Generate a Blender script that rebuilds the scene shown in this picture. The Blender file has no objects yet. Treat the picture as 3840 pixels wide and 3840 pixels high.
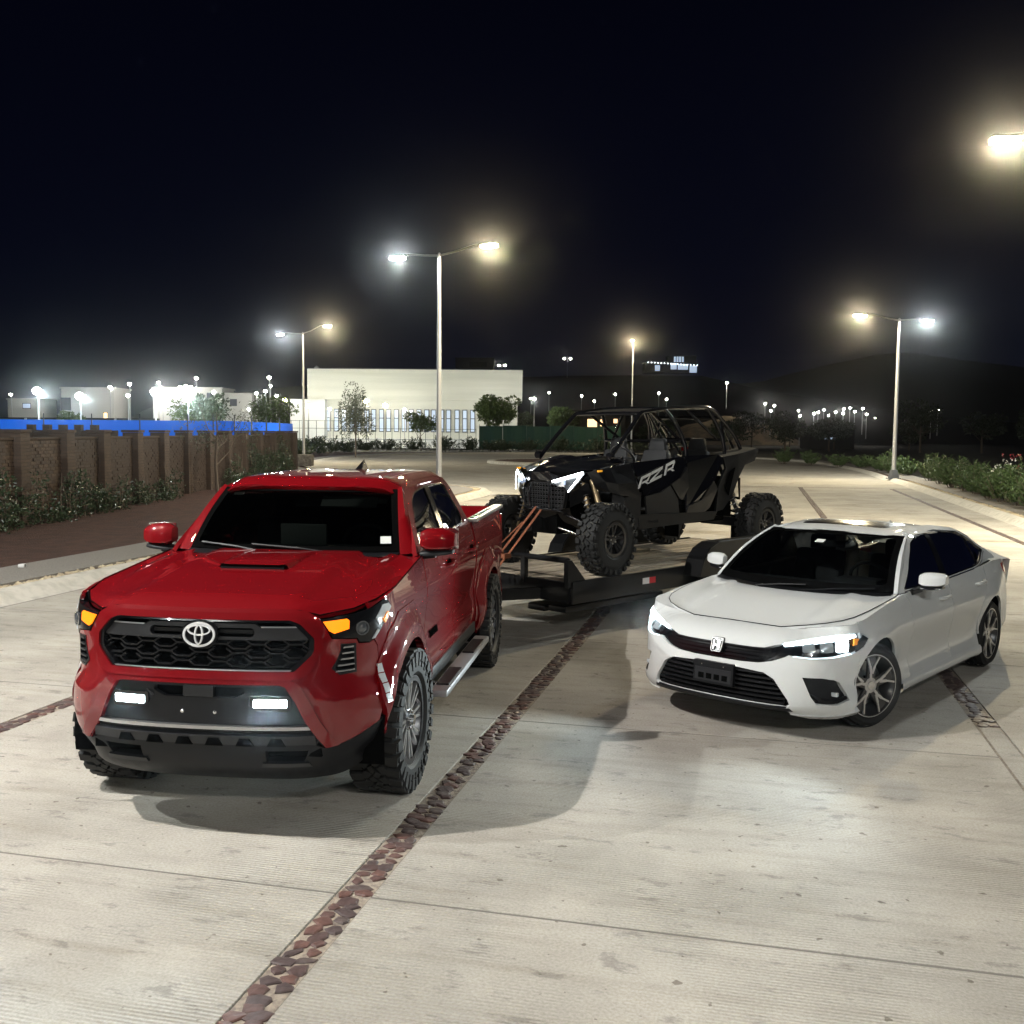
import bpy, bmesh, math, random
import numpy as np
from math import sin, cos, pi, radians, hypot, atan2, sqrt, exp
from mathutils import Vector, Matrix
from mathutils.geometry import delaunay_2d_cdt

sc = bpy.context.scene
COL = sc.collection
# ------------------------------------------------------------------ camera
CAM_H = 2.197
cam_d = bpy.data.cameras.new('camera'); cam = bpy.data.objects.new('camera', cam_d); COL.objects.link(cam)
cam_d.sensor_width = 36.0; cam_d.lens = 36.0 * 3800 / 3840
cam_d.clip_start = 0.05; cam_d.clip_end = 4000
cam.matrix_world = (Matrix.Translation((0, 0, CAM_H)) @ Matrix.Rotation(radians(90 - 4.49), 4, 'X')
                    @ Matrix.Rotation(radians(0.44), 4, 'Z'))
sc.camera = cam
# ------------------------------------------------------------------ night sky and faint moonlight
wd = bpy.data.worlds.new('World'); sc.world = wd; wd.use_nodes = True
wn = wd.node_tree; wn.nodes.clear()
_o = wn.nodes.new('ShaderNodeOutputWorld'); _b = wn.nodes.new('ShaderNodeBackground')
_tc = wn.nodes.new('ShaderNodeTexCoord'); _sx = wn.nodes.new('ShaderNodeSeparateXYZ'); _rp = wn.nodes.new('ShaderNodeValToRGB')
wn.links.new(_tc.outputs['Generated'], _sx.inputs[0]); wn.links.new(_sx.outputs['Z'], _rp.inputs[0])
_rp.color_ramp.elements[0].position = 0.0; _rp.color_ramp.elements[0].color = (0.0012, 0.0017, 0.0062, 1)
_rp.color_ramp.elements[1].position = 0.5; _rp.color_ramp.elements[1].color = (0.0003, 0.0004, 0.0020, 1)
wn.links.new(_rp.outputs[0], _b.inputs[0]); _b.inputs[1].default_value = 1.0
wn.links.new(_b.outputs[0], _o.inputs[0])
_sd = bpy.data.lights.new('moon', 'SUN'); _sd.energy = 0.012; _sd.angle = radians(0.5); _sd.color = (0.8, 0.88, 1.0)
_so = bpy.data.objects.new('moon', _sd); COL.objects.link(_so); _so.rotation_euler = (radians(40), radians(18), 0)
# ------------------------------------------------------------------ exposure and render settings
sc.view_settings.view_transform = 'Standard'; sc.view_settings.look = 'None'
sc.view_settings.exposure = 0.3; sc.view_settings.gamma = 1.0
sc.render.engine = 'CYCLES'
cy = sc.cycles
cy.use_denoising = True
try: cy.denoiser = 'OPENIMAGEDENOISE'
except Exception: pass
cy.max_bounces = 6; cy.diffuse_bounces = 2; cy.glossy_bounces = 3; cy.transmission_bounces = 6; cy.transparent_max_bounces = 12
cy.sample_clamp_indirect = 4.0; cy.sample_clamp_direct = 0.0
cy.caustics_reflective = False; cy.caustics_refractive = False
cy.use_light_tree = True
sc.render.film_transparent = False
rnd = random.Random(7)
# ------------------------------------------------------------------ materials
M = {}
def mat(name, col=(.5, .5, .5), rough=.5, metal=0., coat=0., spec=.5, emit=None, es=0., alpha=1., trans=0., ior=1.45, coat_r=.03, noise=None, bump=None, sample=True):
    m = bpy.data.materials.new(name); m.use_nodes = True; nt = m.node_tree
    b = nt.nodes['Principled BSDF']
    b.inputs['Base Color'].default_value = (*col, 1); b.inputs['Roughness'].default_value = rough
    b.inputs['Metallic'].default_value = metal; b.inputs['Coat Weight'].default_value = coat; b.inputs['Coat Roughness'].default_value = coat_r
    b.inputs['Specular IOR Level'].default_value = spec; b.inputs['IOR'].default_value = ior
    b.inputs['Alpha'].default_value = alpha; b.inputs['Transmission Weight'].default_value = trans
    if emit: b.inputs['Emission Color'].default_value = (*emit, 1); b.inputs['Emission Strength'].default_value = es
    if not sample: m.cycles.emission_sampling = 'NONE'
    def tex(scale, detail=4., stretch=None):
        tc = nt.nodes.new('ShaderNodeTexCoord'); n = nt.nodes.new('ShaderNodeTexNoise')
        n.inputs['Scale'].default_value = scale; n.inputs['Detail'].default_value = detail
        if stretch:
            mp = nt.nodes.new('ShaderNodeMapping'); mp.inputs['Scale'].default_value = stretch
            nt.links.new(tc.outputs['Object'], mp.inputs[0]); nt.links.new(mp.outputs[0], n.inputs[0])
        else: nt.links.new(tc.outputs['Object'], n.inputs[0])
        return n
    if noise:   # (scale, second colour, low, high)
        n = tex(noise[0], 5., noise[4] if len(noise) > 4 else None); r = nt.nodes.new('ShaderNodeValToRGB')
        r.color_ramp.elements[0].position = noise[2]; r.color_ramp.elements[1].position = noise[3]
        r.color_ramp.elements[0].color = (*col, 1); r.color_ramp.elements[1].color = (*noise[1], 1)
        nt.links.new(n.outputs['Fac'], r.inputs[0]); nt.links.new(r.outputs[0], b.inputs['Base Color'])
    if bump:    # (scale, strength, distance)
        n = tex(bump[0], 3.); bp = nt.nodes.new('ShaderNodeBump'); bp.inputs['Strength'].default_value = bump[1]; bp.inputs['Distance'].default_value = bump[2]
        nt.links.new(n.outputs['Fac'], bp.inputs['Height']); nt.links.new(bp.outputs[0], b.inputs['Normal'])
    M[name] = m
    return m
def nodes_of(m):
    return m.node_tree, m.node_tree.nodes['Principled BSDF']
# ------------------------------------------------------------------ objects
def tag(o, label=None, cat=None, group=None, kind=None):
    if label: o['label'] = label
    if cat: o['category'] = cat
    if group: o['group'] = group
    if kind: o['kind'] = kind
    return o
def thing(name, label, cat, loc=(0, 0, 0), rz=0., group=None):
    o = bpy.data.objects.new(name, None); o.empty_display_size = .2; COL.objects.link(o)
    o.location = loc; o.rotation_euler = (0, 0, rz)
    return tag(o, label, cat, group)
def link(name, me, parent=None, loc=None, rz=None, kind=None):
    o = bpy.data.objects.new(name, me); COL.objects.link(o)
    if parent is not None: o.parent = parent
    if loc is not None: o.location = loc
    if rz is not None: o.rotation_euler = (0, 0, rz)
    if kind: o['kind'] = kind
    return o
def copy_tree(o, parent=None):
    c = o.copy(); COL.objects.link(c); c.parent = parent
    for ch in KIDS.get(o.name, []) or [k for k in bpy.data.objects if k.parent == o]: copy_tree(ch, c)
    return c
KIDS = {}
class MB:
    """collects geometry for ONE mesh"""
    def __init__(s): s.v = []; s.f = []; s.mi = []; s.m = 0
    def add(s, vs, fs):
        o = len(s.v); s.v += [tuple(p) for p in vs]
        for f in fs: s.f.append(tuple(i + o for i in f)); s.mi.append(s.m)
        return s
    def box(s, c, d, rz=0., rot=None, taper=None):
        x, y, z = d[0] / 2, d[1] / 2, d[2] / 2
        P = [Vector((sx * x, sy * y, sz * z)) for sz in (-1, 1) for sy in (-1, 1) for sx in (-1, 1)]
        if taper:
            for k in range(4, 8): P[k].x *= taper[0]; P[k].y *= taper[1]
        R = rot if rot is not None else Matrix.Rotation(rz, 3, 'Z')
        return s.add([R @ p + Vector(c) for p in P], [(0, 2, 3, 1), (4, 5, 7, 6), (0, 1, 5, 4), (2, 6, 7, 3), (0, 4, 6, 2), (1, 3, 7, 5)])
    def beam(s, a, b, w, h, up=(0, 0, 1)):
        a = Vector(a); b = Vector(b); d = b - a; L = d.length; d.normalize(); u = Vector(up)
        sd = d.cross(u)
        if sd.length < 1e-5: sd = d.cross(Vector((1, 0, 0)))
        sd.normalize(); u = sd.cross(d)
        R = Matrix((d, sd, u)).transposed()
        return s.box((a + b) / 2, (L, w, h), rot=R)
    def tube(s, pts, r, n=8, closed=False, caps=True):
        pts = [Vector(p) for p in pts]; N = len(pts)
        rs = r if isinstance(r, (list, tuple)) else [r] * N
        o = len(s.v); up = None
        for i, p in enumerate(pts):
            a = pts[(i - 1) % N] if (i > 0 or closed) else p; b = pts[(i + 1) % N] if (i < N - 1 or closed) else p
            t = (b - a); t.normalize()
            if up is None:
                up = Vector((0, 0, 1)) if abs(t.z) < .9 else Vector((1, 0, 0))
            sd = t.cross(up)
            if sd.length < 1e-6: sd = t.cross(Vector((0, 1, 0)))
            sd.normalize(); up = sd.cross(t); up.normalize()
            for k in range(n):
                an = 2 * pi * k / n
                s.v.append(tuple(p + sd * (rs[i] * cos(an)) + up * (rs[i] * sin(an))))
        for i in range(N if closed else N - 1):
            j = (i + 1) % N
            for k in range(n):
                s.f.append((o + i * n + k, o + i * n + (k + 1) % n, o + j * n + (k + 1) % n, o + j * n + k)); s.mi.append(s.m)
        if caps and not closed:
            s.f.append(tuple(o + k for k in range(n))[::-1]); s.mi.append(s.m)
            s.f.append(tuple(o + (N - 1) * n + k for k in range(n))); s.mi.append(s.m)
        return s
    def lathe(s, prof, n=32, axis='Y', c=(0, 0, 0), caps=False):
        # prof: (along axis, radius)
        o = len(s.v)
        for a, r in prof:
            for k in range(n):
                an = 2 * pi * k / n
                if axis == 'Y': p = (r * cos(an), a, r * sin(an))
                elif axis == 'Z': p = (r * cos(an), r * sin(an), a)
                else: p = (a, r * cos(an), r * sin(an))
                s.v.append((p[0] + c[0], p[1] + c[1], p[2] + c[2]))
        for i in range(len(prof) - 1):
            for k in range(n):
                s.f.append((o + i * n + k, o + i * n + (k + 1) % n, o + (i + 1) * n + (k + 1) % n, o + (i + 1) * n + k)); s.mi.append(s.m)
        if caps:
            s.f.append(tuple(o + k for k in range(n))); s.mi.append(s.m)
            s.f.append(tuple(o + (len(prof) - 1) * n + k for k in range(n))); s.mi.append(s.m)
        return s
    def prism(s, poly, fn, a, b):
        # poly: 2d outline; fn(u, v, w) -> point; w from a to b
        n = len(poly)
        vs = [fn(u, v, a) for u, v in poly] + [fn(u, v, b) for u, v in poly]
        return s.add(vs, [tuple(range(n))[::-1], tuple(range(n, 2 * n))] + [(i, (i + 1) % n, n + (i + 1) % n, n + i) for i in range(n)])
    def grid(s, rows):
        n = len(rows[0]); o = []
        fs = [(i * n + j, i * n + j + 1, (i + 1) * n + j + 1, (i + 1) * n + j) for i in range(len(rows) - 1) for j in range(n - 1)]
        return s.add([p for r in rows for p in r], fs)
    def mesh(s, name, mats, smooth=None, bevel=0.):
        me = bpy.data.meshes.new(name); me.from_pydata(s.v, [], s.f)
        ms = mats if isinstance(mats, (list, tuple)) else [mats]
        for m in ms: me.materials.append(M[m] if isinstance(m, str) else m)
        if len(ms) > 1: me.polygons.foreach_set('material_index', s.mi)
        if bevel > 0:
            bm = bmesh.new(); bm.from_mesh(me); bmesh.ops.remove_doubles(bm, verts=bm.verts, dist=1e-5)
            bmesh.ops.recalc_face_normals(bm, faces=bm.faces)
            es = [e for e in bm.edges if len(e.link_faces) == 2 and e.calc_face_angle(0) > .5]
            bmesh.ops.bevel(bm, geom=es, offset=bevel, segments=2, affect='EDGES', profile=.6)
            bm.to_mesh(me); bm.free(); smooth = smooth or 40
        if smooth:
            me.polygons.foreach_set('use_smooth', [True] * len(me.polygons)); me.set_sharp_from_angle(angle=radians(smooth))
        me.update()
        return me
    def build(s, name, mats, parent=None, smooth=None, bevel=0., loc=None, rz=None, kind=None):
        return link(name, s.mesh(name, mats, smooth, bevel), parent, loc, rz, kind)
def inside(p, poly):
    x, y = p; c = False; n = len(poly); j = n - 1
    for i in range(n):
        xi, yi = poly[i]; xj, yj = poly[j]
        if (yi > y) != (yj > y) and x < (xj - xi) * (y - yi) / (yj - yi) + xi: c = not c
        j = i
    return c
def densify(poly, step, closed=True):
    out = []; n = len(poly)
    for i in range(n if closed else n - 1):
        a = poly[i]; b = poly[(i + 1) % n]; d = hypot(b[0] - a[0], b[1] - a[1]); k = max(1, int(math.ceil(d / step)))
        for q in range(k): out.append((a[0] + (b[0] - a[0]) * q / k, a[1] + (b[1] - a[1]) * q / k))
    if not closed: out.append(tuple(poly[-1]))
    return out
def spline(pts, step=.05, closed=False):
    """Catmull-Rom through 2d or 3d points, resampled"""
    P = [np.array(p, float) for p in pts]; n = len(P); out = []
    for i in range(n if closed else n - 1):
        p1 = P[i]; p2 = P[(i + 1) % n]
        p0 = P[i - 1] if (i > 0 or closed) else 2 * p1 - p2
        p3 = P[(i + 2) % n] if (i + 2 < n or closed) else 2 * p2 - p1
        k = max(1, int(np.linalg.norm(p2 - p1) / step))
        for q in range(k):
            t = q / k
            out.append(tuple(.5 * (2 * p1 + (p2 - p0) * t + (2 * p0 - 5 * p1 + 4 * p2 - p3) * t * t + (3 * p1 - p0 - 3 * p2 + p3) * t ** 3)))
    if not closed: out.append(tuple(P[-1]))
    return out
def round_poly(poly, r=.02, k=3):
    """round the corners of a polygon"""
    out = []; n = len(poly)
    for i in range(n):
        a = np.array(poly[i - 1], float); b = np.array(poly[i], float); c = np.array(poly[(i + 1) % n], float)
        la = np.linalg.norm(a - b); lc = np.linalg.norm(c - b); q = min(r, la * .45, lc * .45)
        s = b + (a - b) / max(la, 1e-9) * q; e = b + (c - b) / max(lc, 1e-9) * q
        for j in range(k + 1):
            t = j / k; out.append(tuple((1 - t) ** 2 * s + 2 * t * (1 - t) * b + t * t * e))
    return out
PATCH_C = None
def patch(mb, outline, fn, holes=(), step=.05, depth=.0, flip=False):
    """triangulated 2d polygon with holes, mapped to 3d by fn(u, v); depth > 0 folds the rim inwards"""
    loops = [densify(outline, step)] + [densify(h, step) for h in holes]
    pts = []; edges = []
    for lp in loops:
        o = len(pts); n = len(lp); pts += lp; edges += [(o + i, o + (i + 1) % n) for i in range(n)]
    xs = [p[0] for p in loops[0]]; ys = [p[1] for p in loops[0]]
    B = np.array(pts)
    x = min(xs) + step * .5
    row = 0
    while x < max(xs):
        y = min(ys) + step * (.5 if row % 2 else .25)
        while y < max(ys):
            if inside((x, y), loops[0]) and not any(inside((x, y), h) for h in loops[1:]):
                if np.min((B[:, 0] - x) ** 2 + (B[:, 1] - y) ** 2) > (step * .45) ** 2: pts.append((x, y))
            y += step
        x += step; row += 1
    V, _, F, _, _, _ = delaunay_2d_cdt([Vector(p) for p in pts], edges, [], 0, 1e-6)
    keep = []
    for f in F:
        cx = sum(V[i][0] for i in f) / 3; cz = sum(V[i][1] for i in f) / 3
        if inside((cx, cz), loops[0]) and not any(inside((cx, cz), h) for h in loops[1:]): keep.append(tuple(f) if not flip else tuple(f)[::-1])
    P = [Vector(fn(p[0], p[1])) for p in V]
    if depth and PATCH_C is not None:
        sg = 0.
        for f in keep:
            n = (P[f[1]] - P[f[0]]).cross(P[f[2]] - P[f[0]]); sg += n.dot((P[f[0]] + P[f[1]] + P[f[2]]) / 3 - PATCH_C)
        if sg < 0: keep = [f[::-1] for f in keep]
    o = len(mb.v); mb.add(P, keep)
    if depth:
        nrm = [Vector((0, 0, 0)) for _ in P]; cnt = {}
        for f in keep:
            n = (P[f[1]] - P[f[0]]).cross(P[f[2]] - P[f[0]])
            for i in f: nrm[i] += n
            for a, b in ((f[0], f[1]), (f[1], f[2]), (f[2], f[0])): cnt[(a, b)] = 1
        be = [(a, b) for a, b in cnt if (b, a) not in cnt]
        ids = {}; vs = []
        for a, b in be:
            for i in (a, b):
                if i not in ids: ids[i] = len(vs); vs.append(P[i] - nrm[i].normalized() * depth)
        o2 = len(mb.v); mb.v += [tuple(p) for p in vs]
        for a, b in be: mb.f.append((o + b, o + a, o2 + ids[a], o2 + ids[b])); mb.mi.append(mb.m)
    return mb
def mirror_mb(mb):
    r = MB(); r.v = [(x, -y, z) for x, y, z in mb.v]; r.f = [f[::-1] for f in mb.f]; r.mi = list(mb.mi); return r
def both(mb, name, mats, parent, **k):
    a = mb.build(name, mats, parent, **k); b = mirror_mb(mb).build(name, mats, parent, **k); return a, b
def lerp_table(tab, x):
    if x <= tab[0][0]: return tab[0][1]
    for (a, p), (b, q) in zip(tab, tab[1:]):
        if x <= b: return p + (q - p) * (x - a) / (b - a)
    return tab[-1][1]
def sstep(a, b, x):
    t = min(1., max(0., (x - a) / (b - a))); return t * t * (3 - 2 * t)
def text_mesh(mb, body, size, fn, depth=.004, shear=0., bold=0.):
    """outline text laid on a surface: fn(u, v, w) -> point"""
    cu = bpy.data.curves.new('lettering', 'FONT'); cu.body = body; cu.size = size; cu.shear = shear; cu.offset = bold
    cu.align_x = 'CENTER'; cu.align_y = 'CENTER'; cu.extrude = depth / 2; cu.resolution_u = 3
    o = bpy.data.objects.new('lettering', cu); COL.objects.link(o)
    bpy.context.view_layer.update()
    me = bpy.data.meshes.new_from_object(o.evaluated_get(bpy.context.evaluated_depsgraph_get()))
    mb.add([fn(v.co.x, v.co.y, v.co.z + depth / 2) for v in me.vertices], [tuple(p.vertices) for p in me.polygons])
    bpy.data.objects.remove(o); bpy.data.curves.remove(cu); bpy.data.meshes.remove(me)
    return mb
# road frame: s runs along the lanes, n to the right of them
RA = radians(13.6); RD = (sin(RA), cos(RA)); RN = (cos(RA), -sin(RA))
def rp(s, n): return (RD[0] * s + RN[0] * n, RD[1] * s + RN[1] * n)
# ================================================================== road, kerbs, land
def concrete(name, base, dark, tine=True):
    m = mat(name, base, .75, spec=.3); nt, b = nodes_of(m); L = nt.links.new
    geo = nt.nodes.new('ShaderNodeNewGeometry'); mp = nt.nodes.new('ShaderNodeMapping'); mp.inputs['Rotation'].default_value = (0, 0, RA)
    L(geo.outputs['Position'], mp.inputs[0])
    def noise(scale, det=6., rough=.6, sx=1., sy=1.):
        m2 = nt.nodes.new('ShaderNodeMapping'); m2.inputs['Scale'].default_value = (sx, sy, 1)
        n = nt.nodes.new('ShaderNodeTexNoise'); n.inputs['Scale'].default_value = scale; n.inputs['Detail'].default_value = det; n.inputs['Roughness'].default_value = rough
        L(mp.outputs[0], m2.inputs[0]); L(m2.outputs[0], n.inputs[0]); return n.outputs['Fac']
    def ramp(src, a, b_, c0, c1):
        r = nt.nodes.new('ShaderNodeValToRGB'); r.color_ramp.elements[0].position = a; r.color_ramp.elements[1].position = b_
        r.color_ramp.elements[0].color = (*c0, 1); r.color_ramp.elements[1].color = (*c1, 1); L(src, r.inputs[0]); return r.outputs[0]
    def mix(f, a, b_, mode='MIX'):
        x = nt.nodes.new('ShaderNodeMix'); x.data_type = 'RGBA'; x.blend_type = mode
        if isinstance(f, float): x.inputs[0].default_value = f
        else: L(f, x.inputs[0])
        L(a, x.inputs[6]); L(b_, x.inputs[7]); return x.outputs[2]
    w = (1, 1, 1)
    c1 = ramp(noise(.45, 6., .66), .38, .60, dark, base)
    c2 = ramp(noise(70., 3.), .35, .62, (.80, .79, .77), w)                    # grain
    c3 = ramp(noise(3.3, 8., .72, 1., 2.2), .37, .43, (.70, .70, .71), w)    # worn grey patches
    c4 = ramp(noise(1.3, 7., .6, .7, 6.), .34, .52, (.86, .85, .83), w)        # drag streaks
    c5 = ramp(noise(14., 2., .5), .275, .30, (.5, .47, .45), w)                 # specks
    col = mix(1., c1, c2, 'MULTIPLY'); col = mix(1., col, c3, 'MULTIPLY'); col = mix(1., col, c4, 'MULTIPLY'); col = mix(1., col, c5, 'MULTIPLY')
    hgt = noise(120., 2.)
    if tine:
        wv = nt.nodes.new('ShaderNodeTexWave'); wv.wave_type = 'BANDS'; wv.bands_direction = 'Y'; wv.inputs['Scale'].default_value = 13.5
        wv.inputs['Distortion'].default_value = 1.1; wv.inputs['Detail'].default_value = 2.; wv.inputs['Detail Scale'].default_value = .35
        L(mp.outputs[0], wv.inputs[0])
        msk = ramp(noise(.8, 5., .6), .43, .60, (0, 0, 0), w)
        bw = nt.nodes.new('ShaderNodeMath'); bw.operation = 'MULTIPLY'; L(wv.outputs['Fac'], bw.inputs[0]); L(msk, bw.inputs[1])
        wc = ramp(wv.outputs['Fac'], .02, .45, (.86, .855, .845), (1.02, 1.02, 1.02))
        col = mix(msk, col, mix(1., col, wc, 'MULTIPLY'))
        ad = nt.nodes.new('ShaderNodeMath'); ad.operation = 'MULTIPLY_ADD'; ad.inputs[1].default_value = .25; L(hgt, ad.inputs[0]); L(bw.outputs[0], ad.inputs[2]); hgt = ad.outputs[0]
    bp = nt.nodes.new('ShaderNodeBump'); bp.inputs['Strength'].default_value = .9; bp.inputs['Distance'].default_value = .006
    L(hgt, bp.inputs['Height']); L(bp.outputs[0], b.inputs['Normal']); L(col, b.inputs['Base Color'])
    return m
concrete('concrete', (.455, .425, .377), (.33, .306, .27))
concrete('concrete_plain', (.445, .42, .375), (.34, .317, .28), tine=False)
mat('joint', (.15, .135, .12), .9)
mat('mortar', (.32, .27, .215), .9, noise=(30., (.18, .145, .12), .4, .65), bump=(90., .8, .01))
mat('kerb', (.50, .47, .42), .8, noise=(6., (.36, .34, .30), .4, .7), bump=(40., .5, .01))
mat('pebble', (.50, .42, .29), .8, noise=(3., (.34, .27, .18), .4, .6))
mat('sidewalk', (.235, .215, .195), .85, noise=(40., (.16, .15, .135), .4, .65), bump=(60., .6, .01))
mat('mulch', (.082, .036, .024), .95, noise=(3.5, (.048, .021, .015), .35, .65), bump=(35., 1., .05))
mat('soil', (.028, .024, .02), .95, noise=(.2, (.018, .018, .014), .4, .6))
def stone_mat(name, cols):
    m = mat(name, cols[0], .62, bump=(14., .7, .02)); nt, b = nodes_of(m)
    oi = nt.nodes.new('ShaderNodeObjectInfo'); r = nt.nodes.new('ShaderNodeValToRGB'); r.color_ramp.interpolation = 'CONSTANT'
    while len(r.color_ramp.elements) < len(cols): r.color_ramp.elements.new(.5)
    for i, c in enumerate(cols): r.color_ramp.elements[i].position = i / len(cols); r.color_ramp.elements[i].color = (*c, 1)
    nt.links.new(oi.outputs['Random'], r.inputs[0])
    n = nt.nodes.new('ShaderNodeTexNoise'); n.inputs['Scale'].default_value = 25.; x = nt.nodes.new('ShaderNodeMix'); x.data_type = 'RGBA'; x.blend_type = 'MULTIPLY'; x.inputs[0].default_value = .8
    r2 = nt.nodes.new('ShaderNodeValToRGB'); r2.color_ramp.elements[0].position = .3; r2.color_ramp.elements[0].color = (.55, .5, .5, 1); r2.color_ramp.elements[1].position = .65
    tc = nt.nodes.new('ShaderNodeTexCoord'); nt.links.new(tc.outputs['Object'], n.inputs[0]); nt.links.new(n.outputs['Fac'], r2.inputs[0])
    nt.links.new(r.outputs[0], x.inputs[6]); nt.links.new(r2.outputs[0], x.inputs[7]); nt.links.new(x.outputs[2], b.inputs['Base Color'])
    return m
stone_mat('red_stone', [(.105, .054, .046), (.080, .046, .042), (.095, .068, .062), (.125, .060, .048), (.075, .050, .048)])
stone_mat('brick', [(.085, .056, .038), (.070, .045, .032), (.098, .064, .044), (.060, .040, .030)])
mat('brick_mortar', (.085, .062, .045), .95)

# the one sheet to the horizon
gm = MB(); gm.add([(-1500, -60, -.05), (1500, -60, -.05), (1500, 2500, -.05), (-1500, 2500, -.05)], [(0, 1, 2, 3)])
gm.build('ground', 'soil', kind='structure')
LEFT = spline([rp(-14, -9.1), rp(5, -9.1), rp(20, -9.1), rp(31, -9.1), (-.75, 36.6), (-1.2, 39.0), (-3.2, 41.6), (-6.5, 46.0), (-10.0, 54.0), (-12.6, 63.), (-13.8, 74.), (-13.3, 85.), (-10.2, 95.5), (-4, 103.), (3, 106.)], .8)
RIGHT = spline([rp(-14, 6.2), rp(10, 6.2), rp(30, 6.2), rp(48, 6.2), (18.4, 50.5), (20.3, 58.5), (22.0, 68.), (23., 78.), (22.4, 88.), (18.6, 97.), (11.5, 104.), (3, 106.)], .8)
rd = MB(); pl = [(x, y) for x, y in LEFT] + [(x, y) for x, y in RIGHT[::-1][1:]]
ROADPOLY = pl
patch(rd, pl, lambda x, y: (x, y, -.014), step=6.)
road = rd.build('road', 'joint', kind='structure')
# concrete slabs between the stone strips: each slab is a piece of the road
STRIPS = [-5.36, -1.815, 1.75, 5.36]; SW = .085
lanes = [(-9.0, STRIPS[0] - SW), (STRIPS[0] + SW, STRIPS[1] - SW), (STRIPS[1] + SW, STRIPS[2] - SW), (STRIPS[2] + SW, STRIPS[3] - SW), (STRIPS[3] + SW, 6.22)]
S0, SL, NS = 4.35 - 3.05 * 5, 3.05, 18
for li, (a, b) in enumerate(lanes):
    g = .014; ch = .003
    q = MB(); x0, x1, y0, y1 = a + .004, b - .004, g / 2, SL - g / 2
    q.add([(*rp(y0, x0), -.013), (*rp(y0, x1), -.013), (*rp(y1, x1), -.013), (*rp(y1, x0), -.013),
           (*rp(y0 + ch, x0 + ch), 0), (*rp(y0 + ch, x1 - ch), 0), (*rp(y1 - ch, x1 - ch), 0), (*rp(y1 - ch, x0 + ch), 0),
           (*rp(y0, x0), -.006), (*rp(y0, x1), -.006), (*rp(y1, x1), -.006), (*rp(y1, x0), -.006)],
          [(4, 5, 6, 7), (8, 9, 5, 4), (9, 10, 6, 5), (10, 11, 7, 6), (11, 8, 4, 7), (0, 1, 9, 8), (1, 2, 10, 9), (2, 3, 11, 10), (3, 0, 8, 11)])
    me = q.mesh('slab', 'concrete'); q = MB(); q.add([(*rp(-.007, x0), -.0012), (*rp(-.007, x1), -.0012), (*rp(.007, x1), -.0012), (*rp(.007, x0), -.0012)], [(0, 1, 2, 3)]); jme = q.mesh('joint_filler', 'joint')
    for k in range(NS):
        s = S0 + k * SL
        if li == 0 and s > 33: continue
        link('slab', me, road, (*rp(s, 0), 0)); link('joint_filler', jme, road, (*rp(s, 0), 0))
SE = S0 + NS * SL
q = MB(); q.add([(*rp(S0, STRIPS[2] - SW + .012), -.001), (*rp(S0, STRIPS[2] + SW - .012), -.001), (*rp(8.15, STRIPS[2] + SW - .012), -.001), (*rp(8.15, STRIPS[2] - SW + .012), -.001)], [(0, 1, 2, 3)]); q.build('filled_strip', 'concrete_plain', road)
# beyond the lanes the concrete opens into the roundabout: one sheet
q = MB(); L2 = [p for p in LEFT if p[1] > 36.2]; R2 = [p for p in RIGHT if p[0] * RD[0] + p[1] * RD[1] > SE + .1]
pl2 = [rp(SE + .2, 6.2), rp(SE + .2, -9.0 + 3.55), rp(33.95, -9 + 3.46), rp(33.95, -9.05)] + [(x, y) for x, y in L2] + [(x, y) for x, y in R2[::-1][1:]]
patch(q, pl2, lambda x, y: (x, y, 0), step=5.); q.build('apron', 'concrete_plain', road)
# mortar beds of the strips
q = MB()
for n in STRIPS:
    q.add([(*rp(S0, n - SW), -.006), (*rp(S0, n + SW), -.006), (*rp(SE, n + SW), -.006), (*rp(SE, n - SW), -.006)], [(0, 1, 2, 3)])
q.add([(*rp(SE - .0, -5.6), -.006), (*rp(SE, 6.2), -.006), (*rp(SE + .2, 6.2), -.006), (*rp(SE + .2, -5.6), -.006)], [(0, 1, 2, 3)])
q.build('mortar_bed', 'mortar', road)
# stones of the strips
def stone_mesh(r):
    n = r.choice((5, 6, 6, 7)); a0 = r.random() * 6; q = MB()
    lx = r.uniform(.042, .062); ly = r.uniform(.030, .044)
    ang = sorted(a0 + 2 * pi * (k + r.uniform(-.28, .28)) / n for k in range(n)); rr = [r.uniform(.8, 1.15) for _ in range(n)]
    lo = [(lx * rr[k] * cos(a), ly * rr[k] * sin(a), -.010) for k, a in enumerate(ang)]
    mi = [(x, y, r.uniform(-.004, -.001)) for x, y, z in lo]
    hi = [(x * .80, y * .80, r.uniform(.0, .004)) for x, y, z in lo]
    q.add(lo + mi + hi + [(r.uniform(-.01, .01), r.uniform(-.01, .01), .005)], [(k, (k + 1) % n, n + (k + 1) % n, n + k) for k in range(n)] + [(n + k, n + (k + 1) % n, 2 * n + (k + 1) % n, 2 * n + k) for k in range(n)]
          + [(2 * n + k, 2 * n + (k + 1) % n, 3 * n) for k in range(n)])
    return q
r1 = random.Random(3); SV = [stone_mesh(r1) for _ in range(14)]; SVM = [s.mesh('stone', 'red_stone') for s in SV]
spots = []
for i, n in enumerate(STRIPS):
    s = 2.2 if i else 4.5
    if i == 2: s = 8.2
    while s < SE:
        two = r1.random() < .72
        for w in ((-.040, .042) if two else (0,)):
            spots.append((s + r1.uniform(-.012, .012) + (.028 if w > 0 else 0), n + w + r1.uniform(-.008, .008), r1.uniform(.78, 1.12) * (1. if two else 1.35), i))
        s += r1.uniform(.062, .084)
n = -5.4
while n < 6.0:
    for w in (.05, .145): spots.append((SE + w, n, 1.1, 4))
    n += r1.uniform(.09, .13)
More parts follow.
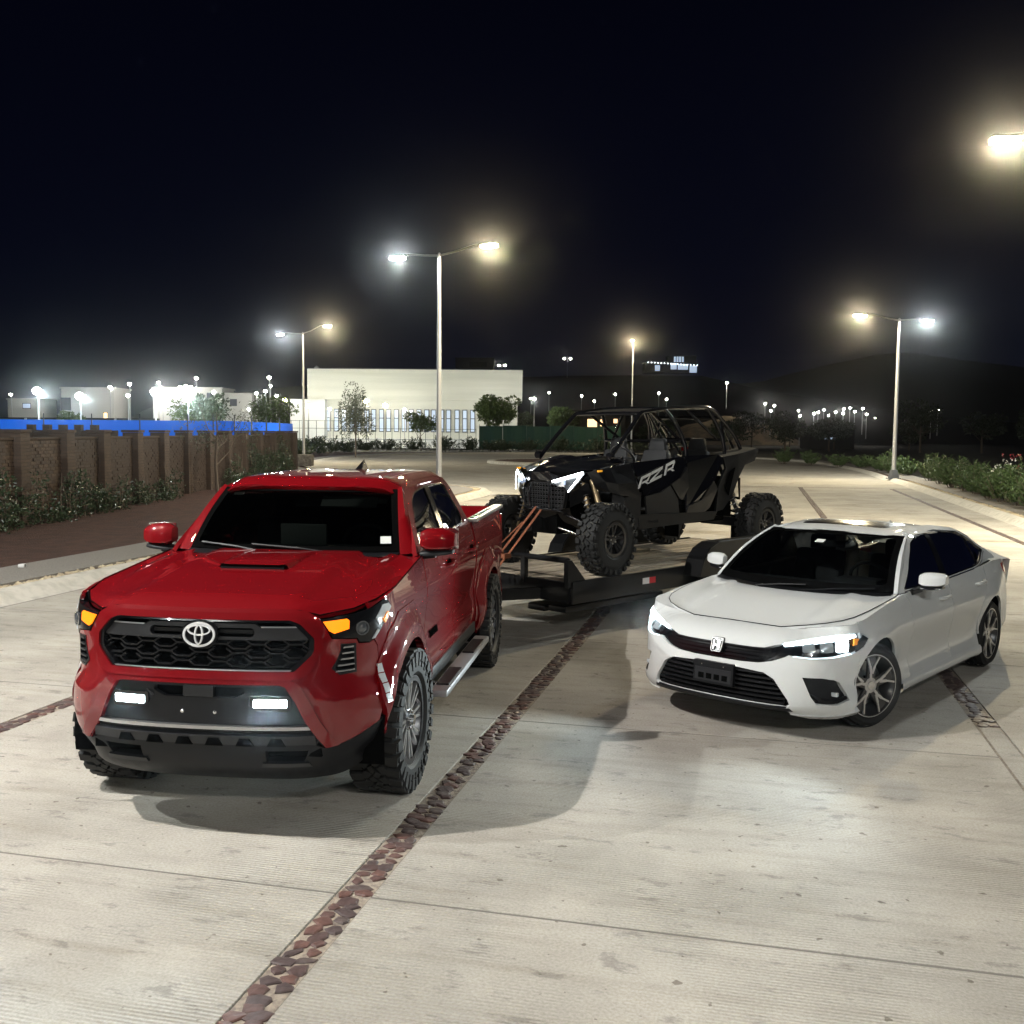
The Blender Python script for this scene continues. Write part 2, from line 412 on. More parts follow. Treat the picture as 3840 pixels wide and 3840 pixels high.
near = [p for p in spots if (p[3] == 1 and p[0] < 13.4) or (p[3] == 0 and 5.0 < p[0] < 8.2) or (p[3] == 2 and 8 < p[0] < 10.6)]
near = near[:300]; ns = set(map(id, near)); rest = MB()
for p in spots:
    x, y = rp(p[0], p[1]); a = -RA + r1.uniform(-.6, .6) + (pi / 2 if r1.random() < .3 else 0)
    if id(p) in ns:
        o = link('stone', SVM[r1.randrange(14)], road, (x, y, 0), a); o.scale = (p[2], p[2] * r1.uniform(.85, 1.1), 1)
    else:
        t = SV[r1.randrange(14)]; ca, sa = cos(a) * p[2], sin(a) * p[2]
        rest.add([(x + ca * u - sa * v, y + sa * u + ca * v, w) for u, v, w in t.v], t.f)
rest.build('strip_stones', 'red_stone', road, kind='stuff')
# dark tyre marks worn into the roundabout
mat('tyre_mark', (.20, .18, .16), .8, noise=(1.2, (.42, .385, .33), .35, .6))
q = MB()
def mark(pts, w):
    P = spline(pts, .6); a = []; b = []
    for i, p in enumerate(P):
        t = Vector(P[min(i + 1, len(P) - 1)]) - Vector(P[max(i - 1, 0)]); t.normalize(); nn = Vector((-t.y, t.x))
        e = min(1., 3. * i / len(P) + .1, 3. * (len(P) - 1 - i) / len(P) + .1) * w / 2
        a.append((p[0] + nn.x * e, p[1] + nn.y * e, .004)); b.append((p[0] - nn.x * e, p[1] - nn.y * e, .004))
    q.grid([a, b])
for k in range(9):
    rr = 10.5 + k * 1.15; a0 = 3.3 + .12 * k
    mark([(5 + rr * cos(a0 + j * .22), 77 + 1.35 * rr * sin(a0 + j * .22)) for j in range(9)], .22)
mark([rp(38, -7), rp(46, -4), rp(54, 2), rp(58, 5.5)], .2); mark([rp(40, 0), rp(48, 1.6), rp(56, 1.5)], .2); mark([(-1, 44), (3, 50), (9, 54), (16, 56)], .25)
q.build('tyre_mark', 'tyre_mark', road)
def offs(poly, d):
    out = []
    for i, p in enumerate(poly):
        t = Vector(poly[min(i + 1, len(poly) - 1)]) - Vector(poly[max(i - 1, 0)]); t.normalize(); out.append((p[0] - t.y * d, p[1] + t.x * d))
    return out
def band(poly, prof, side):
    q = MB(); q.grid([[(x, y, z) for x, y in offs(poly, side * d)] for d, z in prof]); return q
KP = [(-.02, -.014), (0, .0), (.10, .03), (.18, .10), (.24, .125), (.40, .13), (.40, .06)]
for nm, pl_, sd in (('left', LEFT, 1), ('right', RIGHT, -1)):
    band(pl_, KP, sd).build('kerb', 'kerb', smooth=40, kind='structure')
    band(pl_, [(.39, .085), (.72, .085)], sd).build('gravel_bed', 'mulch', kind='structure')
    band(pl_, [(.70, .05), (.70, .118), (1.85, .125), (1.85, .05)], sd).build('pavement', 'sidewalk', kind='structure')
# pebbles beside the kerbs
r2 = random.Random(11); q = MB()
OCT = [(1, 0, 0), (-1, 0, 0), (0, 1, 0), (0, -1, 0), (0, 0, 1), (0, 0, -1)]; OF = [(0, 2, 4), (2, 1, 4), (1, 3, 4), (3, 0, 4), (2, 0, 5), (1, 2, 5), (3, 1, 5), (0, 3, 5)]
for pl_, sd, cnt in ((LEFT, 1, 5200), (RIGHT, -1, 5200)):
    A = offs(pl_, sd * .56)
    for k in range(cnt):
        i = int((r2.random() ** 1.5) * 78); t = r2.random(); p, p2 = A[i], A[i + 1]
        x = p[0] + (p2[0] - p[0]) * t + r2.gauss(0, .09); y = p[1] + (p2[1] - p[1]) * t + r2.gauss(0, .05); s = r2.uniform(.014, .038); a = r2.random() * 6
        q.add([(x + s * (u * cos(a) - v * sin(a)) * 1.2, y + s * (u * sin(a) + v * cos(a)), .09 + s * .7 * w + r2.random() * .012) for u, v, w in OCT], OF)
q.build('gravel', 'pebble', kind='stuff')
# planted land on both sides
lp = offs(LEFT[:-6], 1.7); q = MB()
patch(q, lp + [(-40, 100), (-60, 60), (-60, -20), (-13.6, -20)], lambda x, y: (x, y, .09), step=5.); q.build('planting_ground', 'mulch', kind='structure')
lp = offs(RIGHT[:-6], -1.7); q = MB()
patch(q, lp + [(40, 110), (80, 90), (80, -20), (4, -20)], lambda x, y: (x, y, .07), step=5.); q.build('verge', 'soil', kind='structure')
# roundabout island
isl = thing('roundabout_island', 'round kerbed bed of dark soil in the middle of the roundabout', 'island', (5.4, 73.5, 0))
q = MB(); q.lathe([(.0, 7.25), (.16, 7.2), (.2, 7.05), (.2, 6.75), (.14, 6.7)], 48, 'Z'); q.build('kerb_ring', 'kerb', isl, smooth=40)
q = MB(); q.lathe([(.15, 6.75), (.22, 5), (.3, 2.5), (.34, .05)], 48, 'Z'); q.build('soil_mound', 'mulch', isl, smooth=40)
# ================================================================== street lamps near the road (each carries its own light)
mat('pole_grey', (.42, .43, .45), .45, metal=.3); mat('lamp_housing', (.25, .26, .27), .5, metal=.4); mat('lamp_base', (.09, .10, .12), .6)
mat('glow_warm', (1, 1, 1), .5, emit=(1., .84, .50), es=160., sample=False); mat('glow_cool', (1, 1, 1), .5, emit=(.92, 1., .97), es=120., sample=False)
WARM = (1., .83, .52); NEUTRAL = (1., .97, .93); COOL = (.90, .97, .95)
LAMPW = 3400.
def lamp_post(label, base, top, heads, group='street lamps along the road', power=1., bz=.1):
    t = thing('street_lamp', label, 'street lamp', (base[0], base[1], bz), 0., group)
    H = top - bz
    q = MB(); q.lathe([(0.0, .105), (.5, .10), (H * .5, .080), (H, .052), (H + .03, .0)], 14, 'Z'); q.build('pole', 'pole_grey', t, smooth=40)
    q = MB(); q.box((0, 0, .22), (.42, .42, .44), taper=(.62, .62)); q.build('base_cover', 'lamp_base', t, bevel=.015)
    q = MB()
    for k in range(4): q.lathe([(0, .02), (.05, .02)], 6, 'Z', (.24 * (1 if k % 2 else -1), .24 * (1 if k > 1 else -1), 0), caps=True)
    q.box((0, 0, .012), (.56, .56, .024)); q.build('anchor_plate', 'lamp_base', t)
    for (hx, hy, hz, kind) in heads:
        v = Vector((hx - base[0], hy - base[1], hz - bz)); d = Vector((v.x, v.y, 0)); Ld = d.length; d.normalize()
        q = MB(); z0 = H - .08
        q.tube([(0, 0, z0), (d.x * Ld * .35, d.y * Ld * .35, z0 + (v.z - z0) * .3 + .03), (d.x * Ld * .72, d.y * Ld * .72, v.z + .06), (d.x * (Ld - .3), d.y * (Ld - .3), v.z + .05)], [.035, .032, .03, .028], 8)
        q.build('arm', 'pole_grey', t, smooth=50)
        a = atan2(d.y, d.x); q = MB()
        q.box((0, 0, .045), (.66, .30, .07), taper=(.86, .78)); q.box((-.36, 0, .03), (.16, .1, .07))
        hd = q.build('lamp_head', 'lamp_housing', t, bevel=.012, loc=tuple(v), rz=a)
        q = MB(); q.box((.02, 0, -.025), (.52, .26, .07), taper=(1.1, 1.1)); q.build('lens', 'glow_cool' if kind == 'c' else 'glow_warm', hd, bevel=.02, loc=(0, 0, -.02))
        ld = bpy.data.lights.new('lamp_light', 'SPOT'); ld.energy = LAMPW * power * (.8 if kind == 'c' else 1.); ld.color = {'w': WARM, 'c': COOL, 'n': NEUTRAL}[kind]
        ld.spot_size = radians(180); ld.spot_blend = .1; ld.shadow_soft_size = .07
        lo = bpy.data.objects.new('lamp_light', ld); COL.objects.link(lo); lo.parent = t; lo.location = v + Vector((0, 0, -.10))
    return t
lamp_post('tall double-arm street lamp on the pavement tip behind the red pickup', (-2.6, 35.9), 8.4, [(-.85, 34.6, 8.46, 'w'), (-4.15, 36.9, 8.42, 'c')])
lamp_post('double-arm street lamp beside the low end of the brick wall', (-14.6, 71.), 9.0, [(-12.5, 68.8, 9.25, 'w'), (-16.6, 73.0, 9.05, 'c')])
lamp_post('double-arm street lamp standing beside the oleander hedge', (18.4, 48.9), 7.75, [(16.2, 47.9, 7.78, 'w'), (20.0, 49.6, 7.76, 'c')])
lamp_post('double-arm street lamp beside the white sedan, its post out of view', (11.6, 20.7), 8.1, [(9.95, 21.05, 8.2, 'w'), (13.2, 20.3, 8.2, 'c')], power=1.35)
lamp_post('double-arm street lamp on the left pavement before the brick wall', (-8.9, 5.1), 8.4, [(-7.0, 4.8, 8.5, 'n'), (-10.6, 5.5, 8.5, 'c')], power=1.5)
lamp_post('double-arm street lamp on the right pavement behind the viewer', (4.9, -7.4), 8.1, [(3.2, -6.9, 8.2, 'n'), (6.5, -7.8, 8.2, 'c')], power=.65)
lamp_post('double-arm street lamp on the left pavement behind the viewer', (-14.4, -12.4), 8.1, [(-12.7, -12.8, 8.2, 'n'), (-16.0, -12.0, 8.2, 'c')], power=.6)
lamp_post('single lamp post beyond the dark buggy, near the hedges', (13.0, 111.), 11.9, [(12.7, 109.3, 12.1, 'w')])
# ================================================================== shared vehicle materials and wheels
mat('emblem_silver', (.72, .72, .72), .4, metal=.35, coat=.5); mat('lens_dark', (.06, .065, .07), .08, coat=1.)
mat('chrome_glow', (1, 1, 1), .3, emit=(.80, .96, 1.), es=1.2)  # weak emission used as a painted chrome sheen
mat('step_silver', (.36, .36, .37), .4, metal=.5)
mat('red_paint', (.150, .0013, .0036), .6, metal=.0, spec=.05, coat=1., coat_r=.012)
mat('white_paint', (.60, .612, .605), .6, spec=.1, coat=1., coat_r=.02)
mat('black_plastic', (.0055, .0057, .0068), .45, spec=.3, bump=(500., .15, .002)); mat('dark_plastic', (.013, .0135, .0155), .4); mat('gloss_black', (.006, .006, .007), .18, spec=.4, coat=.25)
mat('void', (.003, .003, .003), .9, spec=.0); mat('rubber', (.011, .011, .0107), .7, bump=(120., .25, .004)); mat('rubber_face', (.05, .05, .05), .6)
mat('chrome', (.75, .75, .75), .12, metal=1.); mat('satin_metal', (.50, .50, .51), .35, metal=1.); mat('gunmetal', (.10, .10, .105), .35, metal=.9)
mat('machined', (.62, .62, .62), .28, metal=.9); mat('rim_black', (.02, .02, .021), .3, coat=.6); mat('disc', (.25, .25, .25), .35, metal=1.)
mat('amber_lit', (.35, .08, .004), .3, emit=(1., .20, .004), es=1.7); mat('amber', (.75, .25, .02), .3, emit=(1., .3, .03), es=.35)
mat('led_white', (1, 1, 1), .3, emit=(.80, .96, 1.), es=12.); mat('led_soft', (1, 1, 1), .3, emit=(.85, .97, 1.), es=9.)
mat('lens_clear', (.55, .58, .6), .15, coat=1.); mat('interior', (.014, .014, .016), .8); mat('interior_grey', (.09, .09, .085), .8); mat('paper', (.7, .72, .68), .8); mat('beige_trim', (.30, .29, .25), .8)
mat('red_lens', (.40, .008, .010), .15, coat=1.)
for _n in ('red_paint', 'white_paint'): M[_n].node_tree.nodes['Principled BSDF'].inputs['Coat IOR'].default_value = 1.62
def glass_mat(name, tint, r=.02):
    m = bpy.data.materials.new(name); m.use_nodes = True; nt = m.node_tree; nt.nodes.clear()
    o = nt.nodes.new('ShaderNodeOutputMaterial'); mx = nt.nodes.new('ShaderNodeMixShader'); tr = nt.nodes.new('ShaderNodeBsdfTransparent'); gl = nt.nodes.new('ShaderNodeBsdfGlossy'); fr = nt.nodes.new('ShaderNodeFresnel')
    tr.inputs[0].default_value = (*tint, 1); gl.inputs['Roughness'].default_value = r; fr.inputs[0].default_value = 1.5
    nt.links.new(fr.outputs[0], mx.inputs[0]); nt.links.new(tr.outputs[0], mx.inputs[1]); nt.links.new(gl.outputs[0], mx.inputs[2]); nt.links.new(mx.outputs[0], o.inputs[0])
    M[name] = m; return m
glass_mat('windscreen', (.22, .25, .24)); glass_mat('windscreen_sedan', (.5, .54, .53)); glass_mat('tinted', (.012, .013, .014)); glass_mat('clear_cover', (.85, .88, .9))
def ring_box(q, ang, r, y, d, yaw=0., tilt=0.):
    """block lying on a wheel's circumference: d = (round, across, radial)"""
    c = Vector((r * cos(ang), y, r * sin(ang))); e = Vector((cos(ang), 0, sin(ang))); t = Vector((-sin(ang), 0, cos(ang))); a = Vector((0, 1, 0))
    t2 = t * cos(yaw) + a * sin(yaw); a2 = a * cos(yaw) - t * sin(yaw)
    if tilt: a2, e = a2 * cos(tilt) + e * sin(tilt), e * cos(tilt) - a2 * sin(tilt)
    q.box(c, d, rot=Matrix((t2, a2, e)).transposed())
def tyre_mesh(R, W, Rr, tread):
    q = MB(); h = W / 2; b = R - (.017 if tread else .0)
    q.lathe([(-h * .80, Rr), (-h * .98, Rr + .03), (-h * 1.0, Rr + (R - Rr) * .5), (-h * .95, b - .035), (-h * .78, b - .006), (0, b), (h * .78, b - .006), (h * .95, b - .035), (h * 1.0, Rr + (R - Rr) * .5), (h * .98, Rr + .03), (h * .80, Rr), (h * .6, Rr - .01), (-h * .6, Rr - .01)], 56, 'Y')
    if tread == 'mud':
        N = 30
        for k in range(N):
            a = 2 * pi * k / N; st = 2 * pi / N
            for s in (-1, 1):
                o = a + (st * .5 if s > 0 else 0)
                ring_box(q, o, R - .014, s * h * .74, (.058, W * .26, .030), s * .12)
                ring_box(q, o, R - .045, s * h * .97, (.055 if k % 2 else .040, .026, .062 if k % 2 else .045))
                ring_box(q, o + st * .25, R - .012, s * h * .36, (.062, W * .155, .026), -s * .55)
                ring_box(q, o - st * .20, R - .012, s * h * .10, (.046, W * .12, .026), s * .5)
                ring_box(q, o, Rr + (R - Rr) * .52, s * h * 1.0, (.018, .010, .05))
    elif tread == 'knob':
        N = 26
        for k in range(N):
            a = 2 * pi * k / N; st = 2 * pi / N
            for s in (-1, 1):
                o = a + (st * .5 if s > 0 else 0)
                ring_box(q, o, R - .012, s * h * .76, (.050, W * .20, .034), s * .1)
                ring_box(q, o + st * .1, R - .040, s * h * .97, (.046, .028, .048))
                ring_box(q, o + st * .3, R - .012, s * h * .30, (.040, W * .20, .030), -s * .6)
                ring_box(q, o + st * .55, R - .012, s * h * .12, (.034, W * .12, .028), s * .4)
    elif tread == 'road':
        for y in (-.5, -.18, .18, .5): q.lathe([(y * h - .004, R + .0005), (y * h - .003, R - .008), (y * h + .003, R - .008), (y * h + .004, R + .0005)], 56, 'Y')
    return q.mesh('tyre', 'rubber', 35)
def wheel_set(style, R, W, Rr, tread):
    h = W / 2; d = {'tyre': tyre_mesh(R, W, Rr, tread)}
    q = MB(); q.m = 0
    q.lathe([(h * .80, Rr - .002), (h * .86, Rr + .006), (h * .86, Rr - .008), (h * .70, Rr - .022), (h * .2, Rr - .045), (-h * .5, Rr - .05), (-h * .8, Rr - .01)], 48, 'Y')
    if style == 'truck':
        q.m = 1
        for k in range(8):
            a = 2 * pi * k / 8
            for s in (-.14, .14):
                p0 = Vector((.055 * cos(a + s * .8), h * .62, .055 * sin(a + s * .8))); p1 = Vector(((Rr - .02) * cos(a + s), h * .72, (Rr - .02) * sin(a + s)))
                q.beam(p0, p1, .02, .024, (0, 1, 0))
        q.m = 0; q.lathe([(h * .45, .075), (h * .70, .07), (h * .76, .05), (h * .78, .0)], 24, 'Y')
        q.lathe([(h * .835, Rr - .028), (h * .845, Rr - .004), (h * .86, Rr - .004), (h * .86, Rr - .028), (h * .835, Rr - .028)], 48, 'Y')
        d['rim'] = q.mesh('rim', ['gunmetal', 'machined'], 40)
        q = MB()
        for k in range(6): a = 2 * pi * k / 6 + .3; q.lathe([(h * .6, .011), (h * .80, .011)], 6, 'Y', (.055 * cos(a), 0, .055 * sin(a)), caps=True)
        q.lathe([(h * .6, .032), (h * .95, .030), (h * .97, .0)], 16, 'Y'); d['hub_cap'] = q.mesh('hub_cap', 'chrome', 40)
    elif style == 'sedan':
        for k in range(5):
            a = 2 * pi * k / 5 + .32
            # machined face of each twin spoke over a dark web
            for s, mi in ((-1, 1), (1, 1)):
                q.m = mi
                pts = [(.045, s * .10, h * .66), (.09, s * .10, h * .70), (.15, s * .16, h * .74), (Rr - .012, s * .27, h * .82)]
                for (r0, da0, y0), (r1, da1, y1) in zip(pts, pts[1:]):
                    if r0 < .08 and s > 0: continue
                    w = .020 if r0 < .1 else .0135
                    q.beam((r0 * cos(a + da0 * (.5 if r0 < .1 else 1)), y0, r0 * sin(a + da0 * (.5 if r0 < .1 else 1))), (r1 * cos(a + da1), y1, r1 * sin(a + da1)), w, .012, (0, 1, 0))
            q.m = 0
            q.beam((.05 * cos(a), h * .58, .05 * sin(a)), ((Rr - .01) * cos(a), h * .66, (Rr - .01) * sin(a)), .075, .02, (0, 1, 0))
        q.m = 1; q.lathe([(h * .5, .062), (h * .68, .058), (h * .70, .034)], 24, 'Y')
        q.lathe([(h * .85, Rr - .003), (h * .86, Rr + .002), (h * .868, Rr + .003), (h * .868, Rr - .003), (h * .85, Rr - .003)], 48, 'Y')
        d['rim'] = q.mesh('rim', ['rim_black', 'machined'], 40)
        q = MB(); q.lathe([(h * .6, .034), (h * .74, .032), (h * .76, .0)], 20, 'Y'); d['hub_cap'] = q.mesh('hub_cap', 'chrome', 40)
    elif style == 'buggy':
        q.m = 1
        for k in range(5):
            a = 2 * pi * k / 5 + .3
            for s in (-.16, .16):
                q.beam((.05 * cos(a + s), h * .55, .05 * sin(a + s)), ((Rr - .015) * cos(a + s * 1.25), h * .72, (Rr - .015) * sin(a + s * 1.25)), .026, .03, (0, 1, 0))
        q.m = 0; q.lathe([(h * .3, .07), (h * .62, .065), (h * .66, .03), (h * .67, 0)], 20, 'Y')
        q.lathe([(h * .82, Rr - .03), (h * .84, Rr), (h * .9, Rr + .004), (h * .9, Rr - .03), (h * .82, Rr - .03)], 40, 'Y')
        d['rim'] = q.mesh('rim', ['rim_black', 'dark_plastic'], 40)
        q = MB()
        for k in range(5): a = 2 * pi * k / 5; q.lathe([(h * .5, .010), (h * .72, .010)], 6, 'Y', (.048 * cos(a), 0, .048 * sin(a)), caps=True)
        d['hub_cap'] = q.mesh('hub_cap', 'satin_metal', 40)
    else:
        q.m = 0; q.lathe([(h * .1, Rr - .03), (h * .35, Rr * .7), (h * .3, .07), (h * .5, .065), (h * .52, 0)], 32, 'Y'); d['rim'] = q.mesh('rim', ['gunmetal', 'gunmetal'], 40)
        q = MB(); q.lathe([(h * .5, .04), (h * .8, .035), (h * .82, 0)], 16, 'Y'); d['hub_cap'] = q.mesh('hub_cap', 'chrome', 40)
    q = MB(); q.lathe([(-h * .1, Rr * .72), (h * .02, Rr * .72), (h * .02, .06)], 32, 'Y'); q.box((Rr * .5 * cos(.6), 0, Rr * .5 * sin(.6)), (.12, .07, .09)); d['brake_disc'] = q.mesh('brake_disc', 'disc', 40)
    return d
def add_wheel(d, parent, loc, side, steer=0.):
    w = link('wheel', d['rim'], parent, loc, (0. if side > 0 else pi) + steer)
    for n in ('tyre', 'hub_cap', 'brake_disc'): link(n, d[n], w)
    return w
# ================================================================== red pickup: surfaces (x forward from the front axle, y left, z up)
class Plan:
    """plan outline of a car: arc length t from the nose along the left side"""
    def __init__(s, pts):
        P = np.array(spline(pts, .01)); d = np.hypot(*(P[1:] - P[:-1]).T); s.t = np.concatenate([[0], np.cumsum(d)]); s.P = P
        T = np.gradient(P, axis=0); T /= np.linalg.norm(T, axis=1)[:, None]; s.N = np.stack([-T[:, 1] * -1, T[:, 0] * -1], 1)
        # outward normal: rotate the tangent clockwise for a curve going nose -> left side -> tail
        s.N = np.stack([T[:, 1], -T[:, 0]], 1)
        k = np.ones(9) / 9.
        for c in (0, 1):
            pad = np.concatenate([[s.N[0, c]] * 4, s.N[:, c], [s.N[-1, c]] * 4]); s.N[:, c] = np.convolve(pad, k, 'valid')
    def at(s, t, d=0.):
        t = abs(t)
        x = np.interp(t, s.t, s.P[:, 0]); y = np.interp(t, s.t, s.P[:, 1]); nx = np.interp(t, s.t, s.N[:, 0]); ny = np.interp(t, s.t, s.N[:, 1])
        return float(x + nx * d), float(y + ny * d)
    def t_at_x(s, x):      # on the long side, past the front corner
        i0 = int(np.argmax(s.P[:, 1] > .6 * s.P[:, 1].max())); xs = s.P[i0:, 0]; return float(np.interp(-x, -xs, s.t[i0:]))
TP = Plan([(.905, 0), (.897, .25), (.865, .50), (.80, .68), (.69, .82), (.54, .905), (.36, .94), (.15, .945), (-1, .935), (-2.6, .935), (-4.2, .935), (-4.33, .90), (-4.37, .8), (-4.37, 0)])
T_DF = [(.22, -.30), (.27, -.19), (.34, -.09), (.45, -.035), (.56, -.012), (.66, .0), (.80, .0), (.865, -.006), (.885, -.022), (.95, -.034), (1.10, -.048), (1.18, -.06), (1.225, -.08), (1.255, -.12), (1.27, -.19)]
T_DS = [(.40, -.09), (.50, -.03), (.60, -.004), (.66, 0), (.80, -.022), (.95, -.012), (1.08, .004), (1.16, .006), (1.24, -.008), (1.36, -.03), (1.42, -.05)]
TXF, TXR, TZW, TRW = 0.0, -3.35, .435, .435
def T_flare(x, z):
    f = 0.
    for xc in (TXF, TXR):
        r = max(abs(x - xc) * .96, hypot(x - xc, z - TZW) * 1.0)
        f = max(f, .045 * (1 - sstep(.565, .69, r)))
    return f
def T_S(t, z, o=0.):
    w = 1 - sstep(.62, 1.15, abs(t))
    x0, y0 = TP.at(t)
    d = w * lerp_table(T_DF, z) + (1 - w) * (lerp_table(T_DS, z) - .018 + (0 if z < 1.16 else 0))
    d += (.024 * (1 - sstep(.79, .815, z)) * sstep(.40, .50, z) - .010 * sstep(.80, .83, z) * (1 - sstep(.86, .90, z))) * sstep(.60, .70, abs(t)) * (1 - sstep(1.0, 1.12, abs(t)))
    if abs(t) > .95: d += T_flare(x0, z) * sstep(.95, 1.2, abs(t))
    x, y = TP.at(t, d + o)
    return (x, y if t >= 0 else -y, z)
def T_side(x, z, o=0.): return T_S(TP.t_at_x(x), z, o)
def T_G(x, z, o=0.):      # greenhouse side
    y = lerp_table([(1.36, .885), (1.42, .865), (1.60, .775), (1.76, .690), (1.82, .645), (1.87, .56)], z)
    return (x, y - .02 * sstep(-1.6, -.6, x) - .012 * sstep(-2.0, -2.6, x) + o, z)
def T_H(x, y):      # hood
    f = sstep(.85, -.62, x)
    z = 1.262 + .118 * f + .012 * sin(pi * f)
    a = abs(y)
    z -= .050 * sstep(.55, .90, a) + .012 * (a / .9) ** 2
    z += .026 * (1 - sstep(.475, .525, a)) * sstep(.80, .6, x)          # raised centre
    z += .034 * sstep(.64, .70, a) * (1 - sstep(.76, .90, a)) * sstep(.6, -.2, x)   # fender ridge
    z -= .045 * sstep(.66, .86, x)
    return (x, y, z)
def T_W(u, v):      # windscreen u -1..1 across, v 0..1 up
    a = abs(u)
    b = Vector((-.50 - .13 * a ** 2.2, .735 * u, 1.392 + .0 * a)); t = Vector((-.955 - .05 * a * a, .63 * u, 1.792 - .004 * a * a))
    p = b.lerp(t, v); p.x += .03 * sin(pi * v) * .6; p.z += .022 * sin(pi * v)
    return tuple(p)
def T_R(x, y):      # roof
    a = abs(y) / .66
    z = 1.885 - .022 * ((x + 1.85) / .9) ** 2 - .035 * a ** 2.6 - .05 * sstep(.82, 1.06, a)
    z -= .055 * sstep(-1.15, -.93, x) ** 2
    z += .010 * (sstep(.28, .34, abs(y)) - sstep(.52, .58, abs(y)))
    return (x, y, z)
# ================================================================== red pickup
TR = thing('pickup_truck', 'red lifted double-cab pickup with lit fog lamps and amber turn signals', 'pickup truck', (-1.561, 6.231, 0), -1.699)
PATCH_C = Vector((-1.6, 0, .7))
def sym(pts): return [(-a, b) for a, b in pts[::-1]] + list(pts)
GRL = [(0, 1.186), (.50, 1.186), (.555, 1.165), (.635, 1.085), (.632, 1.02), (.615, .995), (.522, .912), (0, .908)]
grl = round_poly([(-a, b) for a, b in GRL[1:-1][::-1]] + GRL[1:-1], .012)
HLP = [(.679, 1.182), (.80, 1.197), (.997, 1.217), (1.126, 1.25), (1.20, 1.238), (1.234, 1.20), (1.141, 1.145), (1.064, 1.078), (1.017, 1.047), (.986, 1.037), (.907, 1.046), (.895, 1.070), (.741, 1.082), (.72, 1.118)]
VENT = [(.789, 1.046), (.884, 1.043), (.888, .884), (.777, .879), (.728, .918), (.763, .961), (.787, 1.01)]
FAS = [(0, 1.238), (.50, 1.238), (.60, 1.226), (.668, 1.190), (.713, 1.118), (.735, 1.076), (.890, 1.064), (.903, 1.038), (.988, 1.030), (1.022, 1.041), (1.06, 1.0), (1.085, .92), (1.075, .72), (1.032, .588), (.89, .541), (.755, .501), (.689, .492), (.633, .561), (.58, .642), (.529, .753), (.477, .834), (.445, .846), (0, .846)]
q = MB(); fas = [(-a, b) for a, b in FAS[1:-1][::-1]] + FAS[1:-1]
patch(q, fas, T_S, [grl, VENT, [(-a, b) for a, b in VENT]], .045, .03, flip=True)
bump_ = q.build('front_bumper', 'red_paint', TR, smooth=38)
# raised rim round the grille
q = MB(); MASK = [(.508, 1.222), (.562, 1.198), (.682, 1.09), (.688, 1.036), (.655, .984), (.596, .892), (.53, .872)]
msk = round_poly([(-a, b) for a, b in MASK[::-1]] + MASK, .014)
patch(q, msk, lambda t, z: T_S(t, z, .016), [grl], .04, .035, flip=True); q.build('grille_rim', 'red_paint', TR, smooth=45)
q = MB(); IR = [(.50, .876), (.552, .845), (.605, .75), (.655, .645), (.712, .562), (.762, .503), (.689, .494), (.633, .561), (.58, .642), (.529, .753), (.477, .834), (.445, .846)]
patch(q, [(-a, b) for a, b in IR[::-1]] + IR, lambda t, z: T_S(t, z, .013), (), .04, .03); q.build('insert_rim', 'red_paint', TR, smooth=35)
# grille: black frame, grey upper bar with two slots, honeycomb and emblem
q = MB(); gin = [(a * .955, 1.047 + (b - 1.047) * .90) for a, b in grl]
patch(q, grl, lambda t, z: T_S(t, z, .006), [gin], .04, .07, flip=True); gr = q.build('grille', 'gloss_black', TR, smooth=40)
q = MB(); patch(q, grl, lambda t, z: T_S(t, z, -.085), (), .08); q.build('radiator_screen', 'void', gr)
q = MB(); UB = [(.60, 1.076), (.60, 1.118), (.565, 1.142), (.335, 1.142), (.305, 1.162)]
ub = [(-a, b) for a, b in UB[::-1]] + UB; sl = round_poly([(.085, 1.092), (.285, 1.092), (.30, 1.104), (.30, 1.128), (.285, 1.140), (.085, 1.140)], .012)
patch(q, ub[::-1], lambda t, z: T_S(t, z, -.004), [sl, [(-a, b) for a, b in sl]], .04, .03); q.build('grille_bar', 'dark_plastic', gr, smooth=35)
for s in (-1, 1):
    q = MB(); q.beam(T_S(s * .09, 1.116, -.03), T_S(s * .29, 1.116, -.03), .006, .02); q.build('slot_vane', 'black_plastic', gr)
q = MB(); patch(q, [(-.56, 1.143), (-.34, 1.143), (-.335, 1.150), (-.56, 1.150)], lambda t, z: T_S(t, z, .0), (), .05, .01); patch(q, [(.34, 1.143), (.56, 1.143), (.56, 1.150), (.335, 1.150)], lambda t, z: T_S(t, z, .0), (), .05, .01); q.build('bright_strip', 'satin_metal', gr, kind='stuff')
q = MB(); hw, dg, ph = .070, .036, .0475
def inh(p): return inside(p, gin) and p[1] < 1.082
for row in range(-1, 5):
    z = .885 + row * ph
    for k in range(-7, 8):
        x0 = k * 2 * (hw + dg) + (0 if row % 2 else (hw + dg))
        segs = [((x0 - hw / 2, z), (x0 + hw / 2, z)), ((x0 + hw / 2, z), (x0 + hw / 2 + dg, z + ph / 2)), ((x0 - hw / 2, z), (x0 - hw / 2 - dg, z + ph / 2)),
                ((x0 + hw / 2 + dg, z + ph / 2), (x0 + hw / 2, z + ph)), ((x0 - hw / 2 - dg, z + ph / 2), (x0 - hw / 2, z + ph)), ((x0 + hw / 2 + dg, z + ph / 2), (x0 + 1.5 * hw + dg, z + ph / 2))]
        for a, b in segs:
            if inh(((a[0] + b[0]) / 2, (a[1] + b[1]) / 2)): q.beam(T_S(a[0], a[1], -.030), T_S(b[0], b[1], -.030), .030, .0085)
q.build('honeycomb', 'black_plastic', gr)
q = MB(); patch(q, [(-.50, .914), (.50, .914), (.51, .921), (-.51, .921)], lambda t, z: T_S(t, z, .009), (), .06, .01); q.build('lower_strip', 'satin_metal', gr)
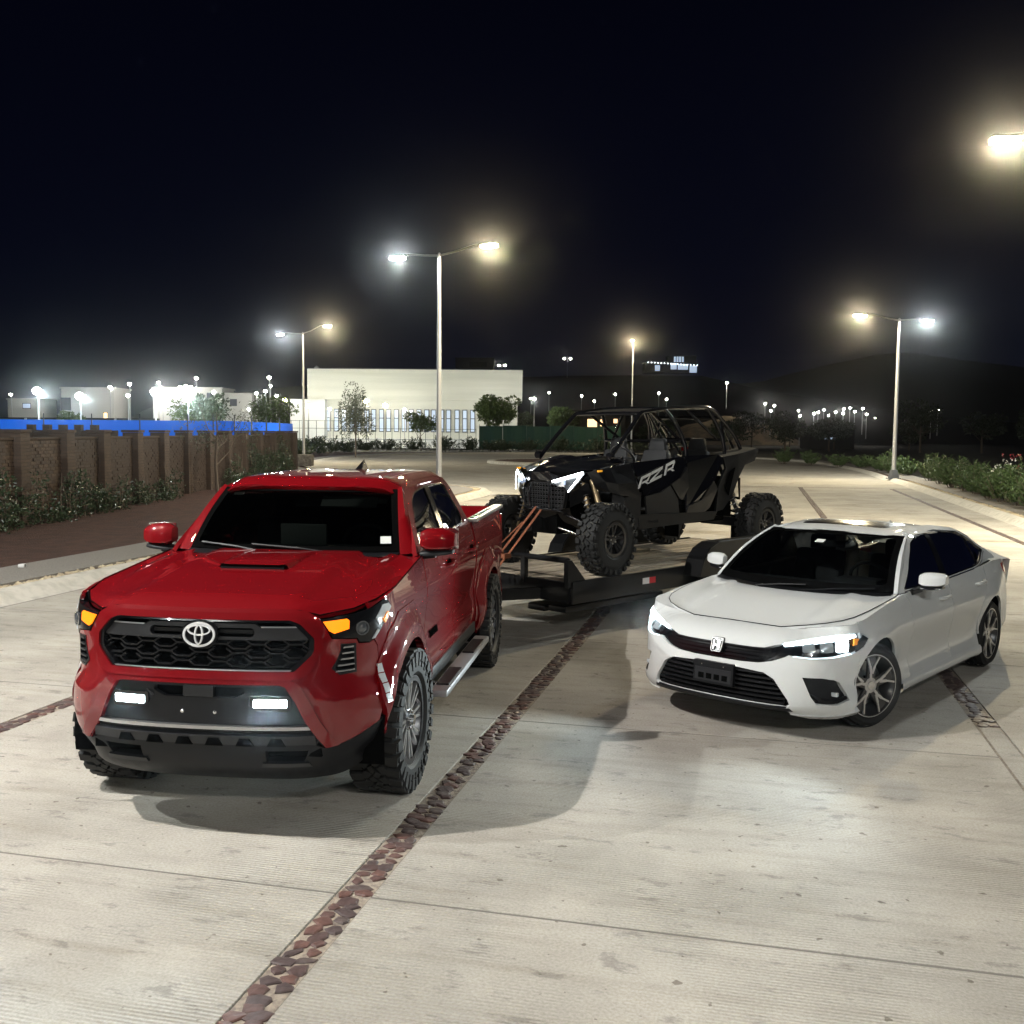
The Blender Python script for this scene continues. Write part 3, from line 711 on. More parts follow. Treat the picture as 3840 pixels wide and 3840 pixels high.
# emblem: black oval, chrome ring and two crossed ovals
em = (1.105)
def EM(u, v, w): p = T_S(u, em + v, 0); return (p[0] + .012 + w, p[1], p[2])
q = MB(); n = 40; oval = [(.104 * cos(2 * pi * k / n), .077 * sin(2 * pi * k / n)) for k in range(n)]
q.prism(oval, lambda u, v, w: EM(u, v, w), -.03, .006); eb = q.build('emblem', 'gloss_black', gr)
def oval_ring(q, rx, ry, cx, cy, t, w0, w1):
    for k in range(n):
        a, b = 2 * pi * k / n, 2 * pi * (k + 1) / n
        P = [EM(cx + (rx + s * t) * cos(x), cy + (ry + s * t) * sin(x), w) for w in (w0, w1) for s in (0, 1) for x in (a, b)]
        q.add(P, [(4, 5, 7, 6), (0, 1, 5, 4), (2, 6, 7, 3)])
q = MB(); oval_ring(q, .080, .055, 0, 0, .012, .006, .014); oval_ring(q, .058, .0215, 0, .024, .008, .006, .016); oval_ring(q, .018, .046, 0, .000, .008, .006, .018); q.build('emblem_ring', 'emblem_silver', eb, smooth=40)
# lamps in the front
def T_HL(o): return lambda t, z: T_S(t, z, o)
for s in (1, -1):
    fl = (lambda P: P) if s > 0 else (lambda P: [(-a, b) for a, b in P])
    q = MB(); patch(q, fl(HLP), T_HL(.003), (), .04, .05); hl = q.build('headlight', 'gloss_black', TR, smooth=35)
    q = MB(); patch(q, fl([(.688, 1.172), (.829, 1.181), (.843, 1.17), (.839, 1.126), (.750, 1.106), (.722, 1.121)]), T_HL(.009), (), .03, .012); q.build('turn_signal', 'amber_lit', hl)
    q = MB(); c = T_S(s * .925, 1.122, .004); nn = Vector((.75, s * .66, 0)); R3 = Matrix((Vector((0, 0, 1)).cross(nn), nn, Vector((0, 0, 1)))).transposed()
    t_ = MB(); t_.lathe([(-.02, .040), (.010, .040), (.010, .033), (.004, .030), (.016, .018), (.020, 0)], 24, 'Y'); q.add([R3 @ Vector(p) + Vector(c) for p in t_.v], t_.f); q.build('projector', 'lens_dark', hl, smooth=50)
    q = MB(); patch(q, fl([(1.03, 1.165), (1.115, 1.228), (1.195, 1.224), (1.222, 1.200), (1.14, 1.158), (1.06, 1.12)]), T_HL(.008), (), .03, .01); q.build('side_lens', 'lens_clear', hl, smooth=40)
    q = MB(); patch(q, fl([(1.085, 1.150), (1.15, 1.185), (1.165, 1.172), (1.11, 1.125)]), T_HL(.016), (), .03, .01); q.build('side_reflector', 'amber', hl)
    q = MB(); patch(q, fl([(1.0, 1.05), (1.045, 1.10), (1.06, 1.09), (1.02, 1.052)]), T_HL(.010), (), .03, .01); q.build('lower_reflector', 'lens_clear', hl)
    # vertical vent with five slats
    q = MB(); patch(q, fl(VENT), T_HL(-.035), (), .05); patch(q, fl(VENT), T_HL(.004), [[(.806 + (a - .806) * .8, .965 + (b - .965) * .88) for a, b in fl(VENT)] if s > 0 else [(-.806 + (a + .806) * .8, .965 + (b - .965) * .88) for a, b in fl(VENT)]], .04, .04)
    vt = q.build('side_vent', 'black_plastic', TR, smooth=40)
    for k, (z, a, b) in enumerate([(1.022, .800, .868), (.990, .795, .869), (.958, .783, .870), (.926, .764, .871), (.896, .752, .872)]):
        q = MB(); patch(q, fl([(a, z), (b, z + .001), (b, z + .009), (a + .004, z + .008)]), T_HL(.006), (), .03, .02); q.build('slat', 'satin_metal' if s > 0 else 'dark_plastic', vt)  # same slats, bright left and dark right: side lighting put into the material
    # lit fog lamp
    q = MB(); fr_ = round_poly(fl([(.285, .785), (.285, .730), (.32, .705), (.498, .700), (.512, .74), (.498, .785)]), .012); patch(q, fr_, T_HL(.0), (), .03, .03); fo = q.build('fog_lamp', 'gloss_black', TR)
    for k in range(4):
        a = .307 + k * .0455; q = MB(); patch(q, round_poly(fl([(a, .722), (a + .042, .722), (a + .042, .766), (a, .766)]), .008), T_HL(.006), (), .03, .01); q.build('led_cell', 'led_white', fo)
    ld = bpy.data.lights.new('fog_light', 'SPOT'); ld.energy = 260; ld.color = (.80, .96, 1.); ld.spot_size = radians(70); ld.spot_blend = .9; ld.shadow_soft_size = .06
    lo = bpy.data.objects.new('fog_light', ld); COL.objects.link(lo); lo.parent = TR; lo.location = Vector(T_S(s * .395, .743, .06)); lo.rotation_euler = (0, radians(-78), 0); lo.rotation_euler = (Vector((1, 0, .02)).to_track_quat('-Z', 'Z')).to_euler()
# lower bumper insert
INS = [(.44, .842), (.474, .832), (.526, .753), (.577, .642), (.630, .561), (.682, .49)]
ins = [(-a, b) for a, b in INS[::-1]] + INS; op = round_poly([(-.25, .825), (-.26, .80), (-.20, .768), (.20, .768), (.26, .80), (.25, .825)], .01)
q = MB(); patch(q, ins[::-1], lambda t, z: T_S(t, z, -.012), [op], .05, .03); ip = q.build('bumper_insert', 'black_plastic', TR, smooth=35)
q = MB(); patch(q, op, lambda t, z: T_S(t, z, -.07), (), .1); q.build('lower_opening', 'void', ip)
q = MB(); patch(q, round_poly([(-.085, .772), (.085, .772), (.085, .834), (-.085, .834)], .008), lambda t, z: T_S(t, z, -.004), (), .05, .02); q.build('sensor_cover', 'dark_plastic', ip)
q = MB(); patch(q, [(-.62, .598), (.62, .598), (.61, .617), (-.61, .617)], lambda t, z: T_S(t, z, .012), (), .05, .03); q.build('silver_bar', 'satin_metal', ip, smooth=40)
for s in (-1, 1):
    q = MB(); p = T_S(s * .092, .690, -.012); q.lathe([(0, .011), (.008, .010), (.011, .0)], 10, 'X', p); q.build('bolt', 'chrome', ip)
    q = MB(); patch(q, [(s * .27, .765), (s * .30, .80), (s * .285, .80), (s * .255, .77)], lambda t, z: T_S(t, z, -.004), (), .03, .02); q.build('trim_edge', 'dark_plastic', ip)
# skid ledge with scallops
q = MB(); patch(q, [(-.64, .515), (.64, .515), (.63, .566), (-.63, .566)], lambda t, z: T_S(t, z, .018), (), .05, .04); led = q.build('skid_ledge', 'dark_plastic', ip, smooth=30)
for k in range(-2, 4):
    t0 = k * .17 - .085; q = MB(); patch(q, [(t0 - .05, .510), (t0 + .05, .510), (t0 + .028, .552), (t0 - .028, .552)], lambda t, z: T_S(t, z, .024), (), .04, .02); q.build('scallop', 'void', led)
# plastic valance under the bumper
VAL = [(.62, .512), (.69, .488), (.755, .497), (.89, .537), (1.03, .584), (1.10, .60), (1.105, .50), (1.08, .38), (.96, .32), (.80, .285), (.55, .262)]
val = [(-a, b) for a, b in VAL[::-1]] + VAL
rec = [(.36, .40), (.36, .475), (.60, .475), (.57, .40)]; rc = [rec, [(-a, b) for a, b in rec]]
q = MB(); patch(q, val[::-1], lambda t, z: T_S(t, z, -.002), rc, .05, .05); va = q.build('valance', 'black_plastic', TR, smooth=35)
for r_ in rc: q = MB(); patch(q, r_, lambda t, z: T_S(t, z, -.06), (), .1); q.build('tow_recess', 'void', va)
for s in (-1, 1): q = MB(); patch(q, [(s * .33, .375), (s * .62, .375), (s * .60, .40), (s * .34, .40)], lambda t, z: T_S(t, z, .01), (), .05, .02); q.build('recess_lip', 'dark_plastic', va)
# bonnet
def T_crest(x): return lerp_table([(-.66, 1.372), (-.3, 1.338), (0, 1.305), (.3, 1.275), (.47, 1.250), (.62, 1.215), (.74, 1.20)], x)
def T_ycr(x):
    if x > .60: return lerp_table([(.60, .775), (.68, .70), (.74, .62), (.80, .58)], x)
    return T_S(TP.t_at_x(x) , T_crest(x))[1] if x < .42 else lerp_table([(.42, .885), (.60, .775)], x)
def T_hood(x, v):
    yc = T_ycr(x); y = v * yc; z = T_H(x, y)[2]; k = sstep(.80, 1.0, abs(v))
    return (x, y, z * (1 - k) + (T_crest(x) + .002) * k)
# front edge of the bonnet in (x, v)
q = MB(); fe = [(.80, 0), (.795, .30), (.783, .62), (.762, .86), (.735, 1.0)]
se = [(.60, 1.0), (.45, 1.0), (.2, 1.0), (-.1, 1.0), (-.4, 1.0), (-.63, 1.0)]
bk = [(-.60, .82), (-.53, .45), (-.50, .0)]
half = fe[1:] + se + bk[:-1]
hood_ol = [fe[0]] + half + [bk[-1]] + [(a, -b) for a, b in half[::-1]]
patch(q, hood_ol, T_hood, (), .05, .02); hood = q.build('bonnet', 'red_paint', TR, smooth=50)
q = MB(); q.tube([tuple(Vector(T_hood(x, v)) + Vector((.002, 0, .001))) for x, v in [(a, -b) for a, b in (fe[1:] + se)[::-1]] + fe + se], .004, 6); q.build('bonnet_gap_shade', 'void', TR)  # dark tube along the bonnet edge stands in for shade in the gap
# hood seam and scoop
def hz(x, y): return T_H(x, y)[2]
q = MB(); prof = [(.12, .028), (.10, .031), (-.05, .029), (-.28, .015), (-.46, .001)]
rows = []
for (x, h) in prof:
    w = .215 if x > -.1 else .225
    rows.append([(x - (.03 if abs(v) > .9 else 0), v * w, hz(x, v * w) + (h if abs(v) < .9 else (h * .9 if abs(v) < 1.0 else -.01))) for v in (-1.08, -.97, -.8, -.4, 0, .4, .8, .97, 1.08)])
q.grid(rows); q.grid([[(p[0] + .006, p[1], p[2]) for p in rows[0]], rows[0]]); sc_ = q.build('bonnet_scoop', 'red_paint', TR, smooth=50)
q = MB(); q.box((.088, 0, hz(.1, 0) + .013), (.06, .40, .025)); q.build('scoop_mouth', 'void', sc_)
q = MB(); q.beam((.115, -.2, hz(.12, 0) + .006), (.115, .2, hz(.12, 0) + .006), .012, .012); q.build('scoop_lip', 'black_plastic', sc_)
# fenders (between headlight, bonnet crest, wheel arch and door)
def arch(xc, R, a0, a1, k=18): return [(xc + R * cos(radians(a0 + (a1 - a0) * i / k)), TZW + R * sin(radians(a0 + (a1 - a0) * i / k))) for i in range(k + 1)]
tx = TP.t_at_x
def X2T(P): return [(tx(x), z) for x, z in P]
fend = [(1.028, 1.046), (1.075, 1.083), (1.15, 1.148), (1.243, 1.203), (1.21, 1.240), (1.126, 1.256), (1.00, 1.222), (.99, 1.25)] + X2T([(x, T_crest(x)) for x in (.44, .3, .15, 0, -.15, -.3, -.45, -.62)]) + X2T([(-.63, 1.2), (-.635, .9), (-.62, .50)]) + X2T(arch(0, .56, 185, 20, 16)) + [(1.09, .70), (1.09, .92), (1.065, 1.005)]
q = MB(); patch(q, fend, T_S, (), .045, .02); both(q, 'front_wing', 'red_paint', TR, smooth=40)
# wheel-arch flares
def flare(xc, front):
    outer = ([(.47, .50), (.52, .72), (.50, .90), (.40, 1.06), (.22, 1.145), (-.20, 1.145), (-.46, 1.02), (-.60, .80), (-.625, .47)] if front else [(.62, .47), (.60, .80), (.46, 1.02), (.22, 1.135), (-.22, 1.135), (-.46, 1.02), (-.60, .82), (-.62, .60), (-.60, .52)])
    inner = arch(0, .505, 192, -2, 22) if front else arch(0, .505, 175, -12, 22)
    P = [(xc + x, z) for x, z in round_poly(outer, .05)[4 * 0:]]
    return [(xc + x, z) for x, z in outer] + [(xc + x, z) for x, z in (arch(0, .505, 184, -6, 22))]
def T_fl(xc):
    def f(x, z):
        r = hypot(x - xc, z - TZW); o = .006 + .016 * sstep(.70, .53, r)
        if x > .42: return T_S(tx(.42) - (x - .42) * 1.25, z, o)
        return T_S(tx(x), z, o)
    return f
for xc, fr_ in ((TXF, True), (TXR, False)):
    q = MB(); patch(q, flare(xc, fr_), T_fl(xc), (), .04, .05); a_, b_ = both(q, 'wheel_arch_flare', 'red_paint', TR, smooth=40)
    if fr_:
        for s, o_ in ((1, a_), (-1, b_)):
            for k in range(4):
                z0, z1 = .895 - k * .056, .895 - (k + 1) * .056 + .006; q = MB()
                xx = lambda z: .475 - .0 * (z - .7); patch(q, [(.455 + .02 * (z1 - .67) / .22, z1), (.492 + .012 * (z1 - .67) / .22, z1), (.492 + .012 * (z0 - .67) / .22, z0), (.455 + .02 * (z0 - .67) / .22, z0)], lambda x, z: T_fl(0)(x, z)[:1] + (T_fl(0)(x, z)[1] + .004,) + (z,), (), .04, .01)
                (q if s > 0 else mirror_mb(q)).build('side_marker', 'lens_clear', o_)
# wheel wells
for xc in (TXF, TXR):
    for s in (-1, 1):
        q = MB(); q.grid([[(xc + .54 * cos(a), s * y, TZW + .54 * sin(a)) for a in [radians(-12 + 204 * i / 20) for i in range(21)]] for y in (.93, .55)]); q.grid([[(xc + r * cos(a), s * .55, TZW + r * sin(a)) for a in [radians(-12 + 204 * i / 20) for i in range(21)]] for r in (.54, .05)]); q.build('wheel_well', 'void', TR)
# doors
def door(x0, x1, z0, z1f, z1r, cut=None):
    P = [(x0, z0), (x0, z1f), (x1, z1r), (x1, z0)]
    if cut: P = P[:3] + cut
    return P
fd = door(-.645, -1.655, .535, 1.388, 1.405); rd_ = [(-1.665, .535), (-1.665, 1.405), (-2.64, 1.425), (-2.64, 1.05), (-2.70, .80), (-2.68, .60), (-2.66, .535)]
rd_ = [(-1.665, .535), (-1.665, 1.405), (-2.64, 1.425), (-2.64, .535)]
for P, hx in ((fd, -1.46), (rd_, -2.45)):
    q = MB(); patch(q, P, lambda x, z: T_side(x, z), (), .05, .02); pr = both(q, 'door', 'red_paint', TR, smooth=40)
    for s, d_ in zip((1, -1), pr):
        q = MB(); y0 = T_side(hx, 1.215)[1]
        q.tube([(hx + .12, s * (y0 - .005), 1.212), (hx + .10, s * (y0 + .032), 1.214), (hx - .08, s * (y0 + .036), 1.220), (hx - .11, s * (y0 - .005), 1.222)], [.014, .017, .019, .015], 8); q.build('handle', 'red_paint', d_, smooth=60)
        q = MB(); n8 = 16; q.add([(hx + .07 * cos(2 * pi * k / n8), s * (y0 + .003), 1.222 + .028 * sin(2 * pi * k / n8)) for k in range(n8)], [tuple(range(n8))]); q.build('handle_cup', 'void', d_)
q = MB()
text_mesh(q, 'TACOMA', .064, lambda u, v, w: (lambda p: (p[0], p[1] + .003 + w, p[2]))(T_side(-.93 - u, .80 + v)), .006, 0., .004); bd = q.build('door_badge', 'void', TR)
# rocker and frame below
for s in (-1, 1):
    q = MB(); q.box((-1.65, s * .86, .50), (2.1, .10, .10)); q.build('rocker_panel', 'black_plastic', TR, bevel=.02)
    q = MB(); q.beam((-.62, s * 1.0, .435), (-2.50, s * 1.0, .435), .125, .05); st = q.build('side_step', 'step_silver', TR, bevel=.015)
    for x in (-1.02, -2.05): q = MB(); q.box((x, s * 1.0, .464), (.50, .09, .012)); q.build('step_pad', 'black_plastic', st)
    q = MB()
    for x in (-.85, -2.2): q.beam((x, s * .94, .43), (x, s * .60, .50), .06, .05)
    q.build('step_bracket', 'black_plastic', st)
q = MB(); q.box((-1.7, 0, .55), (5.0, 1.3, .22)); q.box((.35, 0, .62), (.7, 1.2, .5)); q.build('chassis', 'void', TR)
q = MB(); q.tube([(TXR, -.8, TZW), (TXR, .8, TZW)], .06, 10); q.tube([(TXF, -.8, TZW), (TXF, .8, TZW)], .05, 10); q.build('axle', 'void', TR)
# cab
SF = [(-.60, 1.372), (-.615, 1.40), (-.80, 1.575), (-.985, 1.765), (-1.10, 1.812), (-1.5, 1.838), (-2.3, 1.838), (-2.54, 1.81), (-2.60, 1.72), (-2.68, 1.42), (-2.68, 1.37)]
DLO = round_poly([(-.735, 1.408), (-.90, 1.565), (-1.08, 1.70), (-1.25, 1.758), (-1.60, 1.785), (-2.38, 1.782), (-2.44, 1.74), (-2.50, 1.52), (-2.42, 1.435)], .05)
q = MB(); patch(q, SF, T_G, [DLO], .05, .03); both(q, 'cab_side', 'red_paint', TR, smooth=50)
q = MB(); patch(q, DLO, lambda x, z: T_G(x, z, -.012), (), .08); both(q, 'side_window', 'tinted', TR, smooth=50)
q = MB(); ring = [(-1.56 + (x + 1.56) * .975, 1.60 + (z - 1.60) * .93) for x, z in DLO]; patch(q, DLO, lambda x, z: T_G(x, z, -.003), [ring], .05, .008); both(q, 'window_seal', 'gloss_black', TR)
q = MB(); patch(q, [(-1.47, 1.42), (-1.60, 1.42), (-1.80, 1.785), (-1.66, 1.785)], lambda x, z: T_G(x, z, -.002), (), .05, .01); both(q, 'door_pillar', 'gloss_black', TR, smooth=50)
q = MB(); patch(q, [(-.735, 1.41), (-.82, 1.415), (-.84, 1.50)], lambda x, z: T_G(x, z, .0), (), .05, .01); both(q, 'quarter_trim', 'gloss_black', TR)
# roof
q = MB(); ro = [(-.945, -.60), (-.93, -.3), (-.925, 0), (-.93, .3), (-.945, .60), (-1.02, .655), (-1.5, .668), (-2.3, .66), (-2.52, .62), (-2.57, .5), (-2.57, -.5), (-2.52, -.62), (-2.3, -.66), (-1.5, -.668), (-1.02, -.655)]
patch(q, ro, T_R, (), .06, .03); q.build('roof', 'red_paint', TR, smooth=60)
q = MB(); q.add([(-2.36, .0, T_R(-2.36, 0)[2] - .01), (-2.20, -.03, T_R(-2.2, 0)[2] - .005), (-2.20, .03, T_R(-2.2, 0)[2] - .005), (-2.40, -.035, T_R(-2.4, 0)[2] - .005), (-2.40, .035, T_R(-2.4, 0)[2] - .005), (-2.385, 0, T_R(-2.385, 0)[2] + .085)], [(1, 2, 5), (2, 4, 5), (4, 3, 5), (3, 1, 5)]); q.build('roof_antenna', 'gloss_black', TR)
# back of the cab
q = MB(); q.grid([[(-2.62, y, 1.36) for y in np.linspace(-.85, .85, 9)], [(-2.60, y, 1.6) for y in np.linspace(-.76, .76, 9)], [(-2.56, y, 1.80) for y in np.linspace(-.64, .64, 9)]]); q.build('cab_back', 'red_paint', TR, smooth=50)
# windscreen with its black border
q = MB(); q.grid([[T_W(u, v) for u in np.linspace(-1, 1, 25)] for v in np.linspace(0, 1, 13)]); q.build('windscreen', 'windscreen', TR, smooth=60)
q = MB(); wo = [(-1, 0), (1, 0), (1, 1), (-1, 1)]; wi = round_poly([(-.945, .07), (.945, .07), (.93, .93), (-.93, .93)], .05)
patch(q, wo, lambda u, v: tuple(Vector(T_W(u, v)) + Vector((.002, 0, .003))), [wi], .12, 0); q.build('windscreen_border', 'void', TR, smooth=60)
q = MB(); q.grid([[(T_W(u, 0)[0] + .10, T_W(u, 0)[1], 1.372) for u in np.linspace(-1, 1, 15)], [(T_W(u, 0)[0] + .0, T_W(u, 0)[1], 1.390) for u in np.linspace(-1, 1, 15)]]); q.build('cowl', 'black_plastic', TR)
for s, (u0, u1) in ((1, (.55, -.35)), (-1, (-.1, -.88))):
    q = MB(); a = Vector(T_W(u0, -.06)) + Vector((.02, 0, .012)); b = Vector(T_W(u1, .05)) + Vector((.015, 0, .02)); q.tube([a, a.lerp(b, .5) + Vector((.01, 0, .012)), b], .008, 6); q.build('wiper', 'black_plastic', TR)
# A pillars
for s in (-1, 1):
    q = MB(); L_, R_ = [], []
    for v in np.linspace(-.05, 1.02, 12):
        w = Vector(T_W(s * 1.0, v)); zz = w.z; g = Vector(T_G(w.x - .02, zz)); g.y *= s
        L_.append(tuple(w + Vector((.0, 0, .006)))); R_.append(tuple(Vector((w.x - .045, g.y + .0 * s, zz + .0))))
    mid = [tuple((Vector(a) + Vector(b)) / 2 + Vector((.018, s * .014, .012))) for a, b in zip(L_, R_)]
    q.grid([L_, mid, R_]); q.build('front_pillar', 'red_paint', TR, smooth=60)
# mirrors
def mirror_shell(s, base, sz, paint, low, parent, capmat):
    # shell: rounded box swept outwards from the door
    rows = []
    for i, f in enumerate(np.linspace(0, 1, 7)):
        y = base[1] + sz[1] * f; k = (1 - (2 * f - 1) ** 4 * .35) * (1 - .12 * f); zc = base[2] + sz[3] * f; xc = base[0] - sz[4] * f
        hh = sz[2] * k / 2; dx = sz[0] * (1 - .35 * abs(2 * f - 1) ** 3) / 2
        ring_ = [(1, -.7), (1.0, .1), (.8, .75), (.3, 1.), (-.5, .95), (-.95, .7), (-.95, -.75), (-.3, -.95), (.5, -.95)]
        rows.append([(xc + a * dx, s * y, zc + b * hh) for a, b in ring_])
    q = MB(); q.grid([r + [r[0]] for r in rows]); q.add(rows[0], [tuple(range(9))]); q.add(rows[-1], [tuple(range(9))])
    return q
for s in (-1, 1):
    q = mirror_shell(s, (-.675, .875, 1.475), (.16, .225, .165, -.005, .04), 0, 0, TR, 0); mi = q.build('wing_mirror', 'red_paint', TR, smooth=50)
    q = mirror_shell(s, (-.675, .87, 1.380), (.14, .215, .045, .012, .04), 0, 0, TR, 0); q.build('mirror_base', 'black_plastic', mi, smooth=50)
    q = MB(); q.beam((-.69, s * .86, 1.36), (-.69, s * .97, 1.375), .07, .045); q.build('mirror_arm', 'black_plastic', mi, bevel=.01)
    q = MB(); q.box((-.775, s * 1.01, 1.475), (.006, .20, .14)); q.build('mirror_glass', 'chrome', mi)
# load bed
bs = [(-2.70, .56), (-2.70, 1.418), (-4.33, 1.43), (-4.33, .62), (-3.95, .60)] + [(x, z) for x, z in arch(TXR, .56, 182 - 180 + 178, -2, 16)][::-1]
bs = [(-2.70, .54), (-2.70, 1.418), (-4.30, 1.43), (-4.30, .62), (-3.93, .58)] + arch(TXR, .56, 176, 6, 16) + [(-2.80, .54)]
q = MB(); patch(q, bs, lambda x, z: T_side(x, z), (), .05, .02); both(q, 'bed_side', 'red_paint', TR, smooth=40)
for s in (-1, 1):
    q = MB(); q.beam((-2.68, s * .875, 1.432), (-4.30, s * .875, 1.444), .10, .03); rl = q.build('bed_rail', 'satin_metal', TR, bevel=.008)
    q = MB()
    for k in range(9): q.box((-2.80 - k * .17, s * .865, 1.452), (.10, .035, .012))
    q.build('rail_slot', 'black_plastic', rl)
    q = MB(); q.grid([[(-2.70, s * .82, 1.42), (-4.30, s * .82, 1.43)], [(-2.70, s * .82, .85), (-4.30, s * .82, .85)]]); q.build('bed_inner_side', 'void', TR)
q = MB(); q.box((-3.5, 0, .85), (1.62, 1.66, .05)); q.build('bed_floor', 'void', TR)
q = MB(); q.box((-4.325, 0, 1.13), (.07, 1.66, .62)); q.build('tailgate', 'red_paint', TR, bevel=.02)
q = MB(); q.box((-4.44, 0, .62), (.16, 1.72, .18)); q.build('rear_bumper', 'black_plastic', TR, bevel=.03)
for s in (-1, 1): q = MB(); q.box((-4.345, s * .85, 1.15), (.08, .11, .42)); q.build('tail_lamp', 'red_lens', TR, bevel=.015)
# cabin
q = MB(); q.box((-.88, 0, 1.29), (.55, 1.45, .18)); q.box((-.75, 0, 1.37), (.35, 1.35, .05)); q.build('dashboard', 'interior', TR, bevel=.04)
q = MB(); q.box((-.98, -.05, 1.46), (.03, .34, .15)); q.build('centre_screen', 'interior_grey', TR, bevel=.01)
for s in (-1, 1):
    q = MB(); q.box((-1.58, s * .38, 1.22), (.16, .5, .62), rot=Matrix.Rotation(-.22, 3, 'Y')); q.box((-1.35, s * .38, .98), (.5, .5, .16)); se_ = q.build('seat', 'interior', TR, bevel=.05)
    q = MB(); q.box((-1.67, s * .38, 1.60), (.10, .27, .18)); q.build('headrest', 'interior', se_, bevel=.04)
q = MB(); q.box((-2.42, 0, 1.25), (.18, 1.4, .6)); q.box((-1.6, 0, .85), (2.0, 1.5, .06)); q.build('rear_bench', 'interior', TR, bevel=.04)
q = MB(); ctr = Vector((-1.16, .38, 1.36)); ax = Vector((-.88, 0, .46)); u_ = Vector((0, 1, 0)); w_ = ax.cross(u_); q.tube([ctr + u_ * (.19 * cos(a)) + w_ * (.19 * sin(a)) for a in [2 * pi * k / 28 for k in range(28)]], .016, 8, closed=True); q.beam(ctr - u_ * .18, ctr + u_ * .18, .04, .02); q.build('steering_wheel', 'interior', TR, smooth=60)
q = MB(); q.box((-1.10, .34, 1.745), (.22, .42, .02), rot=Matrix.Rotation(.5, 3, 'Y')); q.build('sun_visor', 'interior_grey', TR, bevel=.006)
q = MB(); q.box((-.935, .30, 1.70), (.012, .40, .10), rot=Matrix.Rotation(-.85, 3, 'Y')); q.build('visor_film', 'lens_clear' if 0 else 'interior_grey', TR)
q = MB(); q.box((-.98, 0, 1.69), (.03, .22, .06)); q.build('rear_view_mirror', 'interior', TR, bevel=.01)
q = MB(); a_, b_ = .40, .48; q.add([tuple(Vector(T_W(u, v)) + Vector((.005, 0, .007))) for u, v in ((.835, .10), (.93, .10), (.93, .20), (.835, .20))], [(0, 1, 2, 3)]); q.build('windscreen_sticker', 'paper', TR)
q = MB(); q.add([tuple(Vector(T_W(u, v)) - Vector((.006, 0, .004))) for u, v in ((-.86, .86), (-.74, .86), (-.74, .93), (-.86, .93))], [(0, 1, 2, 3)]); q.build('permit_sticker', 'interior_grey', TR)
# wheels
TWH = wheel_set('truck', .435, .30, .265, 'mud')
for xc in (TXF, TXR):
    for s in (-1, 1): add_wheel(TWH, TR, (xc, s * .84, TZW), s, steer=radians(-2) if xc == TXF else 0)
# ================================================================== white sedan: surfaces
CP = Plan([(.885, 0), (.875, .25), (.835, .48), (.745, .67), (.60, .805), (.42, .872), (.2, .893), (0, .897), (-.8, .892), (-1.4, .893), (-2.3, .898), (-2.9, .885), (-3.35, .835), (-3.6, .75), (-3.72, .55), (-3.77, 0)])
C_DF = [(.14, -.16), (.19, -.06), (.24, -.012), (.32, .0), (.45, .0), (.54, -.014), (.61, -.032), (.67, -.055), (.72, -.095), (.755, -.16), (.775, -.24), (.79, -.34)]
C_DS = [(.15, -.07), (.20, -.02), (.27, .0), (.33, -.020), (.42, -.042), (.52, -.028), (.62, -.006), (.70, .004), (.735, .002), (.78, -.014), (.86, -.030), (.94, -.062), (.98, -.08)]
CXF, CXR, CZW, CRW = 0.0, -2.736, .325, .325
def C_S(t, z, o=0.):
    w = 1 - sstep(.60, 1.15, abs(t)); x0, y0 = CP.at(t)
    d = w * lerp_table(C_DF, z) + (1 - w) * (lerp_table(C_DS, z))
    if abs(t) > 4.2: k = sstep(4.2, 5.0, abs(t)); d = d * (1 - k) + k * lerp_table([(.2, -.08), (.35, 0), (.6, 0), (.85, -.03), (.98, -.06)], z)
    for xc in (CXF, CXR):
        r = hypot(x0 - xc, z - CZW); d += .016 * (1 - sstep(.37, .50, r)) * (1 - w)
    x, y = CP.at(t, d + o)
    return (x, y if t >= 0 else -y, z)
def C_side(x, z, o=0.): return C_S(CP.t_at_x(x), z, o)
def C_crest(x): return lerp_table([(-.75, .955), (-.5, .937), (-.2, .910), (.1, .876), (.3, .850), (.5, .822), (.6, .803), (.7, .788)], x)
def C_H(x, y):
    f = sstep(.85, -.55, x); a = abs(y)
    z = .765 + .185 * f + .02 * sin(pi * f) - .045 * (a / .8) ** 2.2
    z += .016 * sstep(.46, .50, a) * (1 - sstep(.56, .78, a)) * sstep(.62, .3, x)
    z -= .04 * sstep(.62, .80, x)
    return (x, y, z)
def C_G(x, z, o=0.):
    y = lerp_table([(.92, .845), (.96, .825), (1.10, .760), (1.25, .675), (1.32, .625), (1.36, .575), (1.39, .50)], z)
    y -= .05 * sstep(-.9, -.3, x) + .10 * sstep(-2.3, -3.1, x)
    return (x, y + o, z)
def C_W(u, v):
    a = abs(u)
    b = Vector((-.26 - .27 * a ** 2.1, .775 * u, .952 - .0 * a)); t = Vector((-1.09 - .10 * a * a, .605 * u, 1.358 - .016 * a * a))
    p = b.lerp(t, v); p.x += .04 * sin(pi * v); p.z += .045 * sin(pi * v) * (1 - .3 * a)
    return tuple(p)
def C_R(x, y):
    a = abs(y) / .60
    z = lerp_table([(-3.1, 1.10), (-2.95, 1.155), (-2.75, 1.23), (-2.5, 1.305), (-2.2, 1.365), (-1.9, 1.402), (-1.65, 1.412), (-1.4, 1.408), (-1.2, 1.385), (-1.05, 1.352)], x)
    return (x, y, z - .030 * a ** 2.4 - .04 * sstep(.8, 1.06, a))
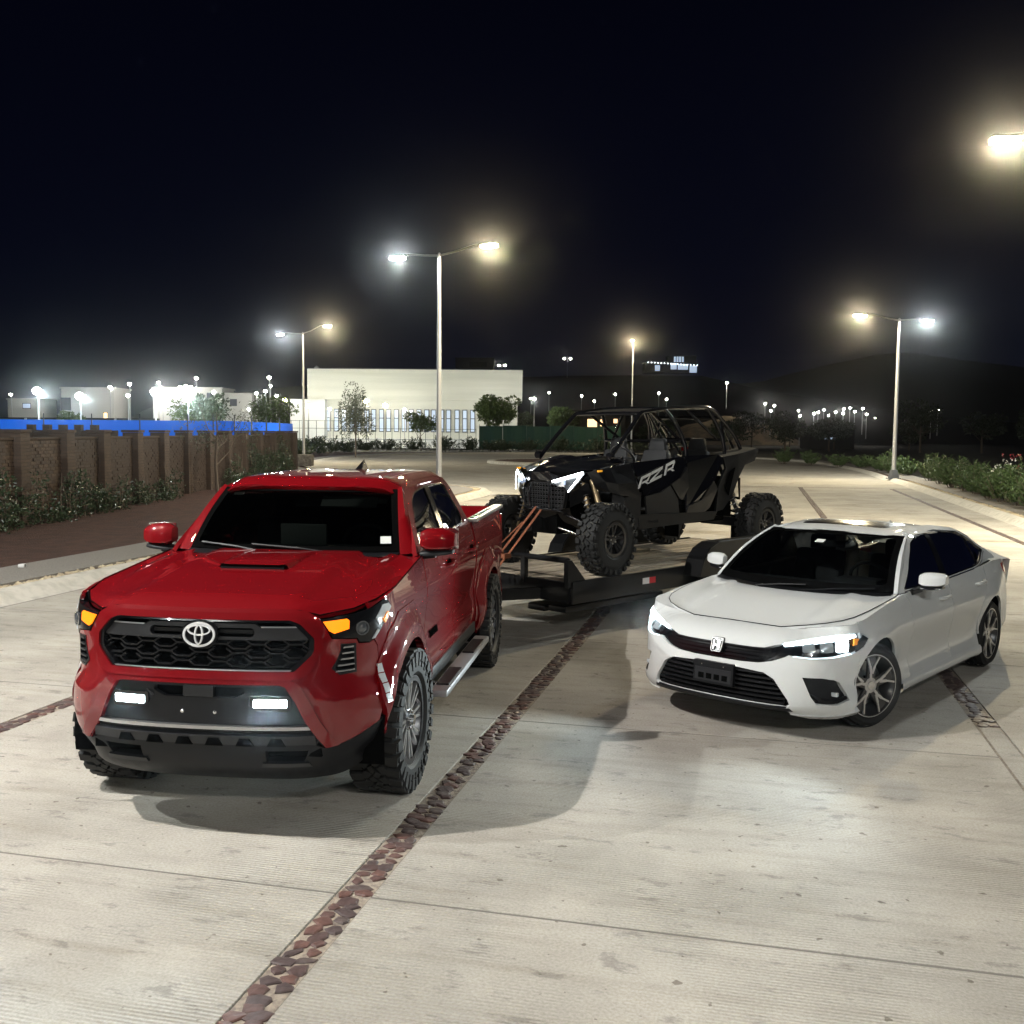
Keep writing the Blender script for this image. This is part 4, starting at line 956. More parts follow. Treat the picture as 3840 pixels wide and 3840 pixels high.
# ================================================================== white sedan
CV = thing('sedan_car', 'white four-door sedan with lit headlights and dark tinted windows', 'car', (2.094, 8.0616, 0), -2.29475)
PATCH_C = Vector((-1.4, 0, .5))
def CS(o): return lambda t, z: C_S(t, z, o)
ct = CP.t_at_x
def C2T(P): return [(ct(x), z) for x, z in P]
def carch(xc, R, a0, a1, k=18): return [(xc + R * cos(radians(a0 + (a1 - a0) * i / k)), CZW + R * sin(radians(a0 + (a1 - a0) * i / k))) for i in range(k + 1)]
CHL = [(.500, .700), (.62, .722), (.80, .748), (.969, .768), (1.13, .778), (1.20, .765), (1.262, .724), (1.19, .664), (1.06, .628), (.88, .612), (.70, .608), (.56, .628), (.478, .668)]
CUG = [(0, .656), (.20, .656), (.37, .664), (.44, .684), (.50, .698), (.478, .668), (.56, .628), (.53, .612), (.44, .578), (.34, .556), (.20, .549), (0, .548)]
CLG = [(0, .506), (.19, .504), (.38, .492), (.42, .474), (.46, .452), (.56, .31), (.575, .268), (.545, .245), (.3, .243), (0, .242)]
CFG = [(.657, .480), (.80, .474), (.905, .455), (.965, .430), (1.03, .349), (1.052, .300), (.924, .272), (.764, .285), (.72, .34)]
xa = ct(.365)
CB = [(0, .785), (.44, .783), (.75, .787), (.96, .822), (1.10, .838), (xa + .0, .850), (xa + .02, .60), (xa - .005, .325), (xa - .04, .235), (1.12, .20), (.90, .188), (.60, .192), (.55, .232), (.3, .222), (0, .222)]
def msy(P): return [(-a, b) for a, b in P[1:-1][::-1]] + P[1:-1]
def neg(P): return [(-a, b) for a, b in P]
q = MB(); patch(q, msy(CB), CS(0), [msy(CUG), msy(CLG), CHL, neg(CHL), CFG, neg(CFG)], .04, .03, flip=True); q.build('front_bumper', 'white_paint', CV, smooth=40)
# upper grille with emblem
q = MB(); patch(q, msy(CUG), CS(-.03), (), .05, .0); ug = q.build('upper_grille', 'gloss_black', CV, smooth=50)
for k, (z, w) in enumerate([(.575, .36), (.600, .42), (.626, .46)]):
    q = MB(); patch(q, [(-w, z), (w, z), (w, z + .012), (-w, z + .012)], CS(-.012 - .004 * k), (), .05, .02); q.build('grille_vane', 'gloss_black', ug, smooth=40)
q = MB(); patch(q, [(-.42, .650), (.42, .650), (.46, .672), (.38, .660), (-.38, .660), (-.46, .672)], CS(.001), (), .05, .02); q.build('grille_brow', 'gloss_black', ug)
def HM(u, v, w): p = C_S(u, .640 + v, 0); return (p[0] + .008 + w, p[1], p[2] + 0)
q = MB(); fr_ = round_poly([(-.052, .052), (.052, .052), (.044, -.05), (-.044, -.05)], .016, 4); q.prism(fr_, HM, -.03, .006); eb = q.build('emblem', 'gloss_black', ug)
q = MB(); fo_ = round_poly([(-.050, .050), (.050, .050), (.042, -.048), (-.042, -.048)], .016, 4); fi_ = [(a * .89, b * .89) for a, b in fo_]
n = len(fo_)
for i in range(n):
    j = (i + 1) % n; q.add([HM(*fo_[i], .014), HM(*fo_[j], .014), HM(*fi_[j], .014), HM(*fi_[i], .014), HM(*fo_[i], .004), HM(*fo_[j], .004)], [(0, 1, 2, 3), (0, 1, 5, 4)])
for s in (-1, 1): q.prism([(s * .033, .034), (s * .021, .034), (s * .015, .004), (s * .018, -.033), (s * .029, -.033)], HM, .004, .015)
q.prism([(-.019, .006), (.019, .006), (.019, -.010), (-.019, -.010)], HM, .004, .0149); q.build('emblem_letter', 'emblem_silver', eb)
# lower grille
q = MB(); patch(q, msy(CLG), CS(-.05), (), .06, .0); lg = q.build('lower_grille', 'void', CV)
for k in range(7):
    z = .272 + k * .034; w = lerp_table([(.25, .545), (.31, .555), (.45, .45), (.5, .36)], z) - .015
    q = MB(); patch(q, [(-w, z), (w, z), (w, z + .013), (-w, z + .013)], CS(-.014), (), .06, .03); q.build('grille_slat', 'black_plastic', lg)
q = MB(); patch(q, [(-.60, .222), (.60, .222), (.575, .246), (-.575, .246)], CS(.004), (), .05, .02); q.build('grille_sill', 'black_plastic', lg, smooth=40)
# number plate holder
def PL(u, v, w): p = C_S(0, .437, 0); return (p[0] + .012 + w + v * -.06, u, .437 + v)
q = MB(); q.prism(round_poly([(-.165, -.08), (.165, -.08), (.165, .08), (-.165, .08)], .008), PL, -.03, .006); pl_ = q.build('plate_holder', 'black_plastic', CV)
q = MB(); q.prism([(-.15, -.065), (.15, -.065), (.15, .03), (-.15, .03)], PL, .006, .009); q.build('plate_recess', 'dark_plastic', pl_)
for k in range(4): q = MB(); q.prism([(-.12 + k * .065, -.05), (-.075 + k * .065, -.05), (-.075 + k * .065, -.01), (-.12 + k * .065, -.01)], PL, .008, .0115); q.build('plate_slot', 'void', pl_)
for u in (-.09, .09): q = MB(); q.lathe([(0, .006), (.012, .005), (.014, 0)], 8, 'X', PL(u, .056, .006)); q.build('plate_bolt', 'chrome', pl_)
# headlights and fog pods
for s in (1, -1):
    fl = (lambda P: P) if s > 0 else neg
    q = MB(); patch(q, fl(CHL), CS(-.022), (), .04, .0); patch(q, fl([(1.19, .757), (1.258, .724), (1.19, .668), (1.10, .642), (1.12, .72)]), CS(.002), (), .04, .01); hl = q.build('headlight', 'gloss_black', CV, smooth=40)
    q = MB(); patch(q, fl([(.512, .700), (.62, .720), (.80, .745), (.969, .765), (1.10, .772), (1.10, .752), (.969, .744), (.80, .727), (.62, .704), (.522, .690)]), CS(.003), (), .04, .02); q.build('running_light', 'led_white', hl)
    q = MB(); patch(q, fl([(.60, .625), (.72, .617), (.90, .622), (1.04, .638), (1.06, .630), (.88, .613), (.70, .609), (.58, .618)]), CS(.0), (), .04, .02); q.build('lower_chrome_bar', 'chrome_glow', hl)  # unlit bar; its faint glow stands in for a cyan chrome sheen
    for a, b, m_ in ((.66, .76, 'lens_clear'), (.80, .90, 'lens_clear'), (.93, 1.03, 'led_white')):
        q = MB(); patch(q, round_poly(fl([(a, .650), (b, .652), (b, .715 + (a - .66) * .08), (a, .700 + (a - .66) * .08)]), .012), CS(-.008), (), .03, .02); q.build('projector', m_, hl, smooth=40)
    q = MB(); patch(q, fl([(1.075, .690), (1.13, .695), (1.135, .735), (1.085, .738)]), CS(-.004), (), .03, .01); q.build('side_reflector', 'amber', hl)
    q = MB(); patch(q, fl(CHL), CS(.006), (), .05); q.build('headlight_cover', 'clear_cover', hl, smooth=60)
    ld = bpy.data.lights.new('head_light', 'SPOT'); ld.energy = 140; ld.color = (.80, .95, 1.); ld.spot_size = radians(95); ld.spot_blend = .9; ld.shadow_soft_size = .05
    lo = bpy.data.objects.new('head_light', ld); COL.objects.link(lo); lo.parent = CV; lo.location = Vector(C_S(s * .95, .69, .07)); lo.rotation_euler = (Vector((1, 0, .0)).to_track_quat('-Z', 'Z')).to_euler()
    q = MB(); patch(q, fl(CFG), CS(-.035), (), .05, 0); patch(q, fl([(.70, .37), (.80, .30), (.93, .285), (1.04, .31), (1.03, .33), (.93, .30), (.81, .318)]), CS(-.004), (), .04, .03); fp = q.build('fog_pod', 'black_plastic', CV, smooth=40)
    q = MB(); p = Vector(C_S(s * .93, .345, -.025)); q.box(p, (.03, .05, .03)); q.build('fog_lens', 'lens_clear', fp, bevel=.006)
    q = MB(); patch(q, fl([(.58, .196), (.80, .186), (1.0, .186), (1.16, .205), (1.165, .175), (1.0, .155), (.75, .158)]), CS(.012), (), .05, .04); q.build('bumper_lip', 'white_paint', CV, smooth=40)
# bonnet
def C_yc(x): return lerp_table([(.36, .80), (.5, .72), (.58, .62)], x) if x > .36 else min(.80, C_S(ct(x), C_crest(x))[1] - .0) if x > .2 else C_S(ct(x), C_crest(x))[1]
def C_ycr(x): return lerp_table([(-.62, .815), (-.4, .825), (-.185, .825), (0, .82), (.2, .805), (.35, .765), (.45, .70), (.53, .60), (.60, .45)], x)
def C_hood(x, v):
    yc = C_ycr(x); y = v * yc; z = C_H(x, y)[2]; k = sstep(.72, 1.0, abs(v)); ze = C_crest(x) + .004
    return (x, y, z * (1 - k) + ze * k)
def C_hoodf(x, y): yc = C_ycr(x); return C_hood(x, max(-1.15, min(1.15, y / yc)))
q = MB(); ho = [(.592, 0), (.590, .2), (.575, .37), (.525, .54), (.45, .665), (.36, .738), (.25, .785), (.05, .812), (-.185, .822), (-.45, .820), (-.58, .80), (-.50, .68), (-.40, .50), (-.32, .28), (-.29, 0)]
patch(q, ho + [(a, -b) for a, b in ho[1:-1][::-1]], lambda x, y: tuple(Vector(C_hoodf(x, y)) + Vector((0, 0, .004))), (), .045, .02); q.build('bonnet', 'white_paint', CV, smooth=60)
q = MB(); q.tube([tuple(Vector(C_hoodf(x, y)) + Vector((0, 0, .0025))) for x, y in [(a, -b) for a, b in ho[1:11][::-1]] + ho[:11]], .0034, 6); q.build('bonnet_gap_shade', 'void', CV)  # thin dark tube painted in as the shaded line around the bonnet
# infill between bonnet edge and bumper or wing edge, set below the shut line
def strip(a, b): q = MB(); q.grid([a, b]); return q
for s in (1, -1):
    A = [C_hoodf(x, y) for x, y in ho[:10]]; top = [(0, .785), (.2, .784), (.40, .783), (.62, .786), (.80, .796), (.95, .82), (1.08, .836)] + C2T([(x, C_crest(x)) for x in (.25, .0, -.25)])
    B = [C_S(t, z) for t, z in top]
    q = MB(); q.grid([[(p[0], s * p[1], p[2] - .004) for p in A], [(p[0], s * p[1], p[2] + .001) for p in B]]); q.build('shut_line', 'white_paint', CV, smooth=60)
# wings
wf = [(xa + .012, .852)] + C2T([(x, C_crest(x)) for x in (.25, .1, -.1, -.3, -.5)]) + C2T([(-.62, .942), (-.655, .80), (-.66, .5), (-.655, .255), (-.45, .255)]) + C2T(carch(0, .368, 188, 8, 18)) + [(xa + .022, .60)]
q = MB(); patch(q, wf, CS(0), (), .045, .02); both(q, 'front_wing', 'white_paint', CV, smooth=45)
for s in (1, -1):   # wing top up to the windscreen pillar
    A = [C_S(ct(x), C_crest(x)) for x in (-.2, -.35, -.5, -.62)]; B = [C_hoodf(x, .822) for x in (-.2, -.35, -.5, -.56)]
    q = MB(); q.grid([[(p[0], s * p[1], p[2]) for p in A], [(p[0], s * p[1], p[2]) for p in B]]); q.build('wing_top', 'white_paint', CV, smooth=60)
# doors, quarter panel, sills
d1 = [(-.665, .275), (-.665, .80), (-.64, .945), (-1.60, .962), (-1.60, .275)]; d2 = [(-1.61, .275), (-1.61, .962), (-2.62, .985), (-2.56, .80), (-2.40, .66), (-2.33, .50), (-2.31, .275)]
for P, hx, hzz in ((d1, -1.41, .825), (d2, -2.36, .850)):
    q = MB(); patch(q, P, lambda x, z: C_side(x, z), (), .05, .02); pr = both(q, 'door', 'white_paint', CV, smooth=45)
    for s, d_ in zip((1, -1), pr):
        y0 = C_side(hx, hzz)[1]; q = MB(); q.tube([(hx + .105, s * (y0 - .004), hzz), (hx + .09, s * (y0 + .026), hzz), (hx - .09, s * (y0 + .028), hzz + .006), (hx - .105, s * (y0 - .004), hzz + .006)], [.012, .015, .015, .012], 8); q.build('handle', 'white_paint', d_, smooth=60)
qp = [(-2.63, .985), (-3.0, 1.0), (-3.3, .985), (-3.5, .955), (-3.55, .80), (-3.52, .50), (-3.40, .26), (-3.15, .26)] + carch(CXR, .368, 188, 8, 18) + [(-2.34, .50), (-2.41, .66), (-2.57, .80)]
q = MB(); patch(q, qp, lambda x, z: C_side(x, z), (), .05, .02); both(q, 'rear_wing', 'white_paint', CV, smooth=45)
for s in (1, -1):
    q = MB(); q.grid([[(x, s * (C_side(x, .27)[1] + dy), z) for x in np.linspace(-.42, -2.33, 14)] for dy, z in ((-.004, .285), (.012, .262), (.016, .22), (-.01, .185), (-.10, .175))]); q.build('sill', 'white_paint', CV, smooth=50)
# greenhouse
CSF = [(-.52, .945), (-.56, .965), (-.85, 1.155), (-1.12, 1.325), (-1.30, 1.372), (-1.6, 1.395), (-2.0, 1.385), (-2.35, 1.345), (-2.75, 1.245), (-3.05, 1.13), (-3.30, 1.02), (-3.34, .975), (-2.6, .975), (-1.6, .955)]
CDL = round_poly([(-.66, .966), (-.95, 1.155), (-1.20, 1.295), (-1.42, 1.340), (-1.9, 1.355), (-2.35, 1.316), (-2.77, 1.20), (-3.08, 1.082), (-2.86, 1.015), (-2.66, .998), (-1.60, .975)], .03)
q = MB(); patch(q, CSF, C_G, [CDL], .05, .03); both(q, 'roof_side', 'white_paint', CV, smooth=55)
q = MB(); patch(q, CDL, lambda x, z: C_G(x, z, -.008), (), .08); both(q, 'side_window', 'tinted', CV, smooth=60)
q = MB(); ci = [(-1.85 + (x + 1.85) * .985, 1.15 + (z - 1.15) * .94) for x, z in CDL]; patch(q, CDL, lambda x, z: C_G(x, z, .002), [ci], .05, .008); both(q, 'window_trim', 'gloss_black', CV)
for P in ([(-1.52, .975), (-1.64, .975), (-1.72, 1.35), (-1.64, 1.35)], [(-2.54, .99), (-2.58, .99), (-2.55, 1.26), (-2.52, 1.27)]):
    q = MB(); patch(q, P, lambda x, z: C_G(x, z, -.002), (), .05, .005); both(q, 'door_pillar', 'gloss_black', CV)
q = MB(); patch(q, [(-.66, .958), (-1.6, .967), (-2.66, .99), (-2.88, 1.006), (-3.08, 1.075), (-3.09, 1.066), (-2.89, .996), (-2.66, .980), (-1.6, .957), (-.66, .948)], lambda x, z: C_G(x, z, .004), (), .06, .006); both(q, 'window_chrome', 'chrome', CV)
# roof with dark sunroof
q = MB(); ro = [(-1.075, 0), (-1.08, .25), (-1.12, .46), (-1.20, .575), (-1.45, .605), (-1.9, .61), (-2.3, .585), (-2.45, .54), (-2.48, .3), (-2.49, 0)]
srf = round_poly([(-1.30, -.40), (-1.30, .40), (-1.80, .41), (-1.80, -.41)], .08)
patch(q, ro + [(a, -b) for a, b in ro[1:-1][::-1]], C_R, [srf], .05, .03); q.build('roof', 'white_paint', CV, smooth=60)
q = MB(); patch(q, srf, lambda x, y: tuple(Vector(C_R(x, y)) - Vector((0, 0, .002))), (), .06, .0); q.build('sunroof', 'gloss_black', CV, smooth=60)
q = MB(); z0 = C_R(-2.35, 0)[2] - .01; q.add([(-2.25, 0, z0 + .012), (-2.30, .03, z0 + .008), (-2.30, -.03, z0 + .008), (-2.46, .03, z0 - .02), (-2.46, -.03, z0 - .02), (-2.43, 0, z0 + .05)], [(0, 1, 5), (1, 3, 5), (3, 4, 5), (4, 2, 5), (2, 0, 5)]); q.build('roof_antenna', 'white_paint', CV)
q = MB(); q.grid([[(C_R(x, y)[0], y * (1 - .12 * sstep(-2.5, -3.1, x)), C_R(x, y)[2]) for y in np.linspace(-.585, .585, 15)] for x in np.linspace(-2.46, -3.12, 10)]); q.build('rear_window', 'tinted', CV, smooth=60)
q = MB(); q.grid([[(x, y, 1.075 - .02 * ((x + 3.1) / .6) ** 2 - .10 * sstep(.45, .78, abs(y)) + .0) for y in np.linspace(-.78, .78, 17)] for x in np.linspace(-3.08, -3.62, 7)]); q.grid([[(-3.62 - .08 * k, y * (1 - .06 * k), 1.05 - .28 * k - .10 * sstep(.45, .78, abs(y))) for y in np.linspace(-.78, .78, 17)] for k in range(4)]); q.build('boot_lid', 'white_paint', CV, smooth=60)
for s in (1, -1):
    P = [(ct(-3.24), .950), (ct(-3.30), .87), (ct(-3.46), .80), (ct(-3.60) + .1, .82), (ct(-3.60) + .12, .95)]
    q = MB(); patch(q, P if s > 0 else neg(P), CS(.006), (), .05, .02); q.build('tail_lamp', 'red_lens', CV, smooth=50)
q = MB(); rb = [(ct(-3.45), .94), (ct(-3.5) + .6, .80), (CP.t[-1], .80), (CP.t[-1], .22), (ct(-3.5) + .3, .22), (ct(-3.40), .26)]; patch(q, rb, CS(-.003), (), .06); both(q, 'rear_bumper', 'white_paint', CV, smooth=45)
# windscreen, border, pillars, wipers
q = MB(); q.grid([[C_W(u, v) for u in np.linspace(-1, 1, 25)] for v in np.linspace(0, 1, 13)]); q.build('windscreen', 'windscreen_sedan', CV, smooth=60)
q = MB(); wi = round_poly([(-.935, .10), (.935, .10), (.92, .92), (-.92, .92)], .06); patch(q, [(-1, 0), (1, 0), (1, 1), (-1, 1)], lambda u, v: tuple(Vector(C_W(u, v)) + Vector((.003, 0, .004))), [wi], .12, 0); q.build('windscreen_border', 'void', CV, smooth=60)
q = MB(); q.grid([[(C_W(u, 0)[0] + .07, C_W(u, 0)[1], .935 + .005 * abs(u)) for u in np.linspace(-1, 1, 21)], [C_W(u, 0) for u in np.linspace(-1, 1, 21)]]); q.build('cowl', 'black_plastic', CV, smooth=60)
for s in (-1, 1):
    q = MB(); L_, R_ = [], []
    for v in np.linspace(-.03, 1.02, 14):
        w = Vector(C_W(s * 1.0, v)); g = Vector(C_G(w.x - .05, w.z)); L_.append(tuple(w + Vector((.004, 0, .008)))); R_.append((w.x - .06, s * g.y, w.z))
    q.grid([L_, [tuple((Vector(a) + Vector(b)) / 2 + Vector((.012, s * .012, .014))) for a, b in zip(L_, R_)], R_]); q.build('front_pillar', 'white_paint', CV, smooth=60)
for u0, u1 in ((.15, .85), (-.35, .2)):
    q = MB(); a = Vector(C_W(u0, -.04)) + Vector((.03, 0, .008)); b = Vector(C_W(u1, .03)) + Vector((.02, 0, .015)); q.tube([a, a.lerp(b, .5) + Vector((.015, 0, .008)), b], .007, 6); q.build('wiper', 'black_plastic', CV)
for s in (-1, 1):
    q = mirror_shell(s, (-.80, .885, 1.045), (.13, .19, .125, .005, .05), 0, 0, CV, 0); mi = q.build('wing_mirror', 'white_paint', CV, smooth=50)
    q = mirror_shell(s, (-.80, .88, .975), (.12, .17, .035, .012, .05), 0, 0, CV, 0); q.build('mirror_base', 'gloss_black', mi, smooth=50)
    q = MB(); q.beam((-.77, s * .82, .935), (-.79, s * .90, .975), .06, .05); q.build('mirror_arm', 'gloss_black', mi, bevel=.01)
# wheel wells, floor, cabin
for xc in (CXF, CXR):
    for s in (-1, 1):
        q = MB(); aa = [radians(-15 + 210 * i / 20) for i in range(21)]
        q.grid([[(xc + .385 * cos(a), s * y, CZW + .385 * sin(a)) for a in aa] for y in (.86, .50)]); q.grid([[(xc + r * cos(a), s * .50, CZW + r * sin(a)) for a in aa] for r in (.385, .03)]); q.build('wheel_well', 'void', CV)
q = MB(); q.box((-1.4, 0, .23), (4.1, 1.3, .08)); q.box((-1.4, 0, .45), (1.9, 1.6, .4)); q.box((.30, 0, .45), (.7, 1.0, .4)); q.build('underbody', 'void', CV)
q = MB(); q.grid([[(-.35 - .22 * abs(u) ** 2, u * .76, .935), (-.8, u * .74, .955), (-.95, u * .72, .85)] for u in np.linspace(-1, 1, 9)]); q.box((-.9, .35, .96), (.22, .36, .06)); q.build('dashboard', 'interior', CV)
for s in (-1, 1):
    q = MB(); q.box((-1.62, s * .36, .82), (.14, .46, .62), rot=Matrix.Rotation(-.25, 3, 'Y')); q.box((-1.38, s * .36, .58), (.5, .46, .14)); se_ = q.build('seat', 'interior', CV, bevel=.05)
    q = MB(); q.box((-1.72, s * .36, 1.18), (.09, .24, .16)); q.build('headrest', 'interior', se_, bevel=.04)
    q = MB(); q.grid([[tuple(Vector(C_W(s * .97, v)) - Vector((.05, s * .02, .02))) for v in np.linspace(.05, .95, 8)], [tuple(Vector(C_W(s * .97, v)) - Vector((.16, s * .01, .02))) for v in np.linspace(.05, .95, 8)]]); q.build('pillar_trim', 'beige_trim', CV)
q = MB(); ctr = Vector((-1.10, .36, .95)); ax = Vector((-.9, 0, .42)); u_ = Vector((0, 1, 0)); w_ = ax.cross(u_); q.tube([ctr + u_ * (.18 * cos(a)) + w_ * (.18 * sin(a)) for a in [2 * pi * k / 28 for k in range(28)]], .015, 8, closed=True); q.beam(ctr - u_ * .17, ctr + u_ * .17, .04, .02); q.build('steering_wheel', 'interior', CV, smooth=60)
q = MB(); q.box((-1.12, 0, 1.24), (.03, .22, .06)); rv = q.build('rear_view_mirror', 'interior', CV, bevel=.01)
q = MB(); q.add([tuple(Vector(C_W(u, v)) + Vector((.006, 0, .008))) for u, v in ((-.04, .70), (.08, .70), (.08, .765), (-.04, .765))], [(0, 1, 2, 3)]); q.build('windscreen_sticker', 'paper', CV)
CWH = wheel_set('sedan', .325, .225, .235, 'road')
for s in (-1, 1): add_wheel(CWH, CV, (CXF, s * .768, CZW), s, radians(-22)); add_wheel(CWH, CV, (CXR, s * .778, CZW), s)
# ================================================================== trailer and black buggy (both in the frame of the trailer deck)
UL, UA = (.515, 11.95), -2.363
def UW(x, y): return (UL[0] + cos(UA) * x - sin(UA) * y, UL[1] + sin(UA) * x + cos(UA) * y)
DZ = .60
mat('trailer_black', (.006, .006, .0065), .32, spec=.35, coat=.2); mat('wood', (.42, .35, .26), .8, noise=(9., (.25, .20, .15), .35, .65, (1.2, 14., 1.)), bump=(40., .4, .01)); mat('tape_white', (.75, .75, .75), .4); mat('tape_red', (.55, .02, .03), .4)
mat('strap', (.20, .07, .03), .7, noise=(30., (.2, .06, .03), .4, .6)); mat('buggy_gloss', (.006, .006, .007), .12, coat=1.); mat('buggy_matte', (.006, .006, .007), .35, spec=.5, coat=.3); mat('buggy_grey', (.018, .018, .019), .5, spec=.4); mat('silver_print', (.62, .62, .60), .45); mat('seat_cloth', (.014, .014, .015), .7); mat('shock_gold', (.32, .24, .14), .35, metal=.8); mat('exhaust', (.30, .24, .17), .35, metal=1.)
mat('led_pure', (1, 1, 1), .3, emit=(.93, .98, 1.), es=14.); mat('led_blue', (.3, .35, .45), .2, emit=(.5, .65, 1.), es=.6); mat('amber_mark', (.8, .35, .02), .4, emit=(1., .42, .03), es=.5)
_nt, _bb = nodes_of(M['wood']); _oi = _nt.nodes.new('ShaderNodeObjectInfo'); _mr = _nt.nodes.new('ShaderNodeMapRange'); _mr.inputs[3].default_value = .55; _mr.inputs[4].default_value = 1.1; _hs = _nt.nodes.new('ShaderNodeHueSaturation'); _src = _bb.inputs['Base Color'].links[0].from_socket
_nt.links.new(_oi.outputs['Random'], _mr.inputs[0]); _nt.links.new(_mr.outputs[0], _hs.inputs['Value']); _nt.links.new(_src, _hs.inputs['Color']); _nt.links.new(_hs.outputs[0], _bb.inputs['Base Color'])
TL = thing('utility_trailer', 'black flatbed trailer with wooden deck hitched behind the red pickup', 'trailer', (*UL, DZ), UA)
X0, X1, YL, YR = .76, -4.15, .925, -1.02
for k in range(11):
    w = (YL - YR - .10) / 11; y = YR + .05 + (k + .5) * w; q = MB(); q.box((( X0 + X1) / 2 + rnd.uniform(-.01, .01), y, -.022 + rnd.uniform(-.003, .003)), (X0 - X1 - .06, w - .020, .04)); q.build('deck_plank', 'wood', TL, bevel=.004)
for y in (YL + .02, YR - .02): q = MB(); q.box(((X0 + X1) / 2, y, -.115), (X0 - X1, .05, .24)); q.build('side_rail', 'trailer_black', TL, bevel=.006)
for x in (X0, X1): q = MB(); q.box((x, (YL + YR) / 2, -.115), (.06, YL - YR, .22)); q.build('end_rail', 'trailer_black', TL, bevel=.006)
for k in range(6): q = MB(); q.box((.3 - k * .8, (YL + YR) / 2, -.13), (.06, YL - YR, .1)); q.build('cross_member', 'trailer_black', TL)
for x, l in ((-.50, .12), (-.62, .12)):
    q = MB(); q.box((x, YL + .047, -.10), (l, .004, .07)); q.build('reflective_tape', 'tape_red' if x < -.55 else 'tape_white', TL)
# front guard rail with gusseted corner posts
q = MB(); q.tube([(X0 + .03, YL, .235), (X0 + .03, YR, .235)], .032, 8); q.build('front_rail', 'trailer_black', TL, smooth=50)
for y in (YL, .27, -.38, YR): q = MB(); q.box((X0 + .03, y, .09), (.06, .06, .30)); q.build('rail_post', 'trailer_black', TL)
for y in (YL + .005, YR): q = MB(); q.prism([(X0 + .05, .24), (X0 - .01, .24), (X0 - .24, .0), (X0 - .24, -.05), (X0 + .05, -.05)], lambda u, v, w: (u, w, v), y - .012, y + .012); q.build('gusset', 'trailer_black', TL)
# tongue and coupler
for s in (-1, 1): q = MB(); q.beam((X0 + .0, -.05 + s * .55, -.16), (X0 + 1.12, -.05 + s * .04, -.16), .07, .12); q.build('tongue_beam', 'trailer_black', TL)
q = MB(); q.box((X0 + 1.2, -.05, -.13), (.28, .11, .10)); q.build('coupler', 'trailer_black', TL, bevel=.015)
q = MB(); q.tube([(X0 + .75, .12, .25), (X0 + .75, .12, -.52)], .035, 10); q.box((X0 + .75, .12, -.54), (.16, .16, .02)); q.build('jack', 'trailer_black', TL)
# loading ramps carried below the deck
for k, (y, z) in enumerate(((.62, -.34), (.30, -.36))):
    q = MB(); q.box((-.25, y, z), (1.75, .26, .07)); q.build('loading_ramp', 'trailer_black', TL, bevel=.01)
TWT = wheel_set('trailer', .345, .215, .20, 'road')
for s, yo in ((1, YL + .16), (-1, YR - .16)):
    for x in (-1.78, -2.62): add_wheel(TWT, TL, (x, yo, -DZ + .345), s)
    P = [(-1.22, -.10), (-1.30, .10), (-1.42, .22), (-1.60, .285), (-2.8, .285), (-2.98, .22), (-3.10, .10), (-3.18, -.10)]
    q = MB(); a = yo - .12; b = yo + .14
    for (u0, v0), (u1, v1) in zip(P, P[1:]): q.add([(u0, a, v0), (u1, a, v1), (u1, b, v1), (u0, b, v0)], [(0, 1, 2, 3)])
    q.add([(u, b, v) for u, v in P], [tuple(range(8))]); I = [(-2.2 + (u + 2.2) * .93, v - .035) for u, v in P]
    q.v = q.v; fe_ = q.build('fender', 'trailer_black', TL, smooth=30)
    q = MB(); q.tube([(x, b - .01, z + .01) for x, z in P], .014, 6); q.build('fender_edge', 'trailer_black', fe_)
q = MB(); q.box((-2.2, -.05, -.25), (1.2, 1.9, .06)); q.build('axle_frame', 'void', TL)
for s, yy in ((1, YL + .05), (-1, YR - .05)): q = MB(); q.box((X1 + .0, yy, -.10), (.05, .12, .07)); q.build('tail_lamp', 'red_lens', TL)
# ------------------------------------------------------------------ buggy
UT = thing('buggy', 'glossy black four-seat off-road buggy with lit headlights standing on the trailer', 'buggy', (*UL, DZ), UA)
PATCH_C = None
UWH = wheel_set('buggy', .406, .26, .195, 'knob')
for x in (0., -3.17):
    for s in (-1, 1): add_wheel(UWH, UT, (x, s * .80, .406), s, radians(2) if x == 0 else 0)
def quadmesh(rows, name, m, parent, smooth=None): q = MB(); q.grid(rows); return q.build(name, m, parent, smooth=smooth)
def symrow(P): return [(x, -y, z) for x, y, z in P[::-1] if y > 0] + P
# bonnet: faceted
HB = [symrow([(.285, 0, 1.145), (.265, .13, 1.152), (.200, .27, 1.142), (.085, .42, 1.168), (.03, .52, 1.176)]),
      symrow([(.18, 0, 1.195), (.16, .14, 1.205), (.10, .30, 1.200), (.02, .46, 1.200), (-.02, .58, 1.180)]),
      symrow([(-.10, 0, 1.245), (-.10, .16, 1.275), (-.12, .33, 1.270), (-.16, .48, 1.245), (-.20, .62, 1.215)]),
      symrow([(-.46, 0, 1.300), (-.46, .18, 1.325), (-.46, .36, 1.325), (-.48, .54, 1.300), (-.52, .67, 1.255)])]
quadmesh(HB, 'bonnet', 'buggy_gloss', UT)
quadmesh([HB[3], symrow([(-.66, 0, 1.27), (-.66, .18, 1.29), (-.66, .36, 1.29), (-.66, .54, 1.27), (-.66, .66, 1.22)])], 'dash_cowl', 'buggy_matte', UT)
